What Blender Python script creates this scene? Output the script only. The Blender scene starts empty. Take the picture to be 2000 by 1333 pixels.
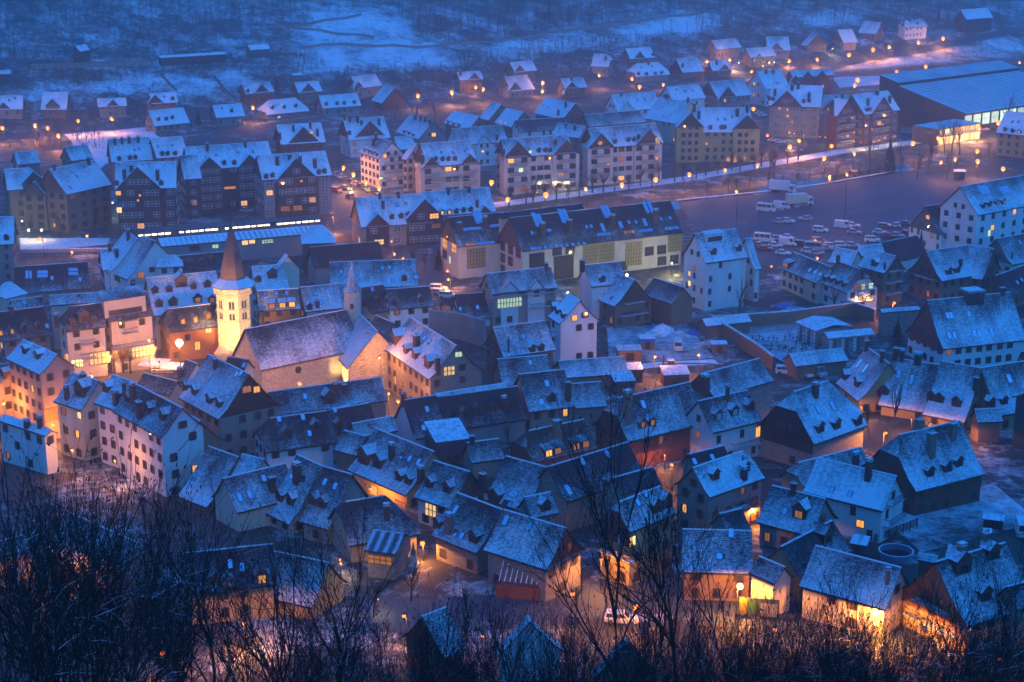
import bpy, math, random
from mathutils import Vector, Matrix
from mathutils.bvhtree import BVHTree
R = math.radians
rnd = random.Random(7)
S = bpy.context.scene
COL = S.collection

# ---------------------------------------------------------------- camera, sky, sun, exposure
F, PITCH, CZ = 3300.0, R(16.3), 106.0          # focal length in photo pixels (2000 wide), tilt, camera height
cam = bpy.data.cameras.new('camera'); cam.sensor_width = 36; cam.sensor_fit = 'HORIZONTAL'
cam.lens = F/2000*36; cam.clip_start = 1; cam.clip_end = 4000
camo = bpy.data.objects.new('camera', cam); COL.objects.link(camo)
camo.location = (0, 0, CZ); camo.rotation_euler = (R(90)-PITCH, 0, 0); S.camera = camo
wd = bpy.data.worlds.new('World'); S.world = wd; wd.use_nodes = True
wn = wd.node_tree.nodes; wl = wd.node_tree.links
SUN_EL, SUN_ROT = R(25), R(160)
sky = wn.new('ShaderNodeTexSky'); sky.sky_type = 'NISHITA'; sky.sun_disc = False
sky.sun_elevation = SUN_EL; sky.sun_rotation = SUN_ROT; sky.altitude = 900
tint = wn.new('ShaderNodeMix'); tint.data_type = 'RGBA'; tint.blend_type = 'MULTIPLY'; tint.inputs[0].default_value = 1
tint.inputs[7].default_value = (0.045, 0.40, 1.0, 1)      # blue hour with a tungsten white balance
wl.new(sky.outputs[0], tint.inputs[6]); wl.new(tint.outputs[2], wn['Background'].inputs[0])
wn['Background'].inputs[1].default_value = 0.138
sl = bpy.data.lights.new('sun', 'SUN'); sl.energy = 0.05; sl.angle = R(60); sl.color = (0.12, 0.42, 1.0)
so = bpy.data.objects.new('sun', sl); COL.objects.link(so); so.rotation_euler = (R(40), 0, R(-150))
S.view_settings.view_transform = 'Standard'; S.view_settings.look = 'None'; S.view_settings.gamma = 1
S.view_settings.exposure = 1.5; S.view_settings.use_curve_mapping = False
S.render.engine = 'CYCLES'
cy = S.cycles; cy.use_denoising = True; cy.max_bounces = 5; cy.diffuse_bounces = 2; cy.glossy_bounces = 2
cy.volume_bounces = 0; cy.transmission_bounces = 2; cy.caustics_reflective = False; cy.caustics_refractive = False
cy.sample_clamp_indirect = 4; cy.use_light_tree = True; cy.use_adaptive_sampling = True; cy.adaptive_threshold = 0.025

# ---------------------------------------------------------------- terrain and pixel rays
def sm(a, b, t):
    t = min(1, max(0, (t-a)/(b-a))); return t*t*(3-2*t)
def g(x, y):
    if y < 80: z = 104-.55*y if y > 0 else 104-.25*y
    elif y < 140: z = 60+(12.3-60)*sm(72, 148, y)+(-.55*(y-80))*(1-sm(80, 140, y))*.4
    elif y < 345: z = .06*(345-y)
    else: z = 0
    T = y-.53*x-753
    if T > 0:
        q = .22*T*sm(0, 40, T) if T < 140 else .22*140+.42*(T-140)
        z += q + sm(30, 120, T)*(1.6*math.sin(x*.031+y*.012)+1.1*math.sin(y*.06-x*.02))
    return min(z, 138)
cp, sp = math.cos(PITCH), math.sin(PITCH)
FWD, UP = Vector((0, cp, -sp)), Vector((0, sp, cp))
CAM = Vector((0, 0, CZ))
def ray(px, py):
    return FWD + Vector(((px-1000)/F, 0, 0)) - UP*((py-666.5)/F)
def unp(px, py, H=0.0, t0=150):
    d = ray(px, py); t = t0; step = 3; prev = t
    fn = lambda t: CZ+d.z*t-g(d.x*t, d.y*t)-H
    while t < 1500:
        if fn(t) < 0: break
        prev = t; t += step
    a, b = prev, t
    for _ in range(24):
        m = (a+b)/2
        if fn(m) < 0: b = m
        else: a = m
    return CAM + d*b
def unpz(px, py, z):
    d = ray(px, py); return CAM + d*((z-CZ)/d.z)
def aty(px, py, y):
    d = ray(px, py); return CAM + d*(y/d.y)
K = 0.350350
CR = {1: (0, 0), 2: (650, 0), 3: (1300, 0), 4: (0, 433), 5: (650, 433), 6: (1300, 433), 7: (0, 866), 8: (650, 866), 9: (1300, 866)}
def P(c, x, y):
    return (CR[c][0]+x*K, CR[c][1]+y*K) if c else (x, y)

# ---------------------------------------------------------------- materials
MT = {}
def nodes(name):
    m = bpy.data.materials.new(name); m.use_nodes = True; MT[name] = m
    return m, m.node_tree, m.node_tree.nodes['Principled BSDF']
def nd(nt, typ, **kw):
    n = nt.nodes.new(typ)
    for k, v in kw.items():
        if k[0] == 'i' and k[1:].isdigit():
            s = n.inputs[int(k[1:])]
            if hasattr(v, 'is_output'): nt.links.new(v, s)
            else: s.default_value = v
        else: setattr(n, k, v)
    return n
def mth(nt, op, a, b=0.0, clamp=False):
    n = nd(nt, 'ShaderNodeMath', operation=op, use_clamp=clamp, i0=a, i1=b); return n.outputs[0]
def mixc(nt, fac, a, b, blend='MIX'):
    n = nd(nt, 'ShaderNodeMix', data_type='RGBA', blend_type=blend)
    for i, v in ((0, fac), (6, a), (7, b)):
        if hasattr(v, 'is_output'): nt.links.new(v, n.inputs[i])
        else: n.inputs[i].default_value = v if not isinstance(v, tuple) else (*v[:3], 1)
    return n.outputs[2]
def noise(nt, vec, scale, detail=2.0, rough=.5):
    n = nd(nt, 'ShaderNodeTexNoise'); n.inputs['Scale'].default_value = scale
    n.inputs['Detail'].default_value = detail; n.inputs['Roughness'].default_value = rough
    if vec is not None: nt.links.new(vec, n.inputs['Vector'])
    return n.outputs['Fac']
def scaled(nt, vec, s):
    n = nd(nt, 'ShaderNodeVectorMath', operation='MULTIPLY', i0=vec, i1=s); return n.outputs[0]
def ramp(nt, v, a, b):
    n = nd(nt, 'ShaderNodeMapRange', i0=v, i1=a, i2=b); return n.outputs[0]
def bump(nt, bs, h, s, d=.05):
    n = nd(nt, 'ShaderNodeBump'); n.inputs['Strength'].default_value = s; n.inputs['Distance'].default_value = d
    nt.links.new(h, n.inputs['Height']); nt.links.new(n.outputs[0], bs.inputs['Normal'])
SNOW = (.82, .84, .88)
def roof_mat(name, slate, row=.25, wid=.36, amp=1.0):
    m, nt, bs = nodes(name)
    uv = nd(nt, 'ShaderNodeUVMap').outputs[0]
    oi = nd(nt, 'ShaderNodeObjectInfo')
    off = nd(nt, 'ShaderNodeVectorMath', operation='ADD', i0=uv, i1=scaled(nt, nd(nt, 'ShaderNodeCombineXYZ', i0=oi.outputs['Random'], i1=oi.outputs['Random']).outputs[0], (57, 31, 0))).outputs[0]
    n1 = noise(nt, off, .16, 3, .55); n2 = noise(nt, scaled(nt, off, (1.3, .10, 1)), 1, 2); n3 = noise(nt, off, 4.5, 4, .7)
    br = nd(nt, 'ShaderNodeTexBrick', offset=.5, offset_frequency=2, squash=.8, squash_frequency=3)
    wob = nd(nt, 'ShaderNodeTexNoise'); wob.inputs['Scale'].default_value = 1.1; nt.links.new(off, wob.inputs['Vector'])
    nt.links.new(nd(nt, 'ShaderNodeVectorMath', operation='ADD', i0=uv, i1=scaled(nt, wob.outputs['Color'], (.16, .16, 0))).outputs[0], br.inputs[0])
    br.inputs['Color1'].default_value = (0, 0, 0, 1); br.inputs['Color2'].default_value = (1, 1, 1, 1); br.inputs['Mortar'].default_value = (.5, .5, .5, 1)
    br.inputs['Scale'].default_value = 1; br.inputs['Mortar Size'].default_value = .05; br.inputs['Mortar Smooth'].default_value = .3
    br.inputs['Brick Width'].default_value = wid; br.inputs['Row Height'].default_value = row
    at = nd(nt, 'ShaderNodeAttribute', attribute_type='OBJECT', attribute_name='snow').outputs['Fac']
    cell = nd(nt, 'ShaderNodeSeparateColor', i0=br.outputs[0]).outputs[0]
    v = mth(nt, 'ADD', mth(nt, 'ADD', mth(nt, 'MULTIPLY', n1, .85), mth(nt, 'MULTIPLY', n2, .36)), mth(nt, 'MULTIPLY', n3, .48))
    n4 = noise(nt, scaled(nt, off, (.7, 4.2, 1)), 1, 3, .65); vv = nd(nt, 'ShaderNodeSeparateXYZ', i0=uv).outputs[1]
    v = mth(nt, 'ADD', v, mth(nt, 'ADD', mth(nt, 'MULTIPLY', n4, .50), mth(nt, 'MULTIPLY', ramp(nt, vv, 0, 7.5), .36)))
    v = mth(nt, 'ADD', v, mth(nt, 'MULTIPLY', at, 1.05))
    v = mth(nt, 'SUBTRACT', v, mth(nt, 'MULTIPLY', mth(nt, 'MULTIPLY', br.outputs['Fac'], ramp(nt, noise(nt, off, 1.7, 3, .7), .36, .66)), .40*amp))
    v = mth(nt, 'ADD', v, mth(nt, 'MULTIPLY', cell, .22*amp))
    k = ramp(nt, v, 1.60, 2.10)
    sc = mixc(nt, cell, tuple(c*.7 for c in slate), tuple(c*1.4 for c in slate))
    nt.links.new(mixc(nt, k, sc, SNOW), bs.inputs['Base Color'])
    bs.inputs['Roughness'].default_value = .75; bs.inputs['Specular IOR Level'].default_value = .25
    bump(nt, bs, mth(nt, 'SUBTRACT', n3, br.outputs['Fac']), .55, .04)
    return m
roof_mat('slate_snow', (.024, .028, .034)); roof_mat('tile_snow', (.07, .04, .033), .34, .26, 1.2)
m, nt, bs = nodes('metal_snow')
uv = nd(nt, 'ShaderNodeUVMap').outputs[0]
w = nd(nt, 'ShaderNodeTexWave', bands_direction='X'); nt.links.new(uv, w.inputs[0]); w.inputs['Scale'].default_value = .22; w.inputs['Distortion'].default_value = 0
at = nd(nt, 'ShaderNodeAttribute', attribute_type='OBJECT', attribute_name='snow').outputs['Fac']
v = mth(nt, 'ADD', mth(nt, 'ADD', noise(nt, uv, .12, 3), mth(nt, 'MULTIPLY', noise(nt, uv, 3, 3), .6)), mth(nt, 'ADD', mth(nt, 'MULTIPLY', w.outputs['Fac'], .6), mth(nt, 'MULTIPLY', at, .7)))
nt.links.new(mixc(nt, ramp(nt, v, 1.05, 1.7), (.07, .08, .10), SNOW), bs.inputs['Base Color']); bs.inputs['Roughness'].default_value = .5
bump(nt, bs, w.outputs['Fac'], .5, .06)

def wall_mat(name, col, stain=.45, rough=.9, sc=.35):
    m, nt, bs = nodes(name)
    tc = nd(nt, 'ShaderNodeTexCoord').outputs['Object']
    oi = nd(nt, 'ShaderNodeObjectInfo').outputs['Random']
    a = noise(nt, scaled(nt, tc, (1, 1, .45)), sc, 4, .6); b = noise(nt, tc, 9, 2)
    k = mth(nt, 'ADD', mth(nt, 'MULTIPLY', ramp(nt, a, .3, .75), .75), mth(nt, 'MULTIPLY', b, .25))
    c = mixc(nt, k, col, tuple(x*(1-stain) for x in col))
    c = mixc(nt, mth(nt, 'MULTIPLY', oi, .25), c, (col[0]*.6, col[1]*.62, col[2]*.66))
    nt.links.new(c, bs.inputs['Base Color']); bs.inputs['Roughness'].default_value = rough; bs.inputs['Specular IOR Level'].default_value = .2
    bump(nt, bs, b, .15, .02)
wall_mat('white', (.80, .78, .75), .28); wall_mat('cream', (.68, .58, .45), .35); wall_mat('ochre', (.52, .37, .18)); wall_mat('yellow', (.58, .42, .16))
wall_mat('pink', (.46, .32, .26)); wall_mat('grey', (.30, .29, .28)); wall_mat('orange', (.50, .20, .08)); wall_mat('tan', (.29, .19, .13))
wall_mat('redplaster', (.26, .09, .06)); wall_mat('concrete', (.33, .32, .31)); wall_mat('darkgreen', (.05, .09, .09), .3); wall_mat('darkmetal', (.10, .09, .10), .3, .5)
def board_mat(name, col):
    m, nt, bs = nodes(name)
    tc = nd(nt, 'ShaderNodeTexCoord').outputs['Object']
    a = noise(nt, scaled(nt, tc, (5, 5, .35)), 1, 3, .6); b = noise(nt, tc, .4, 2)
    c = mixc(nt, ramp(nt, a, .35, .7), tuple(x*.45 for x in col), tuple(x*1.25 for x in col))
    c = mixc(nt, mth(nt, 'MULTIPLY', b, .5), c, tuple(x*.6 for x in col))
    nt.links.new(c, bs.inputs['Base Color']); bs.inputs['Roughness'].default_value = .8
    bump(nt, bs, a, .4, .03)
board_mat('timber', (.16, .075, .045)); board_mat('darkwood', (.06, .038, .03)); board_mat('warmwood', (.26, .12, .05)); board_mat('redwood', (.20, .055, .04)); board_mat('greywood', (.16, .14, .13))
def stone_mat(name, col, scale):
    m, nt, bs = nodes(name)
    tc = nd(nt, 'ShaderNodeTexCoord').outputs['Object']
    v = nd(nt, 'ShaderNodeTexVoronoi', i2=scale); nt.links.new(scaled(nt, tc, (1, 1, 1.6)), v.inputs[0])
    e = nd(nt, 'ShaderNodeTexVoronoi', feature='DISTANCE_TO_EDGE', i2=scale); nt.links.new(scaled(nt, tc, (1, 1, 1.6)), e.inputs[0])
    cl = nd(nt, 'ShaderNodeSeparateColor', i0=v.outputs['Color']).outputs[0]
    c = mixc(nt, cl, tuple(x*.55 for x in col), tuple(x*1.35 for x in col))
    c = mixc(nt, mth(nt, 'MULTIPLY', noise(nt, tc, .3, 3), .8), c, tuple(x*.55 for x in col))
    k = ramp(nt, e.outputs['Distance'], 0, .09)
    nt.links.new(mixc(nt, k, tuple(x*.8 for x in col), c), bs.inputs['Base Color']); bs.inputs['Roughness'].default_value = .95
    bump(nt, bs, k, .6, .05)
stone_mat('stone', (.34, .29, .24), 2.6); stone_mat('chimneystone', (.075, .06, .055), 4.5); stone_mat('paleston', (.52, .46, .36), 2.2); stone_mat('brickstone', (.36, .20, .14), 4.0); stone_mat('shingle', (.17, .11, .09), 3.2)
def plain(name, col, rough=.6, metal=0.0):
    m, nt, bs = nodes(name); bs.inputs['Base Color'].default_value = (*col, 1); bs.inputs['Roughness'].default_value = rough; bs.inputs['Metallic'].default_value = metal
    return bs
plain('glass', (.03, .036, .046), .06); plain('frame', (.10, .065, .045), .7); plain('whiteframe', (.6, .6, .58), .6); plain('shutter', (.11, .055, .035), .8)
plain('iron', (.03, .03, .032), .5); plain('tyre', (.015, .015, .015), .8); plain('galv', (.25, .25, .26), .4, .6); plain('skyglass', (.85, .9, .95), .12, 1.0)
plain('blindwhite', (.6, .6, .6), .8); plain('tarp', (.02, .13, .42), .5); plain('poolblue', (.12, .2, .28), .3); plain('redpaint', (.40, .05, .03), .5); plain('orangepaint', (.45, .16, .04), .5)
plain('signgreen', (.04, .10, .03), .5); plain('signyellow', (.22, .16, .02), .5); plain('signdark', (.05, .06, .08), .5); plain('concretecap', (.35, .34, .33), .9)
def snow_mat(name='snow'):
    m, nt, bs = nodes(name)
    tc = nd(nt, 'ShaderNodeTexCoord').outputs['Object']
    k = noise(nt, tc, 1.3, 4, .65)
    nt.links.new(mixc(nt, ramp(nt, k, .30, .52), (.30, .30, .31), SNOW), bs.inputs['Base Color']); bs.inputs['Roughness'].default_value = .8
    bump(nt, bs, k, .3, .1)
snow_mat()
def emit(name, col, st, var=.0):
    m, nt, bs = nodes(name)
    bs.inputs['Base Color'].default_value = (*[c*.3 for c in col], 1)
    bs.inputs['Emission Color'].default_value = (*col, 1); bs.inputs['Emission Strength'].default_value = st
    if var:
        tc = nd(nt, 'ShaderNodeTexCoord').outputs['Object']; oi = nd(nt, 'ShaderNodeObjectInfo').outputs['Random']
        v = mth(nt, 'MULTIPLY', mth(nt, 'ADD', mth(nt, 'MULTIPLY', noise(nt, tc, 2.2, 2), 1.2), .3), mth(nt, 'ADD', mth(nt, 'MULTIPLY', oi, .9), .5))
        nt.links.new(mth(nt, 'MULTIPLY', v, st), bs.inputs['Emission Strength'])
emit('lit', (1, .40, .07), .55, 1); emit('litdim', (1, .32, .07), .13, 1); emit('litwhite', (1, .62, .22), .6, 1); emit('litcool', (.66, .95, .60), .45, 1)
emit('sodium', (1, .21, .02), 1.5); emit('glare', (1, .5, .12), 5); emit('whitelamp', (.85, .95, .70), 3); emit('tube', (1, .85, .50), 2.4, 1); emit('shop', (1, .62, .24), .75, 1)
emit('duskglass', (.95, .75, .25), .010, 1); emit('headlight', (1, .8, .5), 6); emit('taillight', (1, .06, .03), 1.2); emit('yellowsign', (.9, 1, .1), .8); emit('hallglass', (.78, 1, .70), .62, 1)
# ground: dark wet ground, gravel and thin snow
def ground_mat(name, dark, lo, hi, rough=.6, grass=None, sc=.05, mid=.3, hill=0):
    m, nt, bs = nodes(name)
    po = nd(nt, 'ShaderNodeNewGeometry').outputs['Position']
    a = noise(nt, po, sc, 4, .6); b = noise(nt, po, .55, 5, .7); c = noise(nt, po, 3.0, 3, .7)
    v = mth(nt, 'ADD', mth(nt, 'ADD', mth(nt, 'MULTIPLY', a, .9), mth(nt, 'MULTIPLY', b, .8)), mth(nt, 'MULTIPLY', c, .45))
    v = mth(nt, 'ADD', v, mth(nt, 'MULTIPLY', mth(nt, 'SUBTRACT', noise(nt, po, .16, 4, .75), .5), mid))
    if hill:
        fa = nd(nt, 'ShaderNodeAttribute', attribute_name='field').outputs['Fac']; v = mth(nt, 'ADD', v, mth(nt, 'MULTIPLY', fa, .30))
        xyz = nd(nt, 'ShaderNodeSeparateXYZ', i0=po); T = mth(nt, 'SUBTRACT', xyz.outputs[1], mth(nt, 'MULTIPLY', xyz.outputs[0], .53))
        v = mth(nt, 'ADD', v, mth(nt, 'MULTIPLY', ramp(nt, T, 765, 830), hill))
    k = ramp(nt, v, lo, hi)
    base = mixc(nt, ramp(nt, b, .35, .65), dark, grass) if grass else mixc(nt, b, tuple(x*.7 for x in dark), tuple(x*1.3 for x in dark))
    nt.links.new(mixc(nt, k, base, SNOW), bs.inputs['Base Color'])
    r = mth(nt, 'ADD', mth(nt, 'MULTIPLY', a, .5), rough-.25); nt.links.new(r, bs.inputs['Roughness'])
    bump(nt, bs, c, .35, .12)
ground_mat('ground', (.050, .048, .046), 1.10, 1.52, .8, (.04, .037, .028), mid=.95, hill=.10); ground_mat('asphalt', (.055, .07, .095), 1.22, 1.85, .7); ground_mat('meadow', (.06, .055, .035), .58, 1.12, .9, (.08, .07, .045), .03, mid=1.1)
ground_mat('snowwalk', (.12, .11, .11), .70, 1.10, .8); ground_mat('yard', (.07, .065, .06), .86, 1.28, .8); ground_mat('woodfloor', (.045, .04, .03), .95, 1.45, .9, (.06, .05, .03))
plain('water', (.01, .02, .03), .08); plain('paint', (.45, .45, .45), .7)
# bark with snow lying on the upper side
def bark(name, col, lo):
    m, nt, bs = nodes(name)
    ge = nd(nt, 'ShaderNodeNewGeometry'); z = nd(nt, 'ShaderNodeSeparateXYZ', i0=ge.outputs['Normal']).outputs[2]
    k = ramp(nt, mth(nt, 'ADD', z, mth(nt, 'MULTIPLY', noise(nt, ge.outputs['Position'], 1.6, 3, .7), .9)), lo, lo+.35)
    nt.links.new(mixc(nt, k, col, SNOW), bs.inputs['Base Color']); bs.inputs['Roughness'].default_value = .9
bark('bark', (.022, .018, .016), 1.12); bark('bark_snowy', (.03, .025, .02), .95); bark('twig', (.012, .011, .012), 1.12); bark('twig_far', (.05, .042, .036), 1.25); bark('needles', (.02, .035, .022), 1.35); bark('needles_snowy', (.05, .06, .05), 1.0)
m, nt, bs = nodes('carpaint')
oc = nd(nt, 'ShaderNodeObjectInfo').outputs['Color']
ge = nd(nt, 'ShaderNodeNewGeometry'); z = nd(nt, 'ShaderNodeSeparateXYZ', i0=ge.outputs['Normal']).outputs[2]
k = ramp(nt, mth(nt, 'ADD', z, mth(nt, 'MULTIPLY', noise(nt, ge.outputs['Position'], 1.6, 3), .8)), 1.28, 1.5)
nt.links.new(mixc(nt, k, oc, SNOW), bs.inputs['Base Color']); bs.inputs['Roughness'].default_value = .35

# ---------------------------------------------------------------- mesh helpers
class MB:
    def __init__(s): s.v = []; s.f = []; s.m = []; s.uv = []
    def face(s, pts, m=0, uv=None):
        n = len(s.v); s.v += [tuple(p) for p in pts]; s.f.append(tuple(range(n, n+len(pts)))); s.m.append(m)
        s.uv += uv if uv else [(p[0], p[2]) for p in pts]
    def box(s, x0, x1, y0, y1, z0, z1, m=0, top=None):
        c = [(x0, y0, z0), (x1, y0, z0), (x1, y1, z0), (x0, y1, z0), (x0, y0, z1), (x1, y0, z1), (x1, y1, z1), (x0, y1, z1)]
        for q, i in (((0, 3, 2, 1), 0), ((4, 5, 6, 7), 1), ((0, 1, 5, 4), 0), ((1, 2, 6, 5), 0), ((2, 3, 7, 6), 0), ((3, 0, 4, 7), 0)):
            s.face([c[j] for j in q], top if (i and top is not None) else m, [(c[j][0]+c[j][1]*.3, c[j][2]+c[j][1]) for j in q])
    def hexa(s, c, m=0, top=None):           # 8 corners, bottom ring then top ring
        for q, i in (((0, 3, 2, 1), 0), ((4, 5, 6, 7), 1), ((0, 1, 5, 4), 0), ((1, 2, 6, 5), 0), ((2, 3, 7, 6), 0), ((3, 0, 4, 7), 0)):
            s.face([c[j] for j in q], top if (i and top is not None) else m)
    def tube(s, pts, r0, r1, n=4, m=0, cap=True):
        rings = []; k = len(pts)
        for i, p in enumerate(pts):
            p = Vector(p); d = (Vector(pts[min(i+1, k-1)])-Vector(pts[max(i-1, 0)])).normalized()
            a = d.cross(Vector((0, 0, 1)) if abs(d.z) < .9 else Vector((1, 0, 0))).normalized(); b = d.cross(a)
            r = r0+(r1-r0)*i/max(1, k-1)
            rings.append(len(s.v)); s.v += [tuple(p+(a*math.cos(6.2832*j/n)+b*math.sin(6.2832*j/n))*r) for j in range(n)]
        for i in range(k-1):
            A, B = rings[i], rings[i+1]
            for j in range(n):
                s.f.append((A+j, B+j, B+(j+1) % n, A+(j+1) % n)); s.m.append(m); s.uv += [(0, 0)]*4
        if cap:
            s.f.append(tuple(rings[-1]+j for j in range(n))[::-1]); s.m.append(m); s.uv += [(0, 0)]*n
    def mesh(s, name, mats, smooth=False):
        me = bpy.data.meshes.new(name); me.from_pydata(s.v, [], s.f)
        for q in mats: me.materials.append(MT[q])
        me.polygons.foreach_set('material_index', s.m)
        if smooth: me.polygons.foreach_set('use_smooth', [True]*len(s.f))
        ul = me.uv_layers.new(name='UVMap')
        ul.data.foreach_set('uv', [c for t in s.uv for c in t]); me.update(); return me
def link(name, me, parent=None, M=None, **props):
    o = bpy.data.objects.new(name, me); COL.objects.link(o)
    if parent is not None: o.parent = parent
    if M is not None: o.matrix_basis = M
    for k, v in props.items(): o[k] = v
    return o
def thing(name, label, cat, M, group=None, me=None):
    o = link(name, me, None, M); o['label'] = label; o['category'] = cat
    if group: o['group'] = group
    return o
def TR(x, y, z, rz=0): return Matrix.Translation((x, y, z)) @ Matrix.Rotation(rz, 4, 'Z')
_cache = {}
def cached(key, fn):
    if key not in _cache: _cache[key] = fn()
    return _cache[key]
OCC_V, OCC_F = [], []
def occlude(mb_v, mb_f, M):
    n = len(OCC_V); OCC_V.extend([M @ Vector(v) for v in mb_v]); OCC_F.extend([[i+n for i in f] for f in mb_f])
# ---------------------------------------------------------------- buildings
PEND = []          # windows waiting for the visibility test
LOG = []
def thick(mb, polys, t, uvs, m_top=0, m_side=1):
    """polys: list of vertex lists (top faces); adds underside and rim"""
    edges = {}
    key = lambda p: (round(p[0], 3), round(p[1], 3), round(p[2], 3))
    for pl, uv in zip(polys, uvs):
        mb.face(pl, m_top, uv)
        lo = [(p[0], p[1], p[2]-t) for p in pl]
        mb.face(lo[::-1], m_side)
        for i in range(len(pl)):
            a, b = pl[i], pl[(i+1) % len(pl)]
            e = (key(a), key(b)); r = (key(b), key(a))
            if r in edges: del edges[r]
            else: edges[e] = (a, b)
    for a, b in edges.values():
        mb.face([a, (a[0], a[1], a[2]-t), (b[0], b[1], b[2]-t), b], m_side)

def window_mesh(w, h, kind):
    def f():
        b = MB(); t = .07
        b.box(-w/2-t, w/2+t, -.05, .05, h-.02, h+t); b.box(-w/2-t, w/2+t, -.10, .05, -t, 0)
        b.box(-w/2-t, -w/2, -.05, .05, 0, h); b.box(w/2, w/2+t, -.05, .05, 0, h)
        if kind[:4] == 'grid':
            n = max(2, round(w/.8))
            for i in range(1, n): b.box(-w/2+w*i/n-.08, -w/2+w*i/n+.08, -.06, .05, 0, h)
            for j in range(1, max(2, round(h/1.0))): b.box(-w/2, w/2, -.045, .05, h*j/max(2, round(h/1.0))-.06, h*j/max(2, round(h/1.0))+.08)
        else: b.box(-.03, .03, -.04, .05, 0, h)
        if kind == 'shut':
            for s in (-1, 1):
                x = s*(w/2+t+w*.15); b.box(x-w*.15, x+w*.15, -.09, -.03, 0, h, 1)
        return b.mesh('window', ['whiteframe' if kind == 'gridw' else 'frame', 'shutter'])
    return cached(('win', round(w, 2), round(h, 2), kind), f)
def pane_mesh(w, h, mat):
    def f():
        b = MB(); b.box(-w/2, w/2, -.02, .04, 0, h); return b.mesh('pane', [mat])
    return cached(('pane', round(w, 2), round(h, 2), mat), f)
def add_window(root, rinv, M, w, h, kind, lit):
    if kind == 'blind':
        link('window', window_mesh(w, h, 'plain'), root, rinv @ M); link('shutter_panel', pane_mesh(w, h, 'shutter'), root, rinv @ M); return
    o = link('window', window_mesh(w, h, kind), root, rinv @ M)
    link('pane', pane_mesh(w, h, lit or 'glass'), o)
def rail_mesh(w, d, mat):
    def f():
        b = MB()
        b.box(-w/2, w/2, -d, -d+.06, .95, 1.02); b.box(-w/2, w/2, -d, -d+.06, .08, .14)
        for s in (-1, 1): b.box(s*w/2-.03, s*w/2+.03, -d, 0, .95, 1.02)
        n = max(3, int(w/.28))
        for i in range(n+1): x = -w/2+w*i/n; b.box(x-.02, x+.02, -d+.01, -d+.05, .1, .97)
        return b.mesh('railing', [mat])
    return cached(('rail', round(w, 1), d, mat), f)
def add_balcony(root, rinv, M, w, rail='darkwood'):
    def f():
        b = MB(); b.box(-w/2-.1, w/2+.1, -1.05, 0, -.16, 0, 0, 1); return b.mesh('balcony', ['concretecap', 'snow'])
    o = link('balcony', cached(('bal', round(w, 1)), f), root, rinv @ M); link('railing', rail_mesh(w, 1.0, rail), o)

class Frame: pass
def frame(c, x1, y1, x2, y2, ex, ey, H, pt):
    p1, p2, e = P(c, x1, y1), P(c, x2, y2), P(c, ex, ey)
    A, B = unp(*p1, H), unp(*p2, H); zr = (A.z+B.z)/2
    A, B = unpz(*p1, zr), unpz(*p2, zr)
    fr = Frame(); g0 = min(g(A.x, A.y), g(B.x, B.y), zr-H+1); fr.g0 = g0; fr.H = zr-g0
    dv = Vector((B.x-A.x, B.y-A.y, 0)); L = dv.length; dv.normalize(); nv = Vector((-dv.y, dv.x, 0))
    tp = math.tan(R(pt))
    def D(z): q = unpz(*e, z); return nv.dot(Vector((q.x-A.x, q.y-A.y, 0)))
    lo, hi = g0-25, zr-.3; sg = 1 if D(zr) > 0 else -1
    for _ in range(40):
        m = (lo+hi)/2
        if (zr-m)-sg*D(m)*tp > 0: lo = m
        else: hi = m
    ze = (lo+hi)/2; d = D(ze)
    fr.He = max(ze-g0, 1.6); fr.W = 2*abs(d)
    ya = -nv if d > 0 else nv; ya = ya.normalized(); xa = ya.cross(Vector((0, 0, 1)))
    fr.swap = (B-A).dot(xa) < 0
    fr.L = L; O = Vector(((A.x+B.x)/2, (A.y+B.y)/2, g0)); fr.O = O
    fr.M = Matrix(((xa.x, ya.x, 0, O.x), (xa.y, ya.y, 0, O.y), (0, 0, 1, O.z), (0, 0, 0, 1)))
    return fr
def local_ray(fr, c, x, y):
    d = ray(*P(c, x, y)); I = fr.M.inverted(); return I @ CAM, I.to_3x3() @ d

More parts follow.
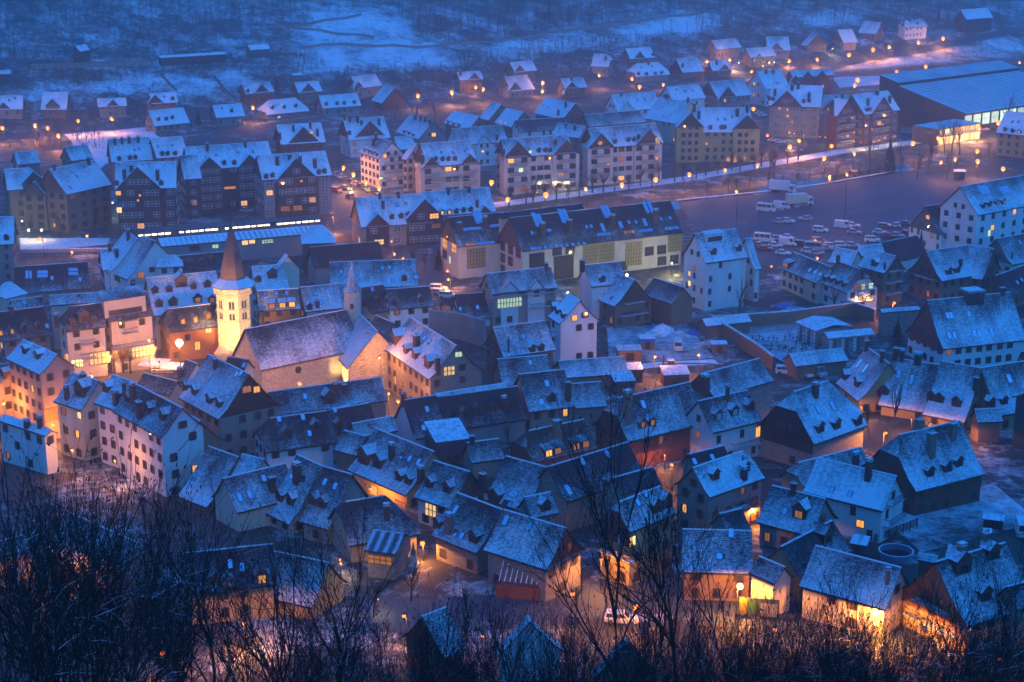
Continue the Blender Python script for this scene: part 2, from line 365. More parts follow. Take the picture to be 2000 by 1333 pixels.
def chimney(root, rinv, M, w, h, mat, pot=False):
    b = MB(); b.box(-w/2, w/2, -w*.4, w*.4, -1.2, h); b.box(-w/2-.08, w/2+.08, -w*.4-.08, w*.4+.08, h, h+.12, 1, 2)
    if pot:
        for i in (-1, 1): b.box(i*w*.25-.1, i*w*.25+.1, -.1, .1, h+.12, h+.45, 1)
    else:
        b.box(-w/2+.03, -w/2+.12, -w*.35, w*.35, h+.12, h+.35); b.box(w/2-.12, w/2-.03, -w*.35, w*.35, h+.12, h+.35); b.box(-w/2-.1, w/2+.1, -w*.45, w*.45, h+.35, h+.45, 1, 2)
    link('chimney', cached(('chim', round(w, 1), round(h, 1), mat, pot), lambda: b.mesh('chimney', [mat, 'concretecap', 'snow'])), root, rinv @ M)
def dormer(root, rinv, M, w, tp, lit, shed=False, mat='timber', snow=.8, sh=0):
    hw = 1.15*max(1, w/1.5) if not shed else sh or 1.25
    b = MB(); r = MB(); t = .1; ov = .18
    if shed:
        back = (hw+.3)/max(.2, tp-.25)
        b.face([(-w/2, 0, -.3), (w/2, 0, -.3), (w/2, 0, hw), (-w/2, 0, hw)])
        zb = hw+back*.25
        b.face([(-w/2, 0, -.3), (-w/2, 0, hw), (-w/2, back, zb), (-w/2, back, -.3)]); b.face([(w/2, 0, -.3), (w/2, back, -.3), (w/2, back, zb), (w/2, 0, hw)])
        pl = [(-w/2-ov, -ov, hw-.02), (w/2+ov, -ov, hw-.02), (w/2+ov, back, zb+.05), (-w/2-ov, back, zb+.05)]
        thick(r, [[(p[0], p[1], p[2]+t) for p in pl]], t, [[(p[0], p[1]) for p in pl]])
    else:
        hp = hw+w*.42; back = hp/tp; be = hw/tp
        b.face([(-w/2, 0, -.3), (w/2, 0, -.3), (w/2, 0, hw), (0, 0, hp), (-w/2, 0, hw)])
        b.face([(-w/2, 0, -.3), (-w/2, 0, hw), (-w/2, be, hw), (-w/2, 0, -.3)][:3]); b.face([(-w/2, 0, -.3), (-w/2, 0, hw), (-w/2, be+.3, hw), (-w/2, 0.2, -.3)]); b.face([(w/2, 0, -.3), (w/2, .2, -.3), (w/2, be+.3, hw), (w/2, 0, hw)])
        e = w/2+ov; ze = hw-.84*ov
        for s in (-1, 1):
            pl = [(0, -ov, hp), (0, back+.2, hp), (s*e, be+.2, ze), (s*e, -ov, ze)]
            if s > 0: pl = pl[::-1]
            thick(r, [[(p[0], p[1], p[2]+t) for p in pl]], t, [[(p[1], abs(p[0])*1.3) for p in pl]])
    o = link('dormer', cached(('dorm', round(w, 1), round(tp, 2), shed, mat, sh), lambda: b.mesh('dormer', [mat])), root, rinv @ M)
    link('dormer_roof', cached(('dormr', round(w, 1), round(tp, 2), shed, sh), lambda: r.mesh('dormer_roof', ['slate_snow', 'darkwood'])), o, snow=snow)
    ww = w*.55 if not shed else w*.8; hh = min(1.05, hw*.8)
    b2 = MB(); b2.box(-ww/2, ww/2, -.05, .02, 0, hh); b2.box(-.03, .03, -.08, 0, 0, hh, 1)
    for s in (-1, 1): b2.box(s*ww/2-.04, s*ww/2+.04, -.08, 0, -.04, hh+.04, 1)
    b2.box(-ww/2, ww/2, -.08, 0, hh, hh+.06, 1); b2.box(-ww/2, ww/2, -.1, 0, -.06, 0, 1)
    link('dormer_window', cached(('dormw', round(w, 1), shed, lit), lambda: b2.mesh('dormer_window', [lit or 'glass', 'frame'])), o, Matrix.Translation((0, 0, .15)))

def body(root, rinv, fr, wall, snow, hp=(0, 0), gm=None, flare=True, roofm='slate_snow', ov=None, big=False, wtop=None):
    """walls and roof for one gabled volume"""
    if fr.swap: hp = hp[::-1]
    W, L, H, He = fr.W, fr.L, fr.H, fr.He; dh = H-He
    ov = min(.55, W*.06) if ov is None else ov
    k = .70; kz = .78 if flare else .70
    if max(hp) > .65: flare = False; kz = k
    def rz(y):
        a = abs(y)/(W/2)
        return H-dh*(kz/k*a if a < k else kz+(1-kz)*(a-k)/(1-k))
    ins = [f*W/2*.85 for f in hp]; x0, x1 = -L/2, L/2; e0, e1 = x0-ins[0], x1+ins[1]
    fr.e0, fr.e1 = e0, e1; fr.rz = rz; fr.slope = kz*dh/(k*W/2)
    r = MB(); polys = []; uvs = []
    def hipz(f): return rz(f*W/2)
    for s in (-1, 1):
        up = [(x0, 0, H), (x1, 0, H)]
        if hp[1] > 0: up.append((e1, s*hp[1]*W/2, hipz(hp[1])))
        if hp[1] < k: up.append((e1, s*k*W/2, rz(k*W/2)))
        lo_a = (e1, s*W/2, He); lo_b = (e0, s*W/2, He)
        full = max(hp) > .65
        if full:
            pl = [(x0, 0, H), (x1, 0, H)]
            if 0 < hp[1] < 1: pl.append((e1, s*hp[1]*W/2, hipz(hp[1])))
            pl += [lo_a, lo_b]
            if 0 < hp[0] < 1: pl.append((e0, s*hp[0]*W/2, hipz(hp[0])))
            pls = [pl]
        else:
            up.append((e0, s*k*W/2, rz(k*W/2)))
            if hp[0] > 0: up.append((e0, s*hp[0]*W/2, hipz(hp[0])))
            pls = [up, [(e1, s*k*W/2, rz(k*W/2)), lo_a, lo_b, (e0, s*k*W/2, rz(k*W/2))]]
        for pl in pls:
            if s > 0: pl = pl
            else: pl = pl[::-1]
            # orientation: want upward normals
            a, b2, c2 = Vector(pl[0]), Vector(pl[1]), Vector(pl[2])
            if (b2-a).cross(c2-b2).z < 0: pl = pl[::-1]
            polys.append(pl); uvs.append([(p[0], abs(p[1])*math.hypot(1, dh/(W/2))) for p in pl])
    for (f, xr, xe) in ((hp[0], x0, e0), (hp[1], x1, e1)):
        if f > 0:
            pl = [(xr, 0, H), (xe, f*W/2, hipz(f)), (xe, -f*W/2, hipz(f))]
            a, b2, c2 = Vector(pl[0]), Vector(pl[1]), Vector(pl[2])
            if (b2-a).cross(c2-b2).z < 0: pl = pl[::-1]
            polys.append(pl); uvs.append([(p[1], (H-p[2])*1.4) for p in pl])
    thick(r, polys, .2 if not big else .3, uvs)
    ro = link('roof', r.mesh('roof', [roofm, 'darkwood']), root, rinv @ fr.M, snow=snow)
    occlude(r.v, r.f, fr.M)
    # ridge capping
    rb = MB(); rb.box(x0+.05, x1-.05, -.13, .13, H-.06, H+.07, 0); link('ridge_cap', rb.mesh('ridge_cap', ['slate_snow']), ro, snow=min(1, snow+.35))
    if fr.O.y < 430 and L > 3:
        for s_ in (-1, 1):
            gb_ = MB(); gb_.box(e0+.05, e1-.05, s_*(W/2+.02)-.09, s_*(W/2+.02)+.09, He-.26, He-.12); link('gutter', gb_.mesh('gutter', ['iron']), root, rinv @ fr.M)
    # walls
    wy = W/2-ov; vo = max(.35, ov*.8); ww = MB(); wx0, wx1 = e0+vo, e1-vo; z0 = -4
    fr.wy, fr.wx0, fr.wx1 = wy, wx0, wx1; fr.hw = rz(wy)-.22
    def prof(f):
        yf = max(.01, f*W/2-(ov if f > .9 else 0)); yf = min(yf, wy-.02); ky = max(min(k*W/2, wy-.01), yf)
        return [(-wy, z0), (-wy, rz(wy)-.22), (-ky, rz(ky)-.22), (-yf, rz(yf)-.22), (yf, rz(yf)-.22), (ky, rz(ky)-.22), (wy, rz(wy)-.22), (wy, z0)]
    a, b = [(wx0, *p) for p in prof(hp[0])], [(wx1, *p) for p in prof(hp[1])]
    for i in range(7): ww.face([a[i], a[i+1], b[i+1], b[i]][::-1], 0)
    ww.face(a, 0); ww.face(b[::-1], 0)
    link('wall', ww.mesh('wall', [wall]), root, rinv @ fr.M); occlude(ww.v, ww.f, fr.M)
    # plinth under the plaster and boarded gables
    if gm:
        for xx, f, s in ((wx0, hp[0], -1), (wx1, hp[1], 1)):
            pr = prof(f); gb = MB(); q = xx+s*.07
            zt = fr.hw-.3 if wtop is None else fr.hw-wtop
            pts = [(q, -wy-.03, zt)]+[(q, p[0], p[1]-.02) for p in pr[1:7]]+[(q, wy+.03, zt)]
            gb.face(pts if s < 0 else pts[::-1]); 
            gb.face([(xx, -wy-.03, zt), (q, -wy-.03, zt), (q, wy+.03, zt), (xx, wy+.03, zt)] if s > 0 else [(xx, wy+.03, zt), (q, wy+.03, zt), (q, -wy-.03, zt), (xx, -wy-.03, zt)])
            link('gable_boarding', gb.mesh('gable_boarding', [gm]), root, rinv @ fr.M)
    return ro

SIDES = ('front', 'right', 'back', 'left')
def side_frame(fr, k):
    """matrix of wall side k (x along wall, -y outward) and its length, height"""
    if k == 0: return fr.M @ TR((fr.wx0+fr.wx1)/2, -fr.wy, 0), fr.wx1-fr.wx0
    if k == 1: return fr.M @ TR(fr.wx1, 0, 0, R(90)), 2*fr.wy
    if k == 2: return fr.M @ TR((fr.wx0+fr.wx1)/2, fr.wy, 0, R(180)), fr.wx1-fr.wx0
    return fr.M @ TR(fr.wx0, 0, 0, R(-90)), 2*fr.wy
def facing(M):
    n = M.to_3x3() @ Vector((0, -1, 0)); p = M.to_translation(); return n.dot((CAM-p).normalized())

def auto_windows(root, fr, nw, kind, wp, lits, ww=.95, wh=1.3, litp=.05, gable=True, dim=.06, sub=2.9, bay=2.5):
    n = max(1, round(fr.hw/sub)); fh = fr.hw/n
    for k in range(4):
        M, L = side_frame(fr, k)
        if facing(M) < .05: continue
        nb = max(1, int(L/bay)); sp = L/nb
        for j in range(n):
            for i in range(nb):
                if rnd.random() > wp: continue
                x = -L/2+sp*(i+.5)+rnd.uniform(-.12, .12); z = j*fh+min(.95, fh-wh-.3)
                r = rnd.random(); lit = 'lit' if r < litp else 'litdim' if r < litp+dim else None
                PEND.append((root, M @ Matrix.Translation((x, 0, z)), ww, wh, kind, lit, lits))
        if gable and k in (1, 3) and fr.H-fr.He > 3 and rnd.random() < .8:
            z = fr.hw+.5
            if fr.W > 9:
                for s in (-1, 1): PEND.append((root, M @ Matrix.Translation((s*1.3, -.07, z)), .9, 1.15, 'plain' if kind[:4] == 'grid' else kind, None, lits))
            else: PEND.append((root, M @ Matrix.Translation((0, -.07, z)), .9, 1.1, 'plain' if kind[:4] == 'grid' else kind, None, lits))

ROOTS = {}; vr = random.Random(5)
def B(label, c, x1, y1, x2, y2, ex, ey, H, w='cream', pt=45, name='house', cat='house', sn=.55, hp=(0, 0), gm=None, d=(), sk=(), ch=(), xg=(), lit=(), bal=(), gb=0,
      wp=.7, kind='shut', ww=.78, wh=1.32, litp=.03, wings=(), roofm='slate_snow', flare=True, group=None, dw=1.25, dm='timber', cm='chimneystone', nw=1, xm=None, big=False, ov=None, rail='darkwood', sub=2.9, bay=2.5, dl=None, shed=(), sl='skyglass', dim=.05, wtop=None):
    fr = frame(c, x1, y1, x2, y2, ex, ey, H, pt)
    root = thing(name, label, cat, fr.M, group); rinv = fr.M.inverted(); root['_i'] = 1; del root['_i']
    sn = max(.0, sn+vr.uniform(-.12, .09)) if sn > .25 else sn
    LOG.append((label[:46], round(fr.O.y), 'L%.1f W%.1f H%.1f He%.1f' % (fr.L, fr.W, fr.H, fr.He)))
    body(root, rinv, fr, w, sn, hp, gm, flare, roofm, ov, big, wtop)
    frs = [fr]
    for wg in wings:
        f2 = frame(c, *wg[:6], wg[6], wg[7] if len(wg) > 7 else pt); frs.append(f2)
        body(root, rinv, f2, w, sn, wg[8] if len(wg) > 8 else (0, 0), gm, flare, roofm, ov, big, wtop)
        if nw: auto_windows(root, f2, nw, kind, wp, root.name, ww, wh, litp, dim=dim, sub=sub, bay=bay)
    if nw: auto_windows(root, fr, nw, kind, wp, root.name, ww, wh, litp, dim=dim, sub=sub, bay=bay)
    tp = fr.slope
    def onroof(x, y, up):
        best = None
        for f in frs:
            o, dd = local_ray(f, c, x, y); W2 = f.W/2
            for s in (-1, 1):
                # plane z = H - slope*|y| + up, side s
                den = dd.z + f.slope*s*dd.y
                if abs(den) < 1e-6: continue
                t = (f.H+up-o.z-f.slope*s*o.y)/den
                q = o+dd*t
                if t > 0 and -0.6 <= s*q.y <= W2*1.02 and f.e0-1 < q.x < f.e1+1 and (best is None or t < best[0]): best = (t, f, s, q)
        return best
    for it in d:
        h = onroof(it[0], it[1], .75)
        if not h: LOG.append(('   dormer off roof', label[:30], it)); continue
        _, f, s, q = h; y = max(.9, abs(q.y)); wd_ = it[2] if len(it) > 2 and it[2] else dw; lt = it[3] if len(it) > 3 else dl
        dormer(root, rinv, f.M @ TR(q.x, s*y, f.rz(y), 0 if s < 0 else math.pi), wd_, f.slope, lt, False, dm, min(1, sn+.3))
    for it in shed:
        h = onroof(it[0], it[1], .75)
        if not h: continue
        _, f, s, q = h; y = max(.9, abs(q.y)); wd_ = it[2] if len(it) > 2 else 1.5; lt = it[3] if len(it) > 3 else None
        dormer(root, rinv, f.M @ TR(q.x, s*y, f.rz(y), 0 if s < 0 else math.pi), wd_, f.slope, lt, True, it[5] if len(it) > 5 else dm, min(1, sn+.3), it[4] if len(it) > 4 else 0)
    for it in sk:
        h = onroof(it[0], it[1], .06)
        if not h: continue
        _, f, s, q = h; w_ = it[2] if len(it) > 2 else .8; h_ = it[3] if len(it) > 3 else 1.15; mt = it[4] if len(it) > 4 else sl
        b = MB(); b.box(-w_/2, w_/2, -h_/2, h_/2, -.05, .09, 0); b.box(-w_/2+.07, w_/2-.07, -h_/2+.07, h_/2-.07, .05, .11, 1)
        me = cached(('sky', round(w_, 1), round(h_, 1), mt), lambda: b.mesh('skylight', ['iron', mt]))
        link('skylight', me, root, rinv @ f.M @ TR(q.x, q.y, f.rz(q.y)+.02, 0 if s < 0 else math.pi) @ Matrix.Rotation(math.atan(f.slope), 4, 'X'))
    for it in ch:
        h_ = it[2] if len(it) > 2 else 1.5; w_ = it[3] if len(it) > 3 else .8
        h = onroof(it[0], it[1], h_*.5)
        if not h: continue
        _, f, s, q = h; y = abs(q.y)
        chimney(root, rinv, f.M @ TR(q.x, q.y, f.rz(q.y)), w_, h_, cm if cm else 'stone', rnd.random() < .4)
    fronts = []
    for it in xg:
        x, y, gw = it[:3]; pr = it[3] if len(it) > 3 else .5
        o, dd = local_ray(fr, c, x, y); t = (-fr.wy-pr-o.y)/dd.y; q = o+dd*t
        zp = min(q.z, fr.H-.15); tpx = max(.8, min(1.25, fr.slope)); ze = zp-gw/2*tpx; yb = -fr.wy-pr
        gwl = MB(); hw_ = gw/2-.35
        pts = [(-hw_, -4), (hw_, -4), (hw_, zp-hw_*tpx-.2), (0, zp-.2), (-hw_, zp-hw_*tpx-.2)]
        A_ = [(q.x+p[0], yb, p[1]) for p in pts]; C_ = [(q.x+p[0], -fr.wy*.35, p[1]) for p in pts]
        gwl.face(A_)
        for i in range(5): gwl.face([A_[i], A_[(i+1) % 5], C_[(i+1) % 5], C_[i]][::-1])
        link('gable_wall', gwl.mesh('gable_wall', [xm or w]), root, rinv @ fr.M); occlude(gwl.v, gwl.f, fr.M)
        if gm and not xm:
            gbm = MB(); zt = max(zp-hw_*tpx-.3, fr.hw-.6) if wtop is None else fr.hw-wtop
            hb = min(hw_, (zp-.2-zt)/tpx)
            gbm.face([(q.x-hw_, yb-.06, zt), (q.x+hw_, yb-.06, zt), (q.x+hw_, yb-.06, max(zt, zp-hw_*tpx-.2)), (q.x, yb-.06, zp-.22), (q.x-hw_, yb-.06, max(zt, zp-hw_*tpx-.2))] if hw_*tpx+.2 < zp-zt else [(q.x-hb, yb-.06, zt), (q.x+hb, yb-.06, zt), (q.x, yb-.06, zp-.22)])
            link('gable_boarding', gbm.mesh('gable_boarding', [gm]), root, rinv @ fr.M)
        rr = MB(); pls = []; us = []
        yr = lambda z: -max(0, (fr.H-z)/fr.slope)
        for s in (-1, 1):
            pl = [(q.x, yb-.4, zp), (q.x, min(-.05, yr(zp)+.3), zp), (q.x+s*gw/2, min(-.1, yr(ze)+.3), ze), (q.x+s*gw/2, yb-.4, ze)]
            a, b2, c2 = map(Vector, pl[:3])
            if (b2-a).cross(c2-b2).z < 0: pl = pl[::-1]
            pls.append(pl); us.append([(p[1], abs(p[0]-q.x)*1.4) for p in pl])
        thick(rr, pls, .18, us); link('gable_roof', rr.mesh('gable_roof', [roofm, 'darkwood']), root, rinv @ fr.M, snow=min(1, sn+.1)); occlude(rr.v, rr.f, fr.M)
        Mx = fr.M @ TR(q.x, yb, 0); fronts.append((Mx, gw-.7, zp))
        if nw:
            n = max(1, round(fr.hw/sub)); fh = fr.hw/n; nb = max(1, int((gw-1)/2.4))
            for j in range(n+1):
                for i in range(nb):
                    xx = (i-(nb-1)/2)*2.3; z = j*fh+min(.95, fh-wh-.3)
                    if z+wh > zp-abs(xx)*tpx-1.2 or rnd.random() > max(.8, wp): continue
                    PEND.append((root, Mx @ Matrix.Translation((xx, -.06, z)), max(ww, 1.5) if kind[:4] == 'grid' else ww, wh, kind, 'lit' if rnd.random() < litp else None, root.name))
            if rail and gb:
                for j in range(1, n+1):
                    if j*fh < zp-2.6: add_balcony(root, rinv, Mx @ Matrix.Translation((0, 0, j*fh+.02)), min(gw*.6, gw-1.6), rail)
    def onwall(x, y):
        best = None
        for f in frs:
            for k in range(4):
                M, L = side_frame(f, k)
                if facing(M) < .02: continue
                I = M.inverted(); o = I @ CAM; dd = I.to_3x3() @ ray(*P(c, x, y)); t = -o.y/dd.y; q = o+dd*t
                if abs(q.x) < L/2-.2 and -1 < q.z < (f.hw-.3 if k in (0, 2) else f.H-1) and (best is None or t < best[0]): best = (t, M @ Matrix.Translation((q.x, -.08, q.z)), k, f)
        for (Mx, gw, zp) in fronts:
            I = Mx.inverted(); o = I @ CAM; dd = I.to_3x3() @ ray(*P(c, x, y)); t = -o.y/dd.y; q = o+dd*t
            if abs(q.x) < gw/2 and -1 < q.z < zp-.5 and (best is None or t < best[0]+1.5): best = (t, Mx @ Matrix.Translation((q.x, -.08, q.z)), 9, fr)
        return best
    for it in lit:
        h = onwall(it[0], it[1])
        if not h: LOG.append(('   lit off wall', label[:30], it)); continue
        w_ = it[2] if len(it) > 2 else 1.0; h_ = it[3] if len(it) > 3 else 1.3; mt = it[4] if len(it) > 4 else 'lit'
        PEND.append((root, h[1] @ Matrix.Translation((0, 0, -h_/2)), w_, h_, 'grid' if w_ > 1.6 else 'plain', mt, root.name, 1))
    for it in bal:
        h = onwall(it[0], it[1])
        if h: add_balcony(root, rinv, h[1] @ Matrix.Translation((0, .06, 0)), it[2], rail)
    if gb:
        for f in frs:
            for k in (1, 3):
                M, L = side_frame(f, k)
                if facing(M) < .15: continue
                n = max(1, round(f.hw/sub)); fh = f.hw/n
                for j in range(1, n+1):
                    if j*fh < f.H-3.2: add_balcony(root, rinv, M @ Matrix.Translation((0, -.03, j*fh+.02)), L*.72 if j < n else L*.5, rail)
    ROOTS[label] = (root, fr)
    return root, fr
# ---------------------------------------------------------------- ground
FIELDS = ([(590,18),(752,12),(850,95),(598,98)], [(585,104),(850,98),(945,124),(585,148)], [(930,96),(1392,24),(1392,60),(955,112)],
          [(203,148),(312,145),(337,176),(217,184)], [(318,145),(415,152),(452,200),(352,196)], [(1300,28),(1372,30),(1394,46),(1300,62)],
          [(430,142),(524,140),(500,160),(440,168)], [(1640,128),(2010,64),(2010,108),(1625,141)], [(20,168),(190,160),(196,186),(30,188)], [(1560,24),(1660,18),(1690,42),(1570,50)])
def inpoly(x, y, Q):
    c = False
    for i in range(len(Q)):
        (x0, y0), (x1, y1) = Q[i], Q[i-1]
        if (y0 > y) != (y1 > y) and x < (x1-x0)*(y-y0)/(y1-y0)+x0: c = not c
    return c
def terrain():
    xs = [-640+i*8 for i in range(196)]; ys = [-60+j*8 for j in range(190)]
    v = [(x, y, g(x, y)) for y in ys for x in xs]; n = len(xs)
    f = [(j*n+i, j*n+i+1, (j+1)*n+i+1, (j+1)*n+i) for j in range(len(ys)-1) for i in range(n-1)]
    me = bpy.data.meshes.new('ground'); me.from_pydata(v, [], f); me.materials.append(MT['ground'])
    W3 = [[tuple(unp(*p)[:2]) for p in q] for q in FIELDS]; at = me.attributes.new('field', 'FLOAT', 'POINT')
    at.data.foreach_set('value', [sum(inpoly(p[0]+a, p[1]+b, q) for a, b in ((0, 0), (5, 3), (-5, -3), (3, -6), (-3, 6)) for q in W3)/5 if p[1] > 600 else 0.0 for p in v])
    me.polygons.foreach_set('use_smooth', [True]*len(f)); link('ground', me, kind='structure')
    occlude(v, f, Matrix())
terrain()
def sheet(name, q, mat, off=.12, nu=14, nv=8, wob=0, **kw):
    """a draped sheet over a quad given in photo pixels"""
    A, B_, C, D_ = [unp(*p) for p in q]; v = []; f = []
    for j in range(nv+1):
        for i in range(nu+1):
            a = A.lerp(B_, i/nu); b = D_.lerp(C, i/nu); p = a.lerp(b, j/nv)
            wx = wob*(math.sin(i*1.9+j*.7+q[0][0])+.6*math.sin(i*4.3+j*2.9)); wy = wob*(math.sin(j*2.3+i*.9+q[0][1])+.6*math.sin(j*4.1-i*3.1))
            v.append((p.x+wx, p.y+wy, g(p.x+wx, p.y+wy)+off))
    for j in range(nv):
        for i in range(nu): f.append((j*(nu+1)+i, j*(nu+1)+i+1, (j+1)*(nu+1)+i+1, (j+1)*(nu+1)+i))
    me = bpy.data.meshes.new(name); me.from_pydata(v, [], f); me.materials.append(MT[mat])
    return link(name, me, kind='structure', **kw)
def strip(name, pts, w, mat, off=.06, world=False, kind='structure', edge=False):
    P3 = [p if world else unp(*p) for p in pts]; Q = []
    for a, b in zip(P3, P3[1:]):
        n = max(1, int((b-a).length/6)); Q += [a.lerp(b, i/n) for i in range(n)]
    Q.append(P3[-1]); v = []; f = []
    for i, p in enumerate(Q):
        d = Q[min(i+1, len(Q)-1)]-Q[max(i-1, 0)]; s = Vector((-d.y, d.x, 0)).normalized()*w/2
        for sg in (1, 0, -1): t = p+s*sg; v.append((t.x, t.y, g(t.x, t.y)+off))
    for i in range(len(Q)-1):
        for k in (0, 1): f.append((i*3+k, i*3+k+1, i*3+4+k, i*3+3+k))
    me = bpy.data.meshes.new(name); me.from_pydata(v, [], f); me.materials.append(MT[mat])
    return link(name, me, kind=kind)
def polysheet(name, pts, mat, off=.05):
    v = [unp(*p) for p in pts]; me = bpy.data.meshes.new(name)
    me.from_pydata([(p.x, p.y, g(p.x, p.y)+off) for p in v], [], [list(range(len(v)))[::-1]]); me.materials.append(MT[mat]); me.validate()
    return link(name, me, kind='structure')
lot = polysheet('car_park', [(1321,396),(1510,377),(1605,364),(1755,338),(1860,340),(1995,345),(1995,425),(1800,475),(1600,520),(1460,520),(1380,470)], 'asphalt', .06)
# painted bays
for q, (x0, y0, x1, y1, n, dx, dy) in enumerate(((1590,424,1612,452,15,12.5,-2.1), (1585,462,1570,448,10,13,2.0))):
    a0 = unp(x0, y0); a1 = unp(1575+1.0, 447)
    d1 = (unp(x0+dx, y0+dy)-a0).normalized(); d2 = Vector((-d1.y, d1.x, 0))*(-1 if q == 0 else 1)
    for i in range(n):
        b = MB(); p = a0+d1*(2.6*i); e = p+d2*4.8; s = d1*.07
        b.face([(p.x-s.x, p.y-s.y, .075), (p.x+s.x, p.y+s.y, .075), (e.x+s.x, e.y+s.y, .075), (e.x-s.x, e.y-s.y, .075)])
        link('bay_line', b.mesh('bay_line', ['paint']), lot)
sheet('river', [(1200,412),(1760,322),(1790,332),(1230,425)], 'water', .05, 30, 2)
strip('snowy_walkway', [(880,412),(1000,397),(1340,350),(1500,322),(1640,297),(1740,285),(1900,262)], 7, 'snowwalk', .10)
strip('river_road', [(640,440),(800,408),(960,378),(1140,352),(1300,335),(1480,305),(1640,272),(1780,250),(1990,240)], 8, 'asphalt', .09)
strip('river_bank', [(1321,392),(1510,373),(1605,360),(1755,334)], 1.4, 'snowwalk', .16)
sheet('snowy_bank', [(38,466),(215,466),(208,488),(40,488)], 'snowwalk', .10, 8, 3)
strip('river_street', [(20,500),(120,492),(240,482),(420,470)], 7, 'asphalt', .11)
strip('car_street', [(640,335),(668,360),(682,385),(655,425),(640,450)], 13, 'asphalt', .13)
strip('hill_road', [(-60,276),(0,270),(110,262),(220,252),(300,246),(420,240)], 6, 'asphalt', .16)
strip('hill_road', [(760,210),(800,204),(860,198),(960,191),(1050,181),(1180,166),(1300,156)], 6, 'asphalt', .16)
strip('hill_road', [(1560,140),(1640,128),(1700,114),(1800,98),(1900,76),(2030,52)], 6, 'asphalt', .16)
strip('station_road', [(560,440),(700,455),(760,480),(830,520),(860,560)], 7, 'asphalt', .12)
strip('church_lane', [(770,760),(764,800),(762,830),(800,870)], 5, 'asphalt', .06)
sheet('church_square', [(200,690),(440,675),(430,745),(215,760)], 'asphalt', .06, 8, 4)
strip('lower_street', [(700,1200),(860,1205),(1040,1190),(1200,1170),(1290,1165),(1450,1190),(1560,1200),(1800,1230)], 12, 'asphalt', .08)
strip('yard_road', [(1200,722),(1290,713),(1400,708)], 4, 'snowwalk', .09)
sheet('builders_yard', [(1185,640),(1340,632),(1395,700),(1190,712)], 'yard', .05, 8, 5)
sheet('churchyard_ground', [(1395,640),(1500,625),(1700,655),(1560,720)], 'yard', .06, 8, 6)
sheet('garden', [(1720,1010),(1940,945),(2030,1020),(1800,1080)], 'yard', .07, 8, 6)
sheet('embankment', [(120,262),(290,250),(330,290),(180,330)], 'meadow', .15, 12, 8, wob=1.2)
sheet('sports_pitch', [(1625,152),(1728,148),(1730,165),(1640,172)], 'snowwalk', .08, 4, 3)
# field walls on the hillside
def wall_line(label, pts, h=.95, w=.45, mat='stone', name='field_wall', cap='darkwood', group=None, world=False):
    P3 = [p if world else unp(*p) for p in pts]; o = P3[0]; M = Matrix.Translation(o); r = thing(name, label, 'wall', M, group)
    b = MB(); c = MB(); Q = []
    for a, e in zip(P3, P3[1:]):
        n = max(1, int((e-a).length/7)); Q += [a.lerp(e, i/n) for i in range(n)]
    Q.append(P3[-1])
    for i in range(len(Q)-1):
        p, q = Q[i], Q[i+1]; d = (q-p); s = Vector((-d.y, d.x, 0)).normalized()*w/2
        def ring(t, z, k): 
            zz = g(t.x, t.y)+z; return [(t.x+s.x*k-o.x, t.y+s.y*k-o.y, zz-o.z), (t.x-s.x*k-o.x, t.y-s.y*k-o.y, zz-o.z)]
        for m_, z0, z1, k in ((b, -.5, h, 1), (c, h, h+.14, 1.25)):
            A0, A1, B0, B1 = ring(p, z0, k), ring(p, z1, k), ring(q, z0, k), ring(q, z1, k)
            m_.hexa([A0[1], B0[1], B0[0], A0[0], A1[1], B1[1], B1[0], A1[0]])
    link('masonry', b.mesh('masonry', [mat]), r); link('snow_cap', c.mesh('snow_cap', [cap]), r)
    return r
wall_line('dry stone wall crossing the upper left snowfield', [(520,54),(560,52),(600,50),(640,41),(675,38),(705,31)])
wall_line('second field wall running below the upper snowfield wall', [(545,50),(580,58),(620,61),(660,69),(700,70),(730,76)])
wall_line('long dark field wall under the central snowfields', [(585,97),(630,90),(680,89),(730,93),(770,91),(815,95),(860,92),(910,85),(960,84),(1010,77),(1060,68)])
wall_line('field wall climbing right along the lit meadow', [(1065,66),(1110,63),(1180,50),(1240,46),(1300,35),(1350,31),(1392,22)])
wall_line('stone wall dividing the two left paddocks', [(312,146),(330,165),(345,180)])
wall_line('stone wall right of the larger left paddock', [(417,152),(440,180),(462,200)])
wall_line('retaining wall along the foot of the left wood', [(60,135),(180,132),(290,128)], 2.2)
# ---------------------------------------------------------------- far hill houses (upper edge of town)
FAR = dict(ov=.85, name='chalet', cat='house', sn=.8, wp=.55, kind='plain', flare=False, group='chalets along the hill road')
B('snowy chalet cut by the left edge on the hill road', 1, -60,537, 130,533, 135,610, 7, 'pink', gm='timber', xg=[(18,572,6)], sk=[(85,548),(50,560)], **FAR)
B('chalet with low carport roof second from left on hill road', 1, 237,515, 382,514, 392,612, 8, 'tan', gm='timber', xg=[(290,552,6)], lit=[(405,628,.8,.8)], **FAR)
B('chalet with broad central gable above two orange lamps', 1, 540,553, 702,546, 706,592, 7, 'pink', gm='timber', xg=[(625,533,8)], **FAR)
B('chalet with brown gable at left end below the open fields', 1, 830,522, 978,513, 992,572, 8, 'orange', gm='redwood', xg=[(862,528,7)], d=[(963,550)], sk=[(915,540)], **FAR)
B('long snowy roofed house with three dormers behind the left apartment blocks', 1, 825,619, 1022,600, 1037,688, 8, 'grey', d=[(885,665),(928,663),(962,655)], **FAR)
B('two storey chalet with single dormer and side lean-to in left fields', 1, 1183,588, 1345,577, 1368,648, 8, 'grey', d=[(1292,618)], sk=[(1238,605)], **FAR)
B('red-brown gabled chalet with lamp beneath it at the field edge', 1, 1345,470, 1505,456, 1395,525, 8, 'redplaster', gm='redwood', xg=[(1455,455,9)], d=[(1382,508)], **FAR)
